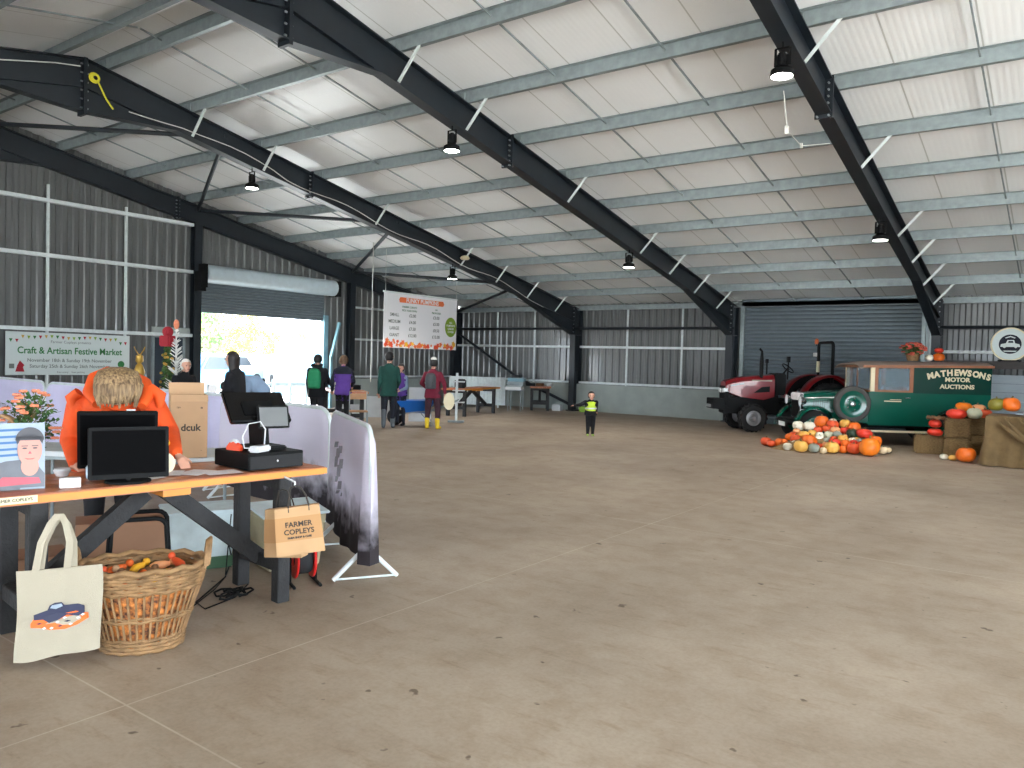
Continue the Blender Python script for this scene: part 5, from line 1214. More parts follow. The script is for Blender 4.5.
# blue wheelbarrow
p = FL(404, 428); t = thing('wheelbarrow', 'wheelbarrow with a bright blue tub behind the dark green coat', 'wheelbarrow', (p.x - .35, p.y + .75, 0), math.radians(37))
mb = MB(); mb.hexa([(-.25, -.2, .30), (.25, -.2, .30), (.25, .2, .30), (-.25, .2, .30)], [(-.42, -.33, .58), (.5, -.33, .62), (.5, .33, .62), (-.42, .33, .58)]); mb.build('tub', 'blue_tub', t, bevel=.015)
mb = MB(); mb.lathe([(.1, -.04), (.19, -.045), (.2, 0), (.19, .045), (.1, .04)], (-.48, 0, .2), 'Y', 20); w_ = mb.build('wheel', 'rubber', t, smooth=40); mb = MB(); mb.lathe([(.0, -.03), (.1, -.02), (.1, .02), (0, .03)], (-.48, 0, .2), 'Y', 14); mb.build('hub', 'hub_grey', w_)
for s_ in (-1, 1):
    mb = MB(); mb.tube([(-.5, s_ * .06, .2), (-.2, s_ * .2, .3), (.4, s_ * .27, .36), (1.0, s_ * .28, .62)], .016, 7); mb.build('handle', 'steel_old', t); mb = MB(); mb.tube([(.3, s_ * .25, .36), (.42, s_ * .25, .0), (.15, s_ * .25, .3)], .014, 6); mb.build('leg', 'steel_old', t)
# pale stand right of the maroon coat
p = FL(456, 422); t = thing('display_stand', 'white upright display post with small shelves right of the maroon coat', 'stand', (p.x, p.y, 0), math.radians(36))
mb = MB(); mb.box((0, 0, .62), (.06, .06, 1.24)); mb.build('post', 'galv_light', t); mb = MB(); mb.box((0, 0, .02), (.4, .3, .04)); mb.build('base', 'steel_old', t)
for z in (.5, .8, 1.02): mb = MB(); mb.box((0.05, 0, z), (.3, .25, .025)); sh = mb.build('shelf', 'white_paint', t)
# table-top goods
def goods(label, name, c, d_, m_, cat, rz=0.3):
    mb = MB(); mb.box((c[0], c[1], c[2] + d_[2] / 2), d_, rz); mb.v = [tuple(q) for q in mb.v]; return solo(mb, name, m_, label, cat, bevel=min(d_) * .12)
goods('black bag on the left end of the table behind the display post', 'black_bag', (4.6, -5.3, .78), (.25, .3, .25), 'black_matte', 'bag')
goods('small black box on the table right of the stacked crates', 'black_box', (4.25, -1.35, .78), (.25, .25, .09), 'black_matte', 'box')
goods('small brown box on the table right of the stacked crates', 'brown_box', (4.35, -.95, .78), (.22, .22, .09), 'wicker_dark', 'box')
goods('white packet at the right end of the back wall table', 'white_packet', (4.5, -.6, .78), (.16, .2, .08), 'white', 'packet')
# low stool and stacked crates
t = thing('crate_stack_stand', 'low trestle stand carrying the stacked grey trays', 'stand', (4.1, -1.95, 0), math.radians(30))
mb = MB(); mb.box((0, 0, .66), (.5, .9, .03)); mb.build('top', 'steel_old', t)
for sx in (-.2, .2):
    for sy in (-.4, .4): mb = MB(); mb.tube([(sx, sy, 0), (sx, sy, .66)], .014, 6); mb.build('leg', 'steel_old', t)
tr0 = None
for i, (z, m_, w_, ox, lb) in enumerate([(.675, 'white', .95, -.06, 'lowest, white'), (.80, 'steel_old', .85, .02, 'middle, grey'), (.93, 'pale_blue', .8, .05, 'topmost, pale blue-grey')]):
    t = thing('stacking_tray', 'shallow stacking tray in the pile on the low stand, %s' % lb, 'tray', (4.1, -1.95 + ox, z), math.radians(30), 'stacked trays')
    mb = MB(); mb.box((0, 0, .006), (.5, w_, .012)); 
    for s_ in (-1, 1): mb.box((s_ * .245, 0, .055), (.012, w_, .11)); mb.box((0, s_ * (w_ / 2), .055), (.5, .012, .11))
    mb.build('body', m_, t); mb = MB()
    for s_ in (-1, 1): mb.box((s_ * .256, 0, .105), (.02, w_ + .02, .016)); mb.box((0, s_ * (w_ / 2 + .006), .105), (.52, .02, .016))
    mb.build('rim', 'steel_old', t)
goods('black cushion on top of the stacked trays', 'black_cushion', (4.1, -1.9, 1.045), (.25, .4, .09), 'black_matte', 'cushion')
# corrugated panel leaning at the back
mb = MB(); clad(mb, (1.6, -2.3), (3.2, -1.3), lambda s: .1, lambda s: 1.0, (-.1, -1), .1, .02); mb.bar((1.6, -2.3, .1), (3.2, -1.3, .1), .03, .03); mb.bar((1.6, -2.3, 1.0), (3.2, -1.3, 1.0), .03, .03); mb.bar((1.8, -2.17, 0), (1.8, -2.17, .12), .04, .04); mb.bar((3.0, -1.42, 0), (3.0, -1.42, .12), .04, .04)
solo(mb, 'corrugated_panel', 'galv_light', 'low corrugated silver panel standing near the corner of the hall', 'panel')
# white object + green mat near column
mb = MB(); mb.box((4.95, -.8, .1), (.28, .3, .2), .3); solo(mb, 'white_carton', 'white_paint', 'small white box on the floor left of the column by the back wall', 'box', bevel=.01)
mb = MB(); mb.box((6.0, -.6, .09), (.55, .25, .18), .1); solo(mb, 'green_planter', 'banner_green', 'low yellow-green trough by the wall left of the hi-vis child', 'trough', bevel=.02)
# counter in front of the elder with cups
t = thing('stall_counter', 'long wooden stall counter in front of the white-haired person', 'counter', (8.5, -15.85, 0), math.radians(35))
mb = MB(); mb.box((0, 0, .96), (2.3, .5, .04)); mb.build('top', 'wood_plain', t, bevel=.005)
for sx in (-1.05, 1.05): mb = MB(); mb.box((sx, 0, .47), (.06, .4, .94)); mb.build('leg', 'wood_dark', t)
mb = MB(); mb.box((0, .1, .5), (2.1, .02, .8)); mb.build('back_panel', 'wood_dark', t)
R35 = Matrix.Rotation(math.radians(35), 3, 'Z')
for i, (o_, l) in enumerate([(-1.0, 'left of three'), (-.8, 'middle of three'), (-.6, 'right of three')]):
    c = V((8.5, -15.85, .98)) + R35 @ V((o_, 0, 0)); mb = MB(); mb.lathe([(.0, 0), (.045, 0), (.055, .13), (.05, .13), (.04, .01), (0, .01)], c, n=16); solo(mb, 'white_cup', 'white', 'white cup on the stall counter, %s' % l, 'cup', 'cups on the stall counter', smooth=40)
# christmas decorations
p = W(167, 400, 14.3); t = thing('christmas_tree', 'slim decorated christmas tree with red top beside the dark door', 'christmas tree', (p.x, p.y, 0))
mb = MB(); mb.tube([(0, 0, 0), (0, 0, 1.7)], .025, 8); mb.build('trunk', 'bark', t)
rnd = random.Random(4); mb = MB()
for i in range(420):
    z = .35 + 1.35 * rnd.random(); R_ = .20 * (1 - (z - .3) / 2.2); a = rnd.uniform(0, 2 * PI); d = V((math.cos(a), math.sin(a), -.25)) * R_; q = V((0, 0, z)); s_ = d.cross(V((0, 0, 1))).normalized() * .02
    mb.add([q - s_, q + d, q + s_, q + V((0, 0, .05))], [(0, 1, 3), (1, 2, 3), (0, 2, 1)])
mb.build('branches', 'leaf', t)
mb = MB()
for i in range(34): z = .5 + 1.2 * rnd.random(); R_ = .18 * (1 - (z - .3) / 2.2); a = rnd.uniform(0, 2 * PI); mb.ell((R_ * math.cos(a), R_ * math.sin(a), z), .028, 7, 5)
mb.build('baubles', 'gold', t, smooth=60)
mb = MB(); mb.box((0, 0, 1.78), (.22, .22, .2), .4); mb.ell((0, 0, 1.95), (.1, .1, .1), 10, 7); mb.build('red_topper', 'red_cloth', t, bevel=.02)
p = W(176, 400, 14.0); t = thing('white_twig_tree', 'white frosted twig tree beside the christmas tree', 'twig tree', (p.x, p.y, 0)); mb = MB(); mb.tube([(0, 0, 0), (.0, 0, 1.0), (-.02, 0, 2.05)], [.03, .025, .01], 7); mb.build('trunk', 'tinsel', t)
mb = MB()
for i in range(90): z = .7 + 1.3 * rnd.random(); a = rnd.uniform(0, 6.28); L_ = .16 * (2.2 - z); q = V((0, 0, z)); mb.tube([q, q + V((math.cos(a) * L_, math.sin(a) * L_, L_ * .7))], [.012, .006], 5)
mb.build('twigs', 'tinsel', t); mb = MB(); mb.ell((-.02, 0, 2.08), (.05, .05, .09), 10, 7); mb.build('tip', 'petal', t, smooth=60)
p = W(139, 400, 14.2); t = thing('reindeer_ornament', 'small golden brown standing figure ornament left of the dark door', 'ornament', (p.x, p.y, .0)); mb = MB(); mb.box((0, 0, .5), (.3, .3, 1.0)); mb.build('pedestal', 'wood_dark', t)
mb = MB(); mb.lathe([(0, 1.0), (.09, 1.0), (.07, 1.12), (.1, 1.2), (.06, 1.32), (.03, 1.36), (.07, 1.4), (.06, 1.5), (0, 1.53)], n=14); mb.tube([(0, 0, 1.5), (.03, .06, 1.6), (.0, .1, 1.66)], .01, 5); mb.tube([(0, 0, 1.5), (-.03, -.06, 1.6), (.0, -.1, 1.66)], .01, 5); mb.build('figure', 'gold', t, smooth=50)
goods('dark trestle box with black bags on the floor behind the barriers, under the market banner', 'dark_bench', (3.6, -15.6, 0), (.6, 2.2, .72), 'black_matte', 'bench', 0)

# ================================================================== BANNERS
t = thing('price_banner', 'large white price banner with orange autumn border and green disc, hung from the roof', 'banner', (3.0, -5.2, 1.86))
by0, by1, bz0, bz1 = -6.76, -3.66, 1.86, 3.40; bx = 3.0
mb = MB(); mb.box((bx, (by0 + by1) / 2, (bz0 + bz1) / 2), (.012, by1 - by0, bz1 - bz0)); WB(mb, 'sheet', 'banner_white', t)
# viewer sees it from +x; text runs along +y
def bt(s, sz, y, z, m_='text_grey', b=.002, nm='printed_word', xs=1.0): return text_mesh(s, sz, (bx + .011, y, z), (0, 1, 0), (0, 0, 1), m_, nm, None, .0008, bold=b, xs=xs)
def adopt(o, t): o.data.transform(root_inv(t)); o.parent = t
mb = MB(); mb.prism([(-.95, -.07), (.9, -.07), (.95, 0), (.9, .08), (-.93, .08), (-.98, .01)], (bx + .006, -5.2, 3.22), (0, 1, 0), (0, 0, 1), (1, 0, 0), .002); WB(mb, 'title_strip', 'banner_orange', t)
adopt(bt('FUNKY PUMPKINS', .17, -5.2, 3.22, 'banner_white', .004), t)
adopt(bt('FARMER COPLEYS', .075, -5.75, 3.03, 'text_green', .001), t); adopt(bt('PICK YOUR OWN', .075, -5.75, 2.93, 'text_green', .001), t); adopt(bt('ALL', .07, -4.6, 3.03, 'text_green', .001), t); adopt(bt('PRE-PICKED', .075, -4.6, 2.93, 'text_green', .001), t)
for i, (a, b, c) in enumerate([('SMALL', '£2.00', '£3.00'), ('MEDIUM', '£4.00', '£5.00'), ('LARGE', '£7.50', '£8.50'), ('GIANT', '£12.00', '£15.00')]):
    z = 2.79 - i * .19; adopt(bt(a, .125, -6.35, z), t); adopt(bt(b, .125, -5.62, z), t); adopt(bt(c, .125, -4.6, z), t)
mb = MB(); fan_disc(mb, (bx + .007, -3.93, 2.55), (1, 0, 0), .3, sx=.88); WB(mb, 'green_disc', 'banner_green', t)
for i, s in enumerate(['ALL', 'PUMPKINS', 'UNDER', 'COVER']): adopt(bt(s, .085, -3.93, 2.69 - i * .095, 'banner_white', .001), t)
rnd = random.Random(9); mb = MB()
for i in range(60):
    y = by0 + .06 + (by1 - by0 - .12) * rnd.random(); e = abs((y - (by0 + by1) / 2 - .15) / 1.5); z = bz0 + .05 + rnd.random() * (.05 + .15 * min(1, e)); a = rnd.uniform(0, 6.28); R_ = rnd.uniform(.05, .1)
    mb.mi = rnd.choice((0, 0, 1, 2)); mb.prism([(R_ * math.cos(a + q) * (1 if k % 2 else .55), R_ * math.sin(a + q) * (1 if k % 2 else .55)) for k, q in enumerate(np.linspace(0, 2 * PI, 10, endpoint=False))], (bx + .0065 + i * .00004, y, z), (0, 1, 0), (0, 0, 1), (1, 0, 0), .001)
WB(mb, 'autumn_leaves', ['banner_orange', 'yellow', 'orange_plastic'], t)
mb = MB(); mb.tube([(bx, by0 - .03, bz1 + .01), (bx, by1 + .03, bz1 + .01)], .025, 8); WB(mb, 'top_pole', 'brace_white', t)
for y in (by0 + .05, by1 - .02): mb = MB(); mb.tube([(bx, y, bz1), (bx, y, ztop(y) - .0)], .005, 5); WB(mb, 'hanging_wire', 'rope', t)
mb = MB(); mb.tube([(bx + .05, -7.25, .9), (bx + .05, -7.25, ztop(-7.25))], .012, 5); solo(mb, 'hanging_cord', 'rope', 'thin cord hanging from the roof left of the price banner', 'cord')
# festive market banner on the gable wall
t = thing('market_banner', 'wide pale market banner with green lettering on the gable wall', 'banner', (.2, -13.75, .98)); x0 = .22
fy0, fy1, fz0, fz1 = -15.08, -12.42, 1.0, 1.93
mb = MB(); mb.box((x0, (fy0 + fy1) / 2, (fz0 + fz1) / 2), (.012, fy1 - fy0, fz1 - fz0)); WB(mb, 'sheet', 'banner_pale', t)
def ft(s, sz, y, z, m_, b=.001, xs=1.0): adopt(text_mesh(s, sz, (x0 + .008, y, z), (0, 1, 0), (0, 0, 1), m_, 'printed_word', None, .0008, bold=b, xs=xs), t)
yc = (fy0 + fy1) / 2
ft('Farmer Copleys presents', .085, yc, 1.73, 'text_grey', 0); ft('Craft & Artisan Festive Market', .205, yc + .02, 1.53, 'text_green', .004, .88)
ft('November 18th & Sunday 19th November', .105, yc, 1.32, 'text_grey', .001); ft('Saturday 25th & Sunday 26th November', .105, yc, 1.19, 'text_grey', .001); ft('free entry    free parking', .06, yc, 1.06, 'text_grey', 0)
for i in range(22):
    s_ = i / 21; y = fy0 + .1 + (fy1 - fy0 - .2) * s_; z = 1.88 - .03 * math.sin(PI * s_ * 3) ** 2 - (.10 if i in (0, 1, 20, 21) else 0); mb = MB(); R_ = .035
    mb.prism([(-R_, 0), (R_, 0), (0, -.075)], (x0 + .007, y, z), (0, 1, 0), (0, 0, 1), (1, 0, 0), .001); WB(mb, 'printed_pennant', ['text_green', 'red_cloth', 'gold', 'banner_green'][i % 4], t)
mb = MB(); mb.prism([(-.09, 0), (.09, 0), (.06, .1), (.09, .14), (0, .24), (-.05, .14)], (x0 + .007, fy0 + .28, 1.07), (0, 1, 0), (0, 0, 1), (1, 0, 0), .001); WB(mb, 'printed_figure', 'red_cloth', t)
mb = MB(); mb.prism([(-.05, 0), (.05, 0), (.05, .1), (-.05, .1)], (x0 + .007, fy0 + .12, 1.14), (0, 1, 0), (0, 0, 1), (1, 0, 0), .001); WB(mb, 'printed_gift', 'text_grey', t)
mb = MB(); fan_disc(mb, (x0 + .007, fy1 - .2, 1.25), (1, 0, 0), .08); WB(mb, 'printed_wreath', 'text_green', t)

# ================================================================== VINTAGE VAN
PHI = math.radians(34.5); PHT = math.radians(38)
van = thing('vintage_van', 'green vintage delivery van lettered Mathewsons Motor Auctions in cream', 'van', (14.09, -4.78, 0), PHI)
# local: x rearward, y to far side, near side at y=0
def arch(cx, cz, r, a0, a1, n=14): return [(cx + r * math.cos(a), cz + r * math.sin(a)) for a in np.linspace(a0, a1, n)]
def wheel(t, c, r, wdt, face, hub='van_green', tyre='rubber', rim=.62, name='wheel'):
    """face -1: disc toward -y"""
    mb = MB(); mb.lathe([(r * rim, -wdt / 2), (r * .93, -wdt / 2), (r, -wdt * .3), (r, wdt * .3), (r * .93, wdt / 2), (r * rim, wdt / 2)], c, 'Y', 32, ring=True)
    w_ = mb.build(name, tyre, t, smooth=35)
    mb = MB(); mb.lathe([(0, -wdt * .25), (r * .18, -wdt * .5), (r * .25, -wdt * .35), (r * .5, -wdt * .25), (r * (rim + .01), -wdt * .45), (r * (rim + .01), wdt * .45), (r * .5, wdt * .25), (r * .25, wdt * .35), (r * .18, wdt * .5), (0, wdt * .25)], c, 'Y', 24); mb.build('disc', hub, w_, smooth=35)
    mb = MB(); mb.ell((c[0], c[1] + face * wdt * .48, c[2]), (r * .15, wdt * .15, r * .15), 12, 8)
    for i in range(5): a = 2 * PI * i / 5; mb.ell((c[0] + r * .33 * math.cos(a), c[1] + face * wdt * .34, c[2] + r * .33 * math.sin(a)), .015, 6, 5)
    mb.build('hub_cap', 'chrome', w_, smooth=50); return w_
WR = .35; WB_ = 2.85; VW = 1.35
for x, y, fc_ in ((0, .1, -1), (0, VW - .1, 1), (WB_, .1, -1), (WB_, VW - .1, 1)): wheel(van, (x, y, WR), WR, .13, fc_)
wheel(van, (.74, -.02, .86), .385, .13, -1, tyre='rubber_grey', rim=.74, name='spare_wheel')
# chassis and running boards
mb = MB(); mb.box((1.6, VW / 2, .42), (4.2, .7, .14)); mb.build('chassis', 'black', van)
for y in (-.02, VW + .02):
    mb = MB(); mb.box((1.45, y, .30), (1.95, .26, .035)); rb = mb.build('running_board', 'black', van); mb = MB(); mb.box((1.45, y + (-.135 if y < 0 else .135), .305), (1.98, .014, .045)); mb.build('edge_strip', 'cream', rb)
# body shell: panel van box with curved roof shoulders
x0, x1 = 1.10, 3.66; zb, zw, zt = .42, 1.14, 1.70
def section(y_in, zlo, zhi, rr=.12):   # cross section outline in (y,z)
    return [(y_in, zlo), (y_in, zhi - rr)] + [(y_in + rr - rr * math.cos(a), zhi - rr + rr * math.sin(a)) for a in np.linspace(.3, PI / 2, 4)]
def sidewall(name, y, m_, outline, t_=.03):
    mb = MB(); mb.prism(outline, (0, y, 0), (1, 0, 0), (0, 0, 1), (0, 1, 0), t_); return mb.build(name, m_, van, bevel=.006)
wa = [(WB_ + .40 * math.cos(a), WR + .40 * math.sin(a)) for a in np.linspace(PI * .97, .03 * PI, 12)]
for y, nm in ((0, 'near'), (VW - .03, 'far')):
    lower = [(x0, zb), (WB_ - .40, zb)] + wa + [(x1, zb), (x1, zw), (x0, zw)]
    sidewall('lower_side_panel', y, 'van_green', lower)
    sidewall('upper_side_panel', y, 'van_green_dark', [(2.02, zw), (x1, zw), (x1, zt), (2.02, zt)])
    mb = MB(); mb.box((2.84, y + (-.008 if y == 0 else .04), zw), (1.62, .02, .03)); mb.build('waist_moulding', 'van_green_dark', van)
    # cab door with wooden window frame
    mb = MB(); yy = y + (-.006 if y == 0 else .006)
    for a, b, w_ in (((1.24, zw), (1.24, zt - .02), .07), ((1.98, zw), (1.98, zt - .02), .075)): mb.box(((a[0] + b[0]) / 2, yy + .015, (a[1] + b[1]) / 2), (w_, .04, b[1] - a[1]))
    mb.box((1.61, yy + .015, zt - .03), (.8, .04, .05)); mb.box((1.61, yy + .015, zw + .015), (.8, .04, .04)); mb.build('window_frame', 'van_wood', van)
    mb = MB(); mb.box((1.61, yy + .015, (zw + zt) / 2), (.68, .008, zt - zw - .06)); mb.build('side_window', 'glass_car', van)
    mb = MB(); mb.box((1.16, yy + .01, (zw + zt) / 2), (.085, .045, zt - zw)); mb.build('windscreen_pillar', 'cream', van)
    mb = MB(); mb.box((1.90, yy - .03 if y == 0 else yy + .06, 1.02), (.10, .025, .022)); mb.box((1.86, yy - .015 if y == 0 else yy + .045, 1.02), (.02, .05, .02)); mb.build('door_handle', 'chrome', van)
    mb = MB(); mb.box((1.60, yy - .001 if y == 0 else yy + .032, .94), (.36, .004, .022)); mb.box((1.66, yy - .001 if y == 0 else yy + .032, .975), (.24, .004, .010)); mb.build('coach_line', 'cream', van)
# rear wall, floor, scuttle
mb = MB(); mb.box((x1 - .015, VW / 2, (zb + zt) / 2), (.03, VW - .06, zt - zb)); mb.build('rear_doors', 'van_green', van); mb = MB(); mb.box(((x0 + x1) / 2, VW / 2, zb + .02), (x1 - x0, VW - .06, .04)); mb.build('load_floor', 'black', van)
mb = MB(); mb.box((2.04, VW / 2, (zw + zb) / 2 + .1), (.03, VW - .08, zw - zb)); mb.box((1.7, VW / 2, .74), (.5, VW - .2, .12)); mb.box((1.92, VW / 2, 1.0), (.1, VW - .25, .5)); mb.build('bench_seat', 'wicker_dark', van, bevel=.02)
# roof
g = []; 
for i, x in enumerate(np.linspace(.88, x1 + .03, 14)):
    row = []
    for j, s_ in enumerate(np.linspace(-1, 1, 13)): row.append((x, VW / 2 + s_ * (VW / 2 + .03), zt - .02 + .12 * (1 - s_ ** 4) * .8 - (.055 * ((1.25 - x) / .37) ** 1.5 if x < 1.25 else 0) + .012 * x))
    g.append(row)
mb = MB(); mb.sheet(g, .02); mb.build('roof', 'van_roof', van, smooth=50)
for y in (-.035, VW + .015): mb = MB(); mb.bar((.95, y + .01, zt - .03), (x1 + .03, y + .01, zt + .025), .02, .05); mb.build('gutter_rail', 'van_wood', van)
# windscreen and scuttle
mb = MB(); mb.box((1.12, VW / 2, (zw + zt) / 2), (.008, VW - .14, zt - zw - .05)); mb.build('windscreen', 'glass_car', van)
mb = MB(); mb.box((1.12, VW / 2, zt - .03), (.05, VW, .05)); mb.box((1.12, VW / 2, zw + .01), (.05, VW, .04)); mb.box((1.12, VW / 2, (zw + zt) / 2), (.03, .03, zt - zw)); mb.build('windscreen_frame', 'van_wood', van)
mb = MB(); mb.tube([(1.52 + .17 * math.sin(a) * .5, .42 + .17 * math.cos(a), 1.13 + .17 * math.sin(a) * .85) for a in np.linspace(0, 2 * PI, 20, endpoint=False)], .012, 6, closed=True); mb.cyl((1.52, .42, 1.13), (1.2, .42, .85), .015); mb.build('steering_wheel', 'black', van)
# bonnet
def bonnet_ring(x, w_, z0, z1, n=12):
    pts = [(x, VW / 2 - w_ / 2, z0)]
    for a in np.linspace(0, PI, n): pts.append((x, VW / 2 - w_ / 2 * math.cos(a) ** (1) if False else VW / 2 - (w_ / 2) * math.copysign(abs(math.cos(a)) ** .6, math.cos(a)), z0 + (z1 - z0) * (.55 + .45 * math.sin(a) ** .7)))
    pts.append((x, VW / 2 + w_ / 2, z0)); return pts
secs = [(-.15, .60, .52, 1.06), (.2, .74, .50, 1.10), (.8, .96, .48, 1.15), (1.12, VW - .02, .44, 1.18)]
rg = [bonnet_ring(*s_) for s_ in secs]; n = len(rg[0]); vs = [p for r_ in rg for p in r_]; mb = MB()
mb.add(vs, [(i * n + j, i * n + (j + 1) % n, (i + 1) * n + (j + 1) % n, (i + 1) * n + j) for i in range(3) for j in range(n)] + [tuple(range(n)), tuple(3 * n + j for j in range(n))]); mb.build('bonnet', 'van_green', van, smooth=35)
for sgn in (-1, 1):
    mb = MB()
    for i in range(12): x = .05 + i * .045; w_ = .60 + (x + .3) * .26; mb.bar((x, VW / 2 + sgn * (w_ / 2 + .004), .68), (x + .01, VW / 2 + sgn * (w_ / 2 + .004), .92), .014, .012)
    mb.build('louvres', 'van_green_dark', van)
# radiator, headlamps
mb = MB(); mb.prism([(-.30, 0), (.30, 0), (.31, .45), (.25, .56), (0, .60), (-.25, .56), (-.31, .45)], (-.22, VW / 2, .48), (0, 1, 0), (0, 0, 1), (1, 0, 0), .08); mb.build('radiator_shell', 'chrome', van, bevel=.012)
mb = MB(); mb.prism([(-.24, 0), (.24, 0), (.25, .42), (0, .48), (-.25, .42)], (-.228, VW / 2, .52), (0, 1, 0), (0, 0, 1), (1, 0, 0), .01); mb.build('radiator_grille', 'black', van)
mb = MB(); mb.box((-.19, VW / 2, .97), (.13, .5, .16)); mb.build('radiator_muff', 'paper', van, bevel=.02)
for y in (.22, VW - .22):
    mb = MB(); mb.lathe([(.0, .15), (.06, .12), (.10, .03), (.11, 0)], (-.28, y, .88), 'X', 20); hl = mb.build('headlamp', 'chrome', van, smooth=40); mb = MB(); mb.lathe([(0, -.02), (.07, -.012), (.105, 0)], (-.28, y, .88), 'X', 20); mb.build('lens', 'lamp_lens', hl, smooth=40); mb = MB(); mb.cyl((-.22, y, .80), (-.2, y, .6), .015); mb.build('bracket', 'black', hl)
# front wings (curved mudguards)
for y, sg in ((-.10, 1), (VW - .20, 1)):
    g = []
    for i, a in enumerate(np.linspace(PI * 1.02, .0, 18)):
        cx, cz = WR * 0 + 0, WR; r_ = .43; x, z = cx + r_ * math.cos(a), cz + r_ * math.sin(a)
        g.append([(x, y, z - .03), (x, y + .05, z + .0), (x, y + .15, z + .02), (x, y + .25, z + .0), (x, y + .30, z - .05)])
    for k in range(1, 6): x = .43 + k * .055; z = WR - (.0 if k < 2 else 0) - .01 * k; g.append([(x, y, z), (x, y + .05, z + .01), (x, y + .15, z + .02), (x, y + .25, z + .01), (x, y + .30, z)])
    mb = MB(); mb.sheet(g, .012); mb.build('front_wing', 'van_green', van, smooth=50)
    g = []
    for a in np.linspace(PI, .1, 16): x, z = WB_ + .44 * math.cos(a), WR + .44 * math.sin(a); g.append([(x, y, z), (x, y + .13, z + .015), (x, y + .26, z)])
    mb = MB(); mb.sheet(g, .012); mb.build('rear_wing', 'van_green_dark', van, smooth=50)
mb = MB(); mb.prism([(-.46, .30), (-.02, .56), (.3, .66), (1.1, .60), (1.1, .46), (.4, .50), (-.3, .30)], (0, .24, 0), (1, 0, 0), (0, 0, 1), (0, 1, 0), .03); mb.build('valance', 'van_green', van)
mb = MB(); mb.tube([(-.44, .1, .42), (-.50, .3, .42), (-.50, VW - .3, .42), (-.44, VW - .1, .42)], .022, 8); mb.build('front_bumper', 'black', van); mb = MB(); mb.box((-.51, VW / 2, .36), (.012, .42, .10)); mb.build('number_plate', 'tape', van)
# lettering: arc + two lines
def arc_text(s, size, cx, cz, R_, span, m_):
    k = len(s)
    for i, ch in enumerate(s):
        a = PI / 2 + span / 2 - span * (i + .5) / k; ux = V((math.sin(a), 0, -math.cos(a))); uz = V((math.cos(a), 0, math.sin(a)))
        text_mesh(ch, size, (cx + R_ * math.cos(a), -.004, cz + R_ * math.sin(a)), ux, uz, m_, 'letter', van, .002, bold=.009)
arc_text('MATHEWSONS', .175, 2.98, -.70, 2.28, .60, 'cream')
text_mesh('MOTOR', .125, (2.94, -.004, 1.43), (1, 0, 0), (0, 0, 1), 'cream', 'lettering', van, .002, bold=.005, xs=1.15)
text_mesh('AUCTIONS', .125, (2.94, -.004, 1.28), (1, 0, 0), (0, 0, 1), 'cream', 'lettering', van, .002, bold=.005, xs=1.15)
# things on the van roof
def vp(x, y, z): return V(van.location) + Matrix.Rotation(PHI, 3, 'Z') @ V((x, y, z))
q = vp(2.15, .35, 1.815); flower_basket('flower_basket', 'basket of rust red chrysanthemums standing on the van roof', q, .13, .14, (.24, .24, .14), 'petal_rust', 70, 6, False, ps=1.7)
q = vp(2.48, .3, 1.82); pumpkin('small white pumpkin on the van roof beside the flower basket', q + V((0, 0, .075)), .09, 'W', seed=5)
q = vp(2.68, .3, 1.82); pumpkin('orange pumpkin on the van roof, supporting a red one', q + V((0, 0, .09)), .13, 'O', seed=6, sq=.7); pumpkin('little red squash perched on top of the orange pumpkin on the van roof', q + V((0, 0, .235)), .095, 'R', seed=7, sq=.6)

# ================================================================== TRACTOR
tr = thing('tractor', 'dark red compact tractor with black front weights and folded roll bar frame', 'tractor', (12.18, -3.22, 0), PHT)
TW = 1.1
def ag_wheel(c, r, wdt, rim):
    mb = MB(); mb.lathe([(r * rim, -wdt * .45), (r * .85, -wdt / 2), (r * .95, -wdt * .42), (r * .95, wdt * .42), (r * .85, wdt / 2), (r * rim, wdt * .45)], c, 'Y', 30, ring=True)
    k = int(2 * PI * r / .11)
    for i in range(k):
        a = 2 * PI * i / k
        for s_ in (-1, 1):
            a2 = a + s_ * .06; p0 = V((c[0] + r * .96 * math.cos(a2), c[1] + s_ * wdt * .46, c[2] + r * .96 * math.sin(a2))); a3 = a2 + .16; p1 = V((c[0] + r * .97 * math.cos(a3), c[1] + s_ * .01, c[2] + r * .97 * math.sin(a3))); mb.bar(p0, p1, .035, .05)
    w_ = mb.build('tyre', 'rubber', tr, smooth=30)
    mb = MB(); mb.lathe([(0, -wdt * .1), (r * .2, -wdt * .3), (r * .3, -wdt * .15), (r * (rim - .06), -wdt * .12), (r * rim + .005, -wdt * .42), (r * rim + .005, wdt * .42), (r * (rim - .06), wdt * .12), (r * .3, wdt * .15), (r * .2, wdt * .3), (0, wdt * .1)], c, 'Y', 24); mb.build('rim', 'hub_grey', w_, smooth=35)
ag_wheel((0, .0, .34), .34, .24, .55); ag_wheel((0, TW, .34), .34, .24, .55); ag_wheel((1.85, -.05, .62), .62, .36, .55); ag_wheel((1.85, TW + .05, .62), .62, .36, .55)
cy = TW / 2
mb = MB(); mb.box((0, cy, .40), (.16, TW - .2, .14)); mb.build('front_axle', 'tractor_black', tr, bevel=.02)
mb = MB(); mb.hexa([(-.62, cy - .2, .42), (-.62, cy + .2, .42), (-.62, cy + .2, .80), (-.62, cy - .2, .80)], [(.75, cy - .24, .42), (.75, cy + .24, .42), (.75, cy + .24, .92), (.75, cy - .24, .92)]); mb.box((1.3, cy, .62), (1.3, .4, .42)); mb.build('engine_block', 'tractor_black', tr, bevel=.02)
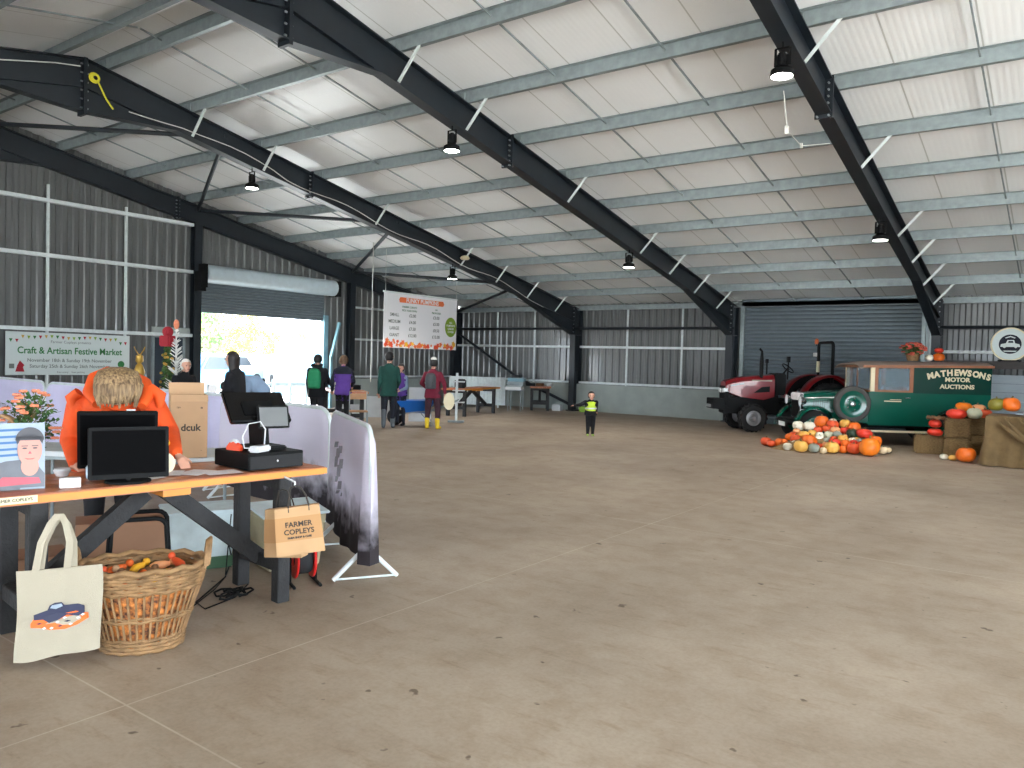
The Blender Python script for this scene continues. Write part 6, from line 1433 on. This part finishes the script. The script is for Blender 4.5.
# hood
def hood_sec(x, w_, z0, z1): return [(x, cy - w_ / 2, z0), (x, cy - w_ / 2, z1 - .12), (x, cy - w_ * .36, z1 - .02), (x, cy, z1), (x, cy + w_ * .36, z1 - .02), (x, cy + w_ / 2, z1 - .12), (x, cy + w_ / 2, z0)]
S_ = [hood_sec(-.58, .44, 1.02, 1.22), hood_sec(-.50, .52, .95, 1.27), hood_sec(-.2, .58, .84, 1.34), hood_sec(.35, .6, .78, 1.40), hood_sec(.62, .6, .86, 1.42)]
mb = MB(); n = 7; mb.add([p for s_ in S_ for p in s_], [(i * n + j, i * n + j + 1, (i + 1) * n + j + 1, (i + 1) * n + j) for i in range(4) for j in range(6)] + [tuple(range(7)), tuple(28 + j for j in range(7))]); mb.build('hood', 'tractor_red', tr, smooth=30)
mb = MB(); mb.hexa([(-.61, cy - .2, .62), (-.61, cy + .2, .62), (-.61, cy + .22, 1.12), (-.61, cy - .22, 1.12)], [(-.5, cy - .255, .55), (-.5, cy + .255, .55), (-.5, cy + .255, 1.0), (-.5, cy - .255, 1.0)]); mb.build('nose_grille', 'tractor_black', tr, bevel=.02)
for s_ in (-1, 1):
    mb = MB(); mb.hexa([(-.63, cy + s_ * .05, .93), (-.63, cy + s_ * .22, .95), (-.63, cy + s_ * .22, 1.05), (-.63, cy + s_ * .05, 1.03)], [(-.5, cy + s_ * .05, .93), (-.46, cy + s_ * .262, .96), (-.46, cy + s_ * .262, 1.06), (-.5, cy + s_ * .05, 1.03)]); mb.build('headlamp', 'lamp_lens', tr, bevel=.008)
    mb = MB(); mb.hexa([(-.48, cy + s_ * .275, 1.10), (-.46, cy + s_ * .285, 1.10), (-.46, cy + s_ * .285, 1.13), (-.48, cy + s_ * .275, 1.13)], [(-.15, cy + s_ * .296, 1.16), (-.15, cy + s_ * .302, 1.16), (-.15, cy + s_ * .302, 1.19), (-.15, cy + s_ * .296, 1.19)]); mb.build('silver_decal', 'hub_grey', tr)
    mb = MB(); mb.box((.30, cy + s_ * .303, 1.26), (.5, .004, .035)); mb.build('side_stripe', 'van_roof', tr)
    mb = MB(); mb.hexa([(.1, cy + s_ * .30, .95), (.5, cy + s_ * .30, .98), (.5, cy + s_ * .306, 1.12), (.3, cy + s_ * .306, 1.1)], [(.1, cy + s_ * .302, .95), (.5, cy + s_ * .302, .98), (.5, cy + s_ * .308, 1.12), (.3, cy + s_ * .308, 1.1)]); mb.build('side_vent', 'tractor_black', tr)
mb = MB()
for i in range(7): mb.box((-.76, cy - .24 + i * .08, .66), (.3, .07, .26))
mb.box((-.68, cy, .60), (.2, .5, .16)); mb.build('front_weights', 'tractor_black', tr, bevel=.012)
mb = MB(); mb.box((-.93, cy, .60), (.03, .3, .07)); mb.build('tow_plate', 'hub_grey', tr)
mb = MB(); mb.tube([(.30, cy - .22, 1.3), (.30, cy - .22, 1.72), (.30, cy - .22, 1.98), (.24, cy - .22, 2.05)], [.045, .05, .028, .028], 10); mb.build('exhaust', 'tractor_black', tr, smooth=40)
mb = MB(); mb.tube([(.55, cy + .1, 1.38), (.55, cy + .1, 1.72)], .02, 8); mb.box((.55, cy + .1, 1.75), (.03, .14, .10)); mb.build('mirror', 'tractor_black', tr)
mb = MB(); mb.box((.78, cy, 1.18), (.3, .5, .55)); mb.build('dash_console', 'tractor_black', tr, bevel=.03); mb = MB(); mb.tube([(.9, cy, 1.4), (1.05, cy, 1.58)], .02, 8); mb.tube([(1.05 + .12 * math.sin(a), cy + .19 * math.cos(a), 1.58 + .12 * math.sin(a) * -.9) for a in np.linspace(0, 2 * PI, 20, endpoint=False)], .014, 6, closed=True); mb.cyl((1.03, cy - .19, 1.56), (1.03, cy + .19, 1.56), .01); mb.build('steering_wheel', 'black', tr, smooth=50)
mb = MB(); mb.tube([(.95, cy - .25, 1.3), (.95, cy - .28, 1.78)], .018, 6); mb.box((.95, cy - .28, 1.8), (.06, .1, .14)); mb.build('work_lamp', 'tractor_black', tr)
mb = MB(); mb.box((1.15, cy, .72), (.75, TW - .35, .05)); mb.build('footplate', 'tractor_black', tr)
mb = MB(); mb.box((1.62, cy, 1.02), (.45, .46, .12)); mb.hexa([(1.8, cy - .22, 1.05), (1.8, cy + .22, 1.05), (1.88, cy + .22, 1.05), (1.88, cy - .22, 1.05)], [(1.9, cy - .2, 1.45), (1.9, cy + .2, 1.45), (1.96, cy + .2, 1.45), (1.96, cy - .2, 1.45)]); mb.build('seat', 'seat_black', tr, bevel=.03)
for y0, y1 in ((-.2, .2), (TW - .2, TW + .2)):
    g = []
    for a in np.linspace(PI * .98, PI * .16, 14): x, z = 1.85 + .70 * math.cos(a), .70 + .70 * math.sin(a) * 1.06; g.append([(x, y0, z - .05), (x, y0 + .03, z), (x, (y0 + y1) / 2, z + .015), (x, y1 - .03, z), (x, y1, z - .05)])
    mb = MB(); mb.sheet(g, .02); fd = mb.build('rear_fender', 'tractor_red', tr, smooth=50)
    mb = MB(); yy = y1 if y0 < 0 else y0; mb.prism([(1.85 + .69 * math.cos(a), .70 + .72 * math.sin(a)) for a in np.linspace(PI * .98, PI * .16, 14)] + [(2.2, .75), (1.3, .75)], (0, yy - .01, 0), (1, 0, 0), (0, 0, 1), (0, 1, 0), .02); mb.build('inner_panel', 'tractor_black', fd)
mb = MB(); mb.tube([(2.0, cy - .42, .85), (2.0, cy - .42, 2.15)] + [(2.0, cy - .32 - .10 * math.cos(a), 2.15 + .10 * math.sin(a)) for a in np.linspace(.3, PI / 2, 4)] + [(2.0, cy + .32 + .10 * math.sin(a), 2.15 + .10 * math.cos(a)) for a in np.linspace(0, PI / 2 - .3, 4)] + [(2.0, cy + .42, 2.15), (2.0, cy + .42, .85)], .038, 10); mb.build('roll_bar', 'tractor_black', tr, smooth=40)
mb = MB(); mb.cyl((1.95, cy + .44, 2.18), (1.95, cy + .44, 2.24), .012); mb.build('beacon_stem', 'black', tr); mb = MB(); mb.lathe([(.045, 2.18), (.05, 2.22), (.045, 2.3), (0, 2.33)], (1.95, cy + .44, .04), n=14); mb.build('beacon', 'beacon', tr, smooth=40)
mb = MB(); mb.tube([(2.0, cy + .42, 1.5), (2.0, cy + .42, 1.78)], .045, 10); mb.build('warning_label', 'label_cream', tr, smooth=40); mb = MB(); mb.box((1.94, cy + .47, 1.95), (.08, .1, .1)); mb.build('rear_work_lamp', 'tape', tr)

# ================================================================== PUMPKIN HEAP
HP = [(105, 400, 30, 'K'), (135, 410, 24, 'K'), (185, 408, 28, 'O'), (220, 395, 20, 'O'), (240, 430, 26, 'W'), (325, 432, 40, 'Y'), (415, 443, 32, 'G'), (460, 454, 22, 'C'), (525, 440, 40, 'Y'), (590, 450, 24, 'O'), (655, 444, 38, 'K'), (765, 445, 58, 'B'), (852, 450, 26, 'C'), (885, 448, 18, 'C'),
      (250, 362, 22, 'O'), (300, 380, 30, 'K'), (290, 404, 22, 'W'), (345, 352, 30, 'Y'), (390, 397, 42, 'O'), (450, 378, 26, 'W'), (490, 388, 24, 'G'), (545, 400, 34, 'R'), (612, 385, 30, 'Y'), (655, 390, 22, 'W'), (687, 390, 20, 'G'), (620, 418, 26, 'O'), (725, 358, 42, 'R'), (785, 388, 40, 'O'),
      (295, 333, 22, 'P'), (400, 342, 25, 'Y'), (452, 352, 23, 'W'), (500, 350, 26, 'L'), (562, 358, 26, 'G'), (540, 372, 20, 'K'), (650, 342, 34, 'D'), (665, 400, 24, 'R'),
      (335, 295, 33, 'W'), (385, 302, 33, 'W'), (432, 312, 26, 'K'), (485, 318, 26, 'K'), (545, 326, 30, 'P'), (592, 328, 28, 'R'), (457, 268, 40, 'O'), (530, 266, 22, 'W'), (530, 288, 34, 'K'), (610, 282, 32, 'Y'), (668, 305, 35, 'O'),
      (340, 385, 20, 'O'), (430, 415, 22, 'K'), (480, 415, 20, 'P'), (560, 430, 20, 'R'), (700, 415, 26, 'K'), (275, 345, 18, 'K'), (590, 360, 18, 'P'), (690, 375, 18, 'Y')]
hzy = lambda px: 360.2 + .0268 * (px - 512)
items = []
for i, (cx, cy_, r_, k) in enumerate(HP):
    px, py, rp = 750 + cx / 6.4, 380 + cy_ / 6.4, r_ / 6.4
    front = 447.5 + (px - 762) * .085 if px < 870 else 455.5
    D0 = 1.6 * FOC / (front - hzy(px)); yb = py + rp * .85
    D = 1.6 * FOC / (yb - hzy(px)) if yb > front - 1.5 else (1.6 + D0 * .45) / (.45 + (yb - hzy(px)) / FOC)
    R_ = rp * D / FOC * 1.18; sq = .66 if k == 'R' and r_ > 30 else .92 if k in 'OB' else .84
    c = W(px, py, D + R_ * .5); c.z = max(c.z, R_ * sq)
    items.append((px, py, c, R_, k, sq, yb))
for _ in range(40):
    for i in range(len(items)):
        for j in range(i):
            a, b = items[i], items[j]; d = a[2] - b[2]; m = .90 * (a[3] + b[3]); L = Vector((d.x, d.y, d.z * 1.15)).length
            if 1e-4 < L < m: q = d / L * (m - L) * .25; a[2].xyz = a[2] + q; b[2].xyz = b[2] - q
    for it in items: it[2].z = max(it[2].z, it[3] * it[5] * .98)
order = {}
for it in sorted(items, key=lambda q: q[0]): order.setdefault(it[4], []).append(it)
ordw = ['first', 'second', 'third', 'fourth', 'fifth', 'sixth', 'seventh', 'eighth', 'ninth', 'tenth', 'eleventh', 'twelfth', 'thirteenth', 'fourteenth']
NP = 0
for k, L_ in order.items():
    for i, it in enumerate(L_):
        big = 'large ' if it[3] > .18 else ''
        lab = '%s%s pumpkin in the floor heap before the van, %s' % (big, PKN[k], ('the only one so coloured' if len(L_) == 1 else '%s %s one from left' % (ordw[i], PKN[k])))
        pumpkin(lab, it[2], it[3], k, 'pumpkins heaped on the floor before the van', it[5], seed=100 + NP, n=10); NP += 1
# straw bed below the heap
g = []
cc = W(822, 440, 15.25); cc.z = 0
mb = MB(); n = 30; rr = [(0, .0, .30), (.35, 0, .26), (.7, 0, .12), (1.0, 0, 0.0)]; vs = [cc + V((0, 0, .26))]
ax1 = V((.81, .59, 0)); ax2 = V((-.59, .81, 0)); rnd = random.Random(2)
for f_, _, z in rr[1:]:
    for j in range(n): a = 2 * PI * j / n; vs.append(cc + ax1 * (1.0 * f_ * math.cos(a)) + ax2 * (.42 * f_ * math.sin(a)) + V((0, 0, max(0, z - .02 + rnd.uniform(-.02, .02) * (f_ < 1)))))
mb.add(vs, [(0, 1 + j, 1 + (j + 1) % n) for j in range(n)] + [(1 + i * n + j, 1 + i * n + (j + 1) % n, 1 + (i + 1) * n + (j + 1) % n, 1 + (i + 1) * n + j) for i in range(2) for j in range(n)] + [tuple(1 + 2 * n + j for j in range(n))])
tag(solo(mb, 'straw_bed', 'straw', 'low bed of loose straw under the pumpkin heap', 'straw', base=cc), kind='stuff')

# ================================================================== STRAW BALES, HESSIAN TABLE
def bale(label, c, d_, rz):
    t = thing('straw_bale', label, 'straw bale', c, rz, 'straw bales beside the hessian table'); rnd = random.Random(int(c[0] * 100)); mb = MB(); nx = 9; g = []
    mb.box((0, 0, d_[2] / 2), d_); o = mb.build('bale_body', 'straw', t, bevel=.03); mb = MB()
    for i in range(260):
        f_ = rnd.choice((0, 1, 2)); p_ = V((rnd.uniform(-.5, .5) * d_[0], rnd.uniform(-.5, .5) * d_[1], rnd.uniform(.02, .98) * d_[2]))
        if f_ == 0: p_.x = d_[0] / 2 * rnd.choice((-1, 1))
        elif f_ == 1: p_.y = d_[1] / 2 * rnd.choice((-1, 1))
        else: p_.z = d_[2]
        q = V((rnd.gauss(0, 1), rnd.gauss(0, 1), rnd.gauss(0, .6))).normalized() * .035; mb.bar(p_ - q, p_ + q, .004, .004)
    tag(mb.build('loose_straw', 'straw', t), kind='stuff')
    for x in (-.2, .2): mb = MB(); mb.tube([(x * d_[0] * 2, -d_[1] / 2 - .006, .01), (x * d_[0] * 2, d_[1] / 2 + .006, .01), (x * d_[0] * 2, d_[1] / 2 + .006, d_[2] + .004), (x * d_[0] * 2, -d_[1] / 2 - .006, d_[2] + .004)], .005, 5, closed=True); mb.build('twine', 'wicker', t)
    return t
fB = lambda p: math.atan2(CAM.y - p[1], CAM.x - p[0]) + PI / 2
p = W(929, 447, 15.2); pA = (p.x, p.y, 0); bale('small straw bale on the floor left of the taller pair', pA, (.52, .40, .35), fB(pA))
p = W(957, 447, 14.75); pB = (p.x, p.y, 0); bale('lower straw bale of the stacked pair left of the hessian table', pB, (.44, .44, .36), fB(pB)); bale('upper straw bale of the stacked pair left of the hessian table', (p.x, p.y, .37), (.43, .42, .34), fB(pB))
p = W(979, 447, 15.25); pC = (p.x, p.y, 0); bale('straw bale in shadow against the left end of the hessian table, on the floor', (p.x, p.y, 0), (.36, .5, .38), fB(pC)); bale('straw bale in shadow stacked against the left end of the hessian table', (p.x, p.y, .39), (.36, .5, .33), fB(pC))
def onb(px, py, rpx, D, k, label, sq=.75, zmin=0, seed=0):
    c = W(px, py, D); R_ = rpx * D / FOC; c.z = max(zmin + R_ * sq, c.z if zmin == 0 else zmin + R_ * sq); pumpkin(label, c, R_, k, 'pumpkins around the straw bales', sq, seed=seed)
onb(935, 434, 7.5, 14.85, 'R', 'flat red pumpkin on the small straw bale', .55, .36, 31)
c = W(935, 427, 14.85); pumpkin('red pumpkin stacked on the flat red one, on the small straw bale', (c.x, c.y, .36 + .155 + .09), .12, 'R', 'pumpkins around the straw bales', .7, 32)
t = thing('wicker_ring', 'dark wicker ring lying over the red pumpkins on the small bale', 'wicker ring', (c.x + .0, c.y + .0, .36 + .155 + .175)); mb = MB(); mb.tube([(.13 * math.cos(a), .13 * math.sin(a), .03 + .012 * math.sin(a * 7)) for a in np.linspace(0, 2 * PI, 26, endpoint=False)], .03, 7, closed=True); mb.build('ring', 'wicker_dark', t, smooth=60)
T1 = .72
onb(956, 421, 9.5, 14.45, 'R', 'wide red pumpkin at the front of the stacked straw bales', .58, T1, 33)
onb(974, 421, 7.5, 14.6, 'L', 'pale green pumpkin right of the wide red one on the bales', .8, T1, 34)
onb(957, 412, 5.5, 14.95, 'W', 'small white pumpkin at the back of the stacked bales', .8, T1, 35)
c = W(964, 409, 15.0); pumpkin('bright orange pumpkin topmost on the stacked bales, behind the white one', (c.x, c.y, T1 + .21), .155, 'B', 'pumpkins around the straw bales', .62, 36)
onb(978, 411, 7.5, 15.35, 'P', 'tan pumpkin on the bale in shadow by the hessian table', .75, T1 + .04, 37)
onb(985, 415, 6.5, 14.85, 'K', 'reddish pumpkin squeezed at the left corner of the hessian table', .75, .725, 38)
onb(966, 453, 9.5, 13.75, 'O', 'large orange pumpkin on the floor by the hessian cloth', .85, 0.0001, 39)
onb(944, 454, 4.2, 14.15, 'W', 'little white pumpkin on the floor before the small bale', .7, 0.0001, 40)
onb(953, 457, 4.6, 14.0, 'Y', 'small yellow-orange pumpkin on the floor before the stacked bales', .65, 0.0001, 41)
# hessian draped table
ht = thing('draped_table', 'table wholly covered by a brown hessian cloth hanging in folds, at the right edge', 'table', (18.15, -5.95, 0))
mb = MB(); mb.box((18.25, -5.9, .83), (1.75, 1.05, .04)); WB(mb, 'tabletop', 'wood_plain', ht)
for sx in (-.8, .8):
    for sy in (-.42, .42): mb = MB(); mb.box((18.25 + sx, -5.9 + sy, .41), (.06, .06, .81)); WB(mb, 'leg', 'wood_plain', ht)
cl = []; cor = [(17.33, -5.32), (17.33, -6.48), (19.17, -6.48), (19.17, -5.32)]; per = []
for a, b in zip(cor, cor[1:] + cor[:1]):
    L_ = math.dist(a, b); k = int(L_ / .04); nn = ((b[1] - a[1]) / L_, -(b[0] - a[0]) / L_)
    per += [(a[0] + (b[0] - a[0]) * i / k, a[1] + (b[1] - a[1]) * i / k, nn) for i in range(k)]
s0 = 1 if (per[0][2][0] * (17.33 - 18.25) + 0) > 0 else -1; rows = []
for i in range(15):
    v = i / 14; row = []
    for j, (x, y, nn) in enumerate(per):
        w_ = (.05 * math.sin(j * .42 + v * 2.2) + .03 * math.sin(j * .83 + 1 + v)) * v + .045 * v; zz = .865 - v * (.85 - .02 * math.sin(j * .3)); row.append((x + nn[0] * w_ * s0, y + nn[1] * w_ * s0, max(zz, .012)))
    rows.append(row)
N_ = len(per); mb = MB(); mb.add([p for r_ in rows for p in r_], [(i * N_ + j, i * N_ + (j + 1) % N_, (i + 1) * N_ + (j + 1) % N_, (i + 1) * N_ + j) for i in range(14) for j in range(N_)] + [tuple(range(N_))])
WB(mb, 'hessian_cloth', 'hessian', ht, smooth=70)
mb = MB(); y_ = -6.56
for (a, b) in (((17.62, .87), (18.35, .12)), ((17.55, .78), (18.1, .35)), ((17.8, .87), (18.6, .3))):
    pts = [(a[0] + (b[0] - a[0]) * s_, y_ - .045 * math.sin(PI * s_) - .015, a[1] + (b[1] - a[1]) * (s_ ** .8)) for s_ in np.linspace(0, 1, 10)]; mb.tube(pts, [.012, .03, .035, .04, .04, .04, .035, .03, .025, .012], 7)
WB(mb, 'swagged_fold', 'hessian', ht, smooth=70)
mb = MB(); mb.box((18.6, -5.55, .895), (1.75, .55, .03)); bd = solo(mb, 'display_shelf', 'board_grey', 'grey painted shelf board raised on the back of the hessian table', 'shelf')
mb = MB(); mb.box((17.9, -5.55, .874), (.1, .4, .012)); mb.box((19.3, -5.55, .874), (.1, .4, .012)); q = solo(mb, 'riser_block', 'wood_black', 'pair of dark blocks', 'blocks'); q.data.transform(q.matrix_basis if False else Matrix.Translation(V(q.location) - V(bd.location))); q.location = (0, 0, 0); q.parent = bd; [q.__delitem__(k_) for k_ in ('label', 'category')]
for px, k, l, sd_ in ((1000, 'V', 'green and yellow striped pumpkin on the grey shelf board', 51), (1015, 'O', 'orange pumpkin on the grey shelf board, right of the striped one', 52)):
    D = 14.7; c = W(px, 404, D); r_ = .142 if k == 'V' else .155; pumpkin(l, (c.x, -5.55, 0.91 + r_ * .88), r_, k, None, .88, sd_)
mb = MB(); c = W(1013, 396, 15.6); mb.lathe([(0, 0), (.11, 0), (.15, .16), (.14, .17), (0, .17)], (19.0, -5.5, .91), n=18); solo(mb, 'white_bucket', 'white', 'white bucket at the right end of the grey shelf board', 'bucket', smooth=40)
# grey painted partition with dark top rail, and round sign
t = thing('display_partition', 'grey painted boarded partition with dark rail behind the van', 'partition', (18.6, -3.6, 0))
A = W(990, 400, 17.4); B = W(1075, 400, 16.6); A.z = B.z = 0; d = (B - A).normalized(); L_ = (B - A).length; t.location = A + d * L_ / 2
mb = MB()
for i in range(8): mb.bar(A + V((0, 0, .1 + i * .195)), B + V((0, 0, .1 + i * .195)), .03, .188)
WB(mb, 'boards', 'board_grey', t)
nrm = V((d.y, -d.x, 0)); A2 = W(944, 358, 17.8); A2.z = 0; mb = MB(); z_ = 1.78; dd = (B - A2).normalized()
mb.bar(A2 + V((0, 0, z_)), B + V((0, 0, z_)), .22, .17); mb.bar(A2 + V((0, 0, z_ - .1)), A2, .08, .08); WB(mb, 'top_rail', 'wood_black', t)
sg = thing('round_sign', 'round cream sign with a dark vintage vehicle emblem, standing on the dark rail', 'sign', (0, 0, 0))
c = W(1010, 346, 16.9); n_ = (CAM - c).normalized(); n_.z = 0; n_.normalize(); sg.location = (c.x, c.y, z_ + .085); ux = V((0, 0, 1)).cross(n_).normalized(); c.z = z_ + .085 + .37
mb = MB(); fan_disc(mb, c, n_, .355, seg=36, t=.03); WB(mb, 'disc', 'cream', sg); mb = MB(); fan_disc(mb, c + n_ * .031, n_, .345, seg=36, t=.004); WB(mb, 'white_face', 'banner_pale', sg)
mb = MB(); mb.tube([c + n_ * .03 + ux *   .35 * math.cos(a) + V((0, 0,   .35 * math.sin(a))) for a in np.linspace(0, 2 * PI, 36, endpoint=False)], .018, 6, closed=True); WB(mb, 'rim', 'cream', sg)
mb = MB(); fan_disc(mb, c + n_ * .036, n_, .21, seg=32, t=.003); WB(mb, 'dark_centre', 'cloth_navy', sg)
def sp2(name, poly, m_, k): mb = MB(); mb.prism(poly, c + n_ * (.040 + .002 * k), ux, V((0, 0, 1)), n_, .002); WB(mb, name, m_, sg)
sp2('emblem_vehicle', [(-.18, -.06), (-.17, .0), (-.08, .02), (-.05, .09), (.07, .09), (.09, .02), (.17, 0), (.19, -.06), (.13, -.06), (.11, -.09), (.07, -.06), (-.07, -.06), (-.10, -.09), (-.14, -.06)], 'banner_pale', 0); sp2('emblem_window', [(-.04, .03), (-.03, .07), (.05, .07), (.06, .03)], 'cloth_navy', 1)
sp2('emblem_bar', [(-.13, -.14), (.13, -.14), (.1, -.165), (-.1, -.165)], 'banner_pale', 0); sp2('emblem_crest', [(-.10, .14), (0, .18), (.10, .14), (.08, .125), (0, .155), (-.08, .125)], 'banner_pale', 0)
mb = MB(); b_ = V((c.x, c.y, z_ + .085)); mb.tube([b_ - ux * .2, b_ - ux * .05 + V((0, 0, .05)), b_ + ux * .05 + V((0, 0, .05)), b_ + ux * .2], .02, 7); mb.tube([b_ - ux * .22 + n_ * .1 + V((0, 0, .01)), b_ + ux * .22 + n_ * .1 + V((0, 0, .01))], .015, 6); mb.cyl(b_, b_ + V((0, 0, .1)), .03); WB(mb, 'stand', 'black', sg, smooth=40)

# ================================================================== YARD OUTSIDE THE ROLLER DOOR
def car(label, c, rz, m_, suv=True):
    t = thing('parked_car', label, 'car', c, rz, 'cars parked in the yard'); H1 = 1.65 if suv else 1.4
    prof = [(-2.1, .35), (2.15, .35), (2.2, .75), (2.05, .95), (1.1, 1.05), (.45, H1 - .06), (-1.5, H1), (-2.05, 1.1), (-2.15, .7)]
    mb = MB(); mb.prism(prof, (0, -.85, 0), (1, 0, 0), (0, 0, 1), (0, 1, 0), 1.7); mb.build('bodywork', m_, t, bevel=.08, smooth=40)
    for y in (-.86, .86): mb = MB(); mb.prism([(.95, 1.08), (.42, H1 - .15), (-1.4, H1 - .12), (-1.85, 1.1)], (0, y - .005, 0), (1, 0, 0), (0, 0, 1), (0, 1, 0), .01); mb.build('side_windows', 'navy_steel', t)
    mb = MB(); mb.hexa([(1.14, -.7, 1.06), (1.14, .7, 1.06), (1.16, .7, 1.07), (1.16, -.7, 1.07)], [(.5, -.6, H1 - .1), (.5, .6, H1 - .1), (.52, .6, H1 - .09), (.52, -.6, H1 - .09)]); mb.build('windscreen', 'navy_steel', t)
    for x in (-1.3, 1.35):
        for y in (-.82, .82): mb = MB(); mb.lathe([(0, -.1), (.33, -.1), (.34, 0), (.33, .1), (0, .1)], (x, y, .34), 'Y', 20); mb.build('wheel', 'rubber', t, smooth=40)
    for y in (-.6, .6): mb = MB(); mb.box((2.17, y, .78), (.06, .3, .14)); mb.build('headlamp', 'lamp_lens', t)
G0 = -.1
for px, D, m_, rz, l in ((206, 29, 'car_blue', 2.1, 'blue car parked in the yard at the left of the roller door opening'), (226, 38, 'car_silver', 2.0, 'silver car parked in the yard behind the blue one'), (258, 46, 'car_white', 2.5, 'white car parked in the middle of the yard view'), (284, 40, 'car_silver', 2.7, 'pale silver car parked right of the white one in the yard')):
    p = W(px, 380, D); car(l, (p.x, p.y, G0), rz, m_)
t = thing('storage_container', 'pale blue container standing in the yard at the right of the door opening', 'container', (0, 0, 0)); p = W(311, 380, 33); t.location = (p.x, p.y, G0); t.rotation_euler = (0, 0, .6)
mb = MB(); mb.box((0, 0, 1.1), (2.4, 2.2, 2.2)); mb.build('shell', 'pale_blue', t, bevel=.03); mb = MB()
for i in range(10): mb.box((1.215, -.9 + i * .2, 1.1), (.03, .1, 2.0))
mb.build('ribs', 'pale_blue', t)
def tree(label, c, h, w_, m_, seed):
    t = thing('yard_tree', label, 'tree', c); rnd = random.Random(seed); mb = MB(); mb.tube([(0, 0, 0), (.1, 0, h * .4), (0, .1, h * .7)], [.2, .14, .06], 8)
    for i in range(6): a = i * 1.05; mb.tube([(0, 0, h * .35 + i * .15), (math.cos(a) * w_ * .3, math.sin(a) * w_ * .3, h * .6 + i * .1)], [.07, .02], 6)
    mb.build('trunk', 'bark', t); mb = MB()
    for i in range(2600):
        v = V((rnd.gauss(0, 1), rnd.gauss(0, 1), rnd.gauss(0, 1))).normalized() * rnd.uniform(.5, 1) ** .5; q = V((v.x * w_ / 2 * (1 + .15 * math.sin(v.z * 9)), v.y * w_ / 2, h * .62 + v.z * h * .40)); a = V((rnd.gauss(0, 1), rnd.gauss(0, 1), rnd.gauss(0, 1))).normalized() * .13; b = a.cross(V((rnd.gauss(0, 1), 1, 0))).normalized() * .08
        mb.add([q - a, q + b, q + a, q - b], [(0, 1, 2, 3)])
    mb.build('crown', m_, t)
for px, D, h, w_, m_, l in ((198, 50, 4.6, 3.5, 'foliage_green', 'pale green tree at the far left of the yard'), (222, 60, 6.0, 6.0, 'foliage_yellow', 'yellow autumn tree in the yard'), (248, 74, 4.2, 6.5, 'foliage_yellow', 'low yellow bush right of the autumn tree'), (290, 85, 4.4, 6, 'foliage_green', 'low green tree far off at the right of the yard')):
    p = W(px, 380, D); tree(l, (p.x, p.y, G0), h, w_, m_, px)
mb = MB(); P0 = W(188, 380, 23.5); P1 = W(322, 380, 25)
P0.z = P1.z = G0
for i in range(9): q = P0.lerp(P1, i / 8); mb.box((q.x, q.y, .35), (.08, .08, .9))
mb.bar(P0 + V((0, 0, .75)), P1 + V((0, 0, .75)), .04, .1)
solo(mb, 'yard_rail', 'steel_old', 'low post and rail barrier across the yard outside the door', 'railing')

# ================================================================== LIGHT, WORLD, CAMERA
w = bpy.data.worlds.new('World'); bpy.context.scene.world = w; w.use_nodes = True
nt = w.node_tree; bg = nt.nodes['Background']
bg.inputs['Color'].default_value = (0.80, 0.90, 1.0, 1); bg.inputs['Strength'].default_value = 7.5
sun = bpy.data.lights.new('sun', 'SUN'); sun.energy = 26.0; sun.angle = math.radians(3); sun.color = (1, .97, .94)
so = bpy.data.objects.new('sun', sun); COL.objects.link(so); so.rotation_euler = (math.radians(48), 0, math.radians(-200))
mb = MB(); mb.box((10, -15, -.25), (260, 260, .3)); tag(mb.build('ground', 'yard'), kind='structure')

cam = bpy.data.cameras.new('camera'); co = bpy.data.objects.new('camera', cam); COL.objects.link(co)
cam.sensor_fit = 'HORIZONTAL'; cam.sensor_width = 36.0; cam.lens = 36.0 * FOC / 1024; cam.clip_end = 500; cam.clip_start = .05
co.matrix_world = Matrix(((RT.x, UP.x, -FW.x, CAM.x), (RT.y, UP.y, -FW.y, CAM.y), (RT.z, UP.z, -FW.z, CAM.z), (0, 0, 0, 1)))
sc = bpy.context.scene; sc.camera = co
vs = sc.view_settings; vs.view_transform = 'Standard'; vs.look = 'None'; vs.gamma = 1; vs.exposure = 0.9; vs.use_curve_mapping = False
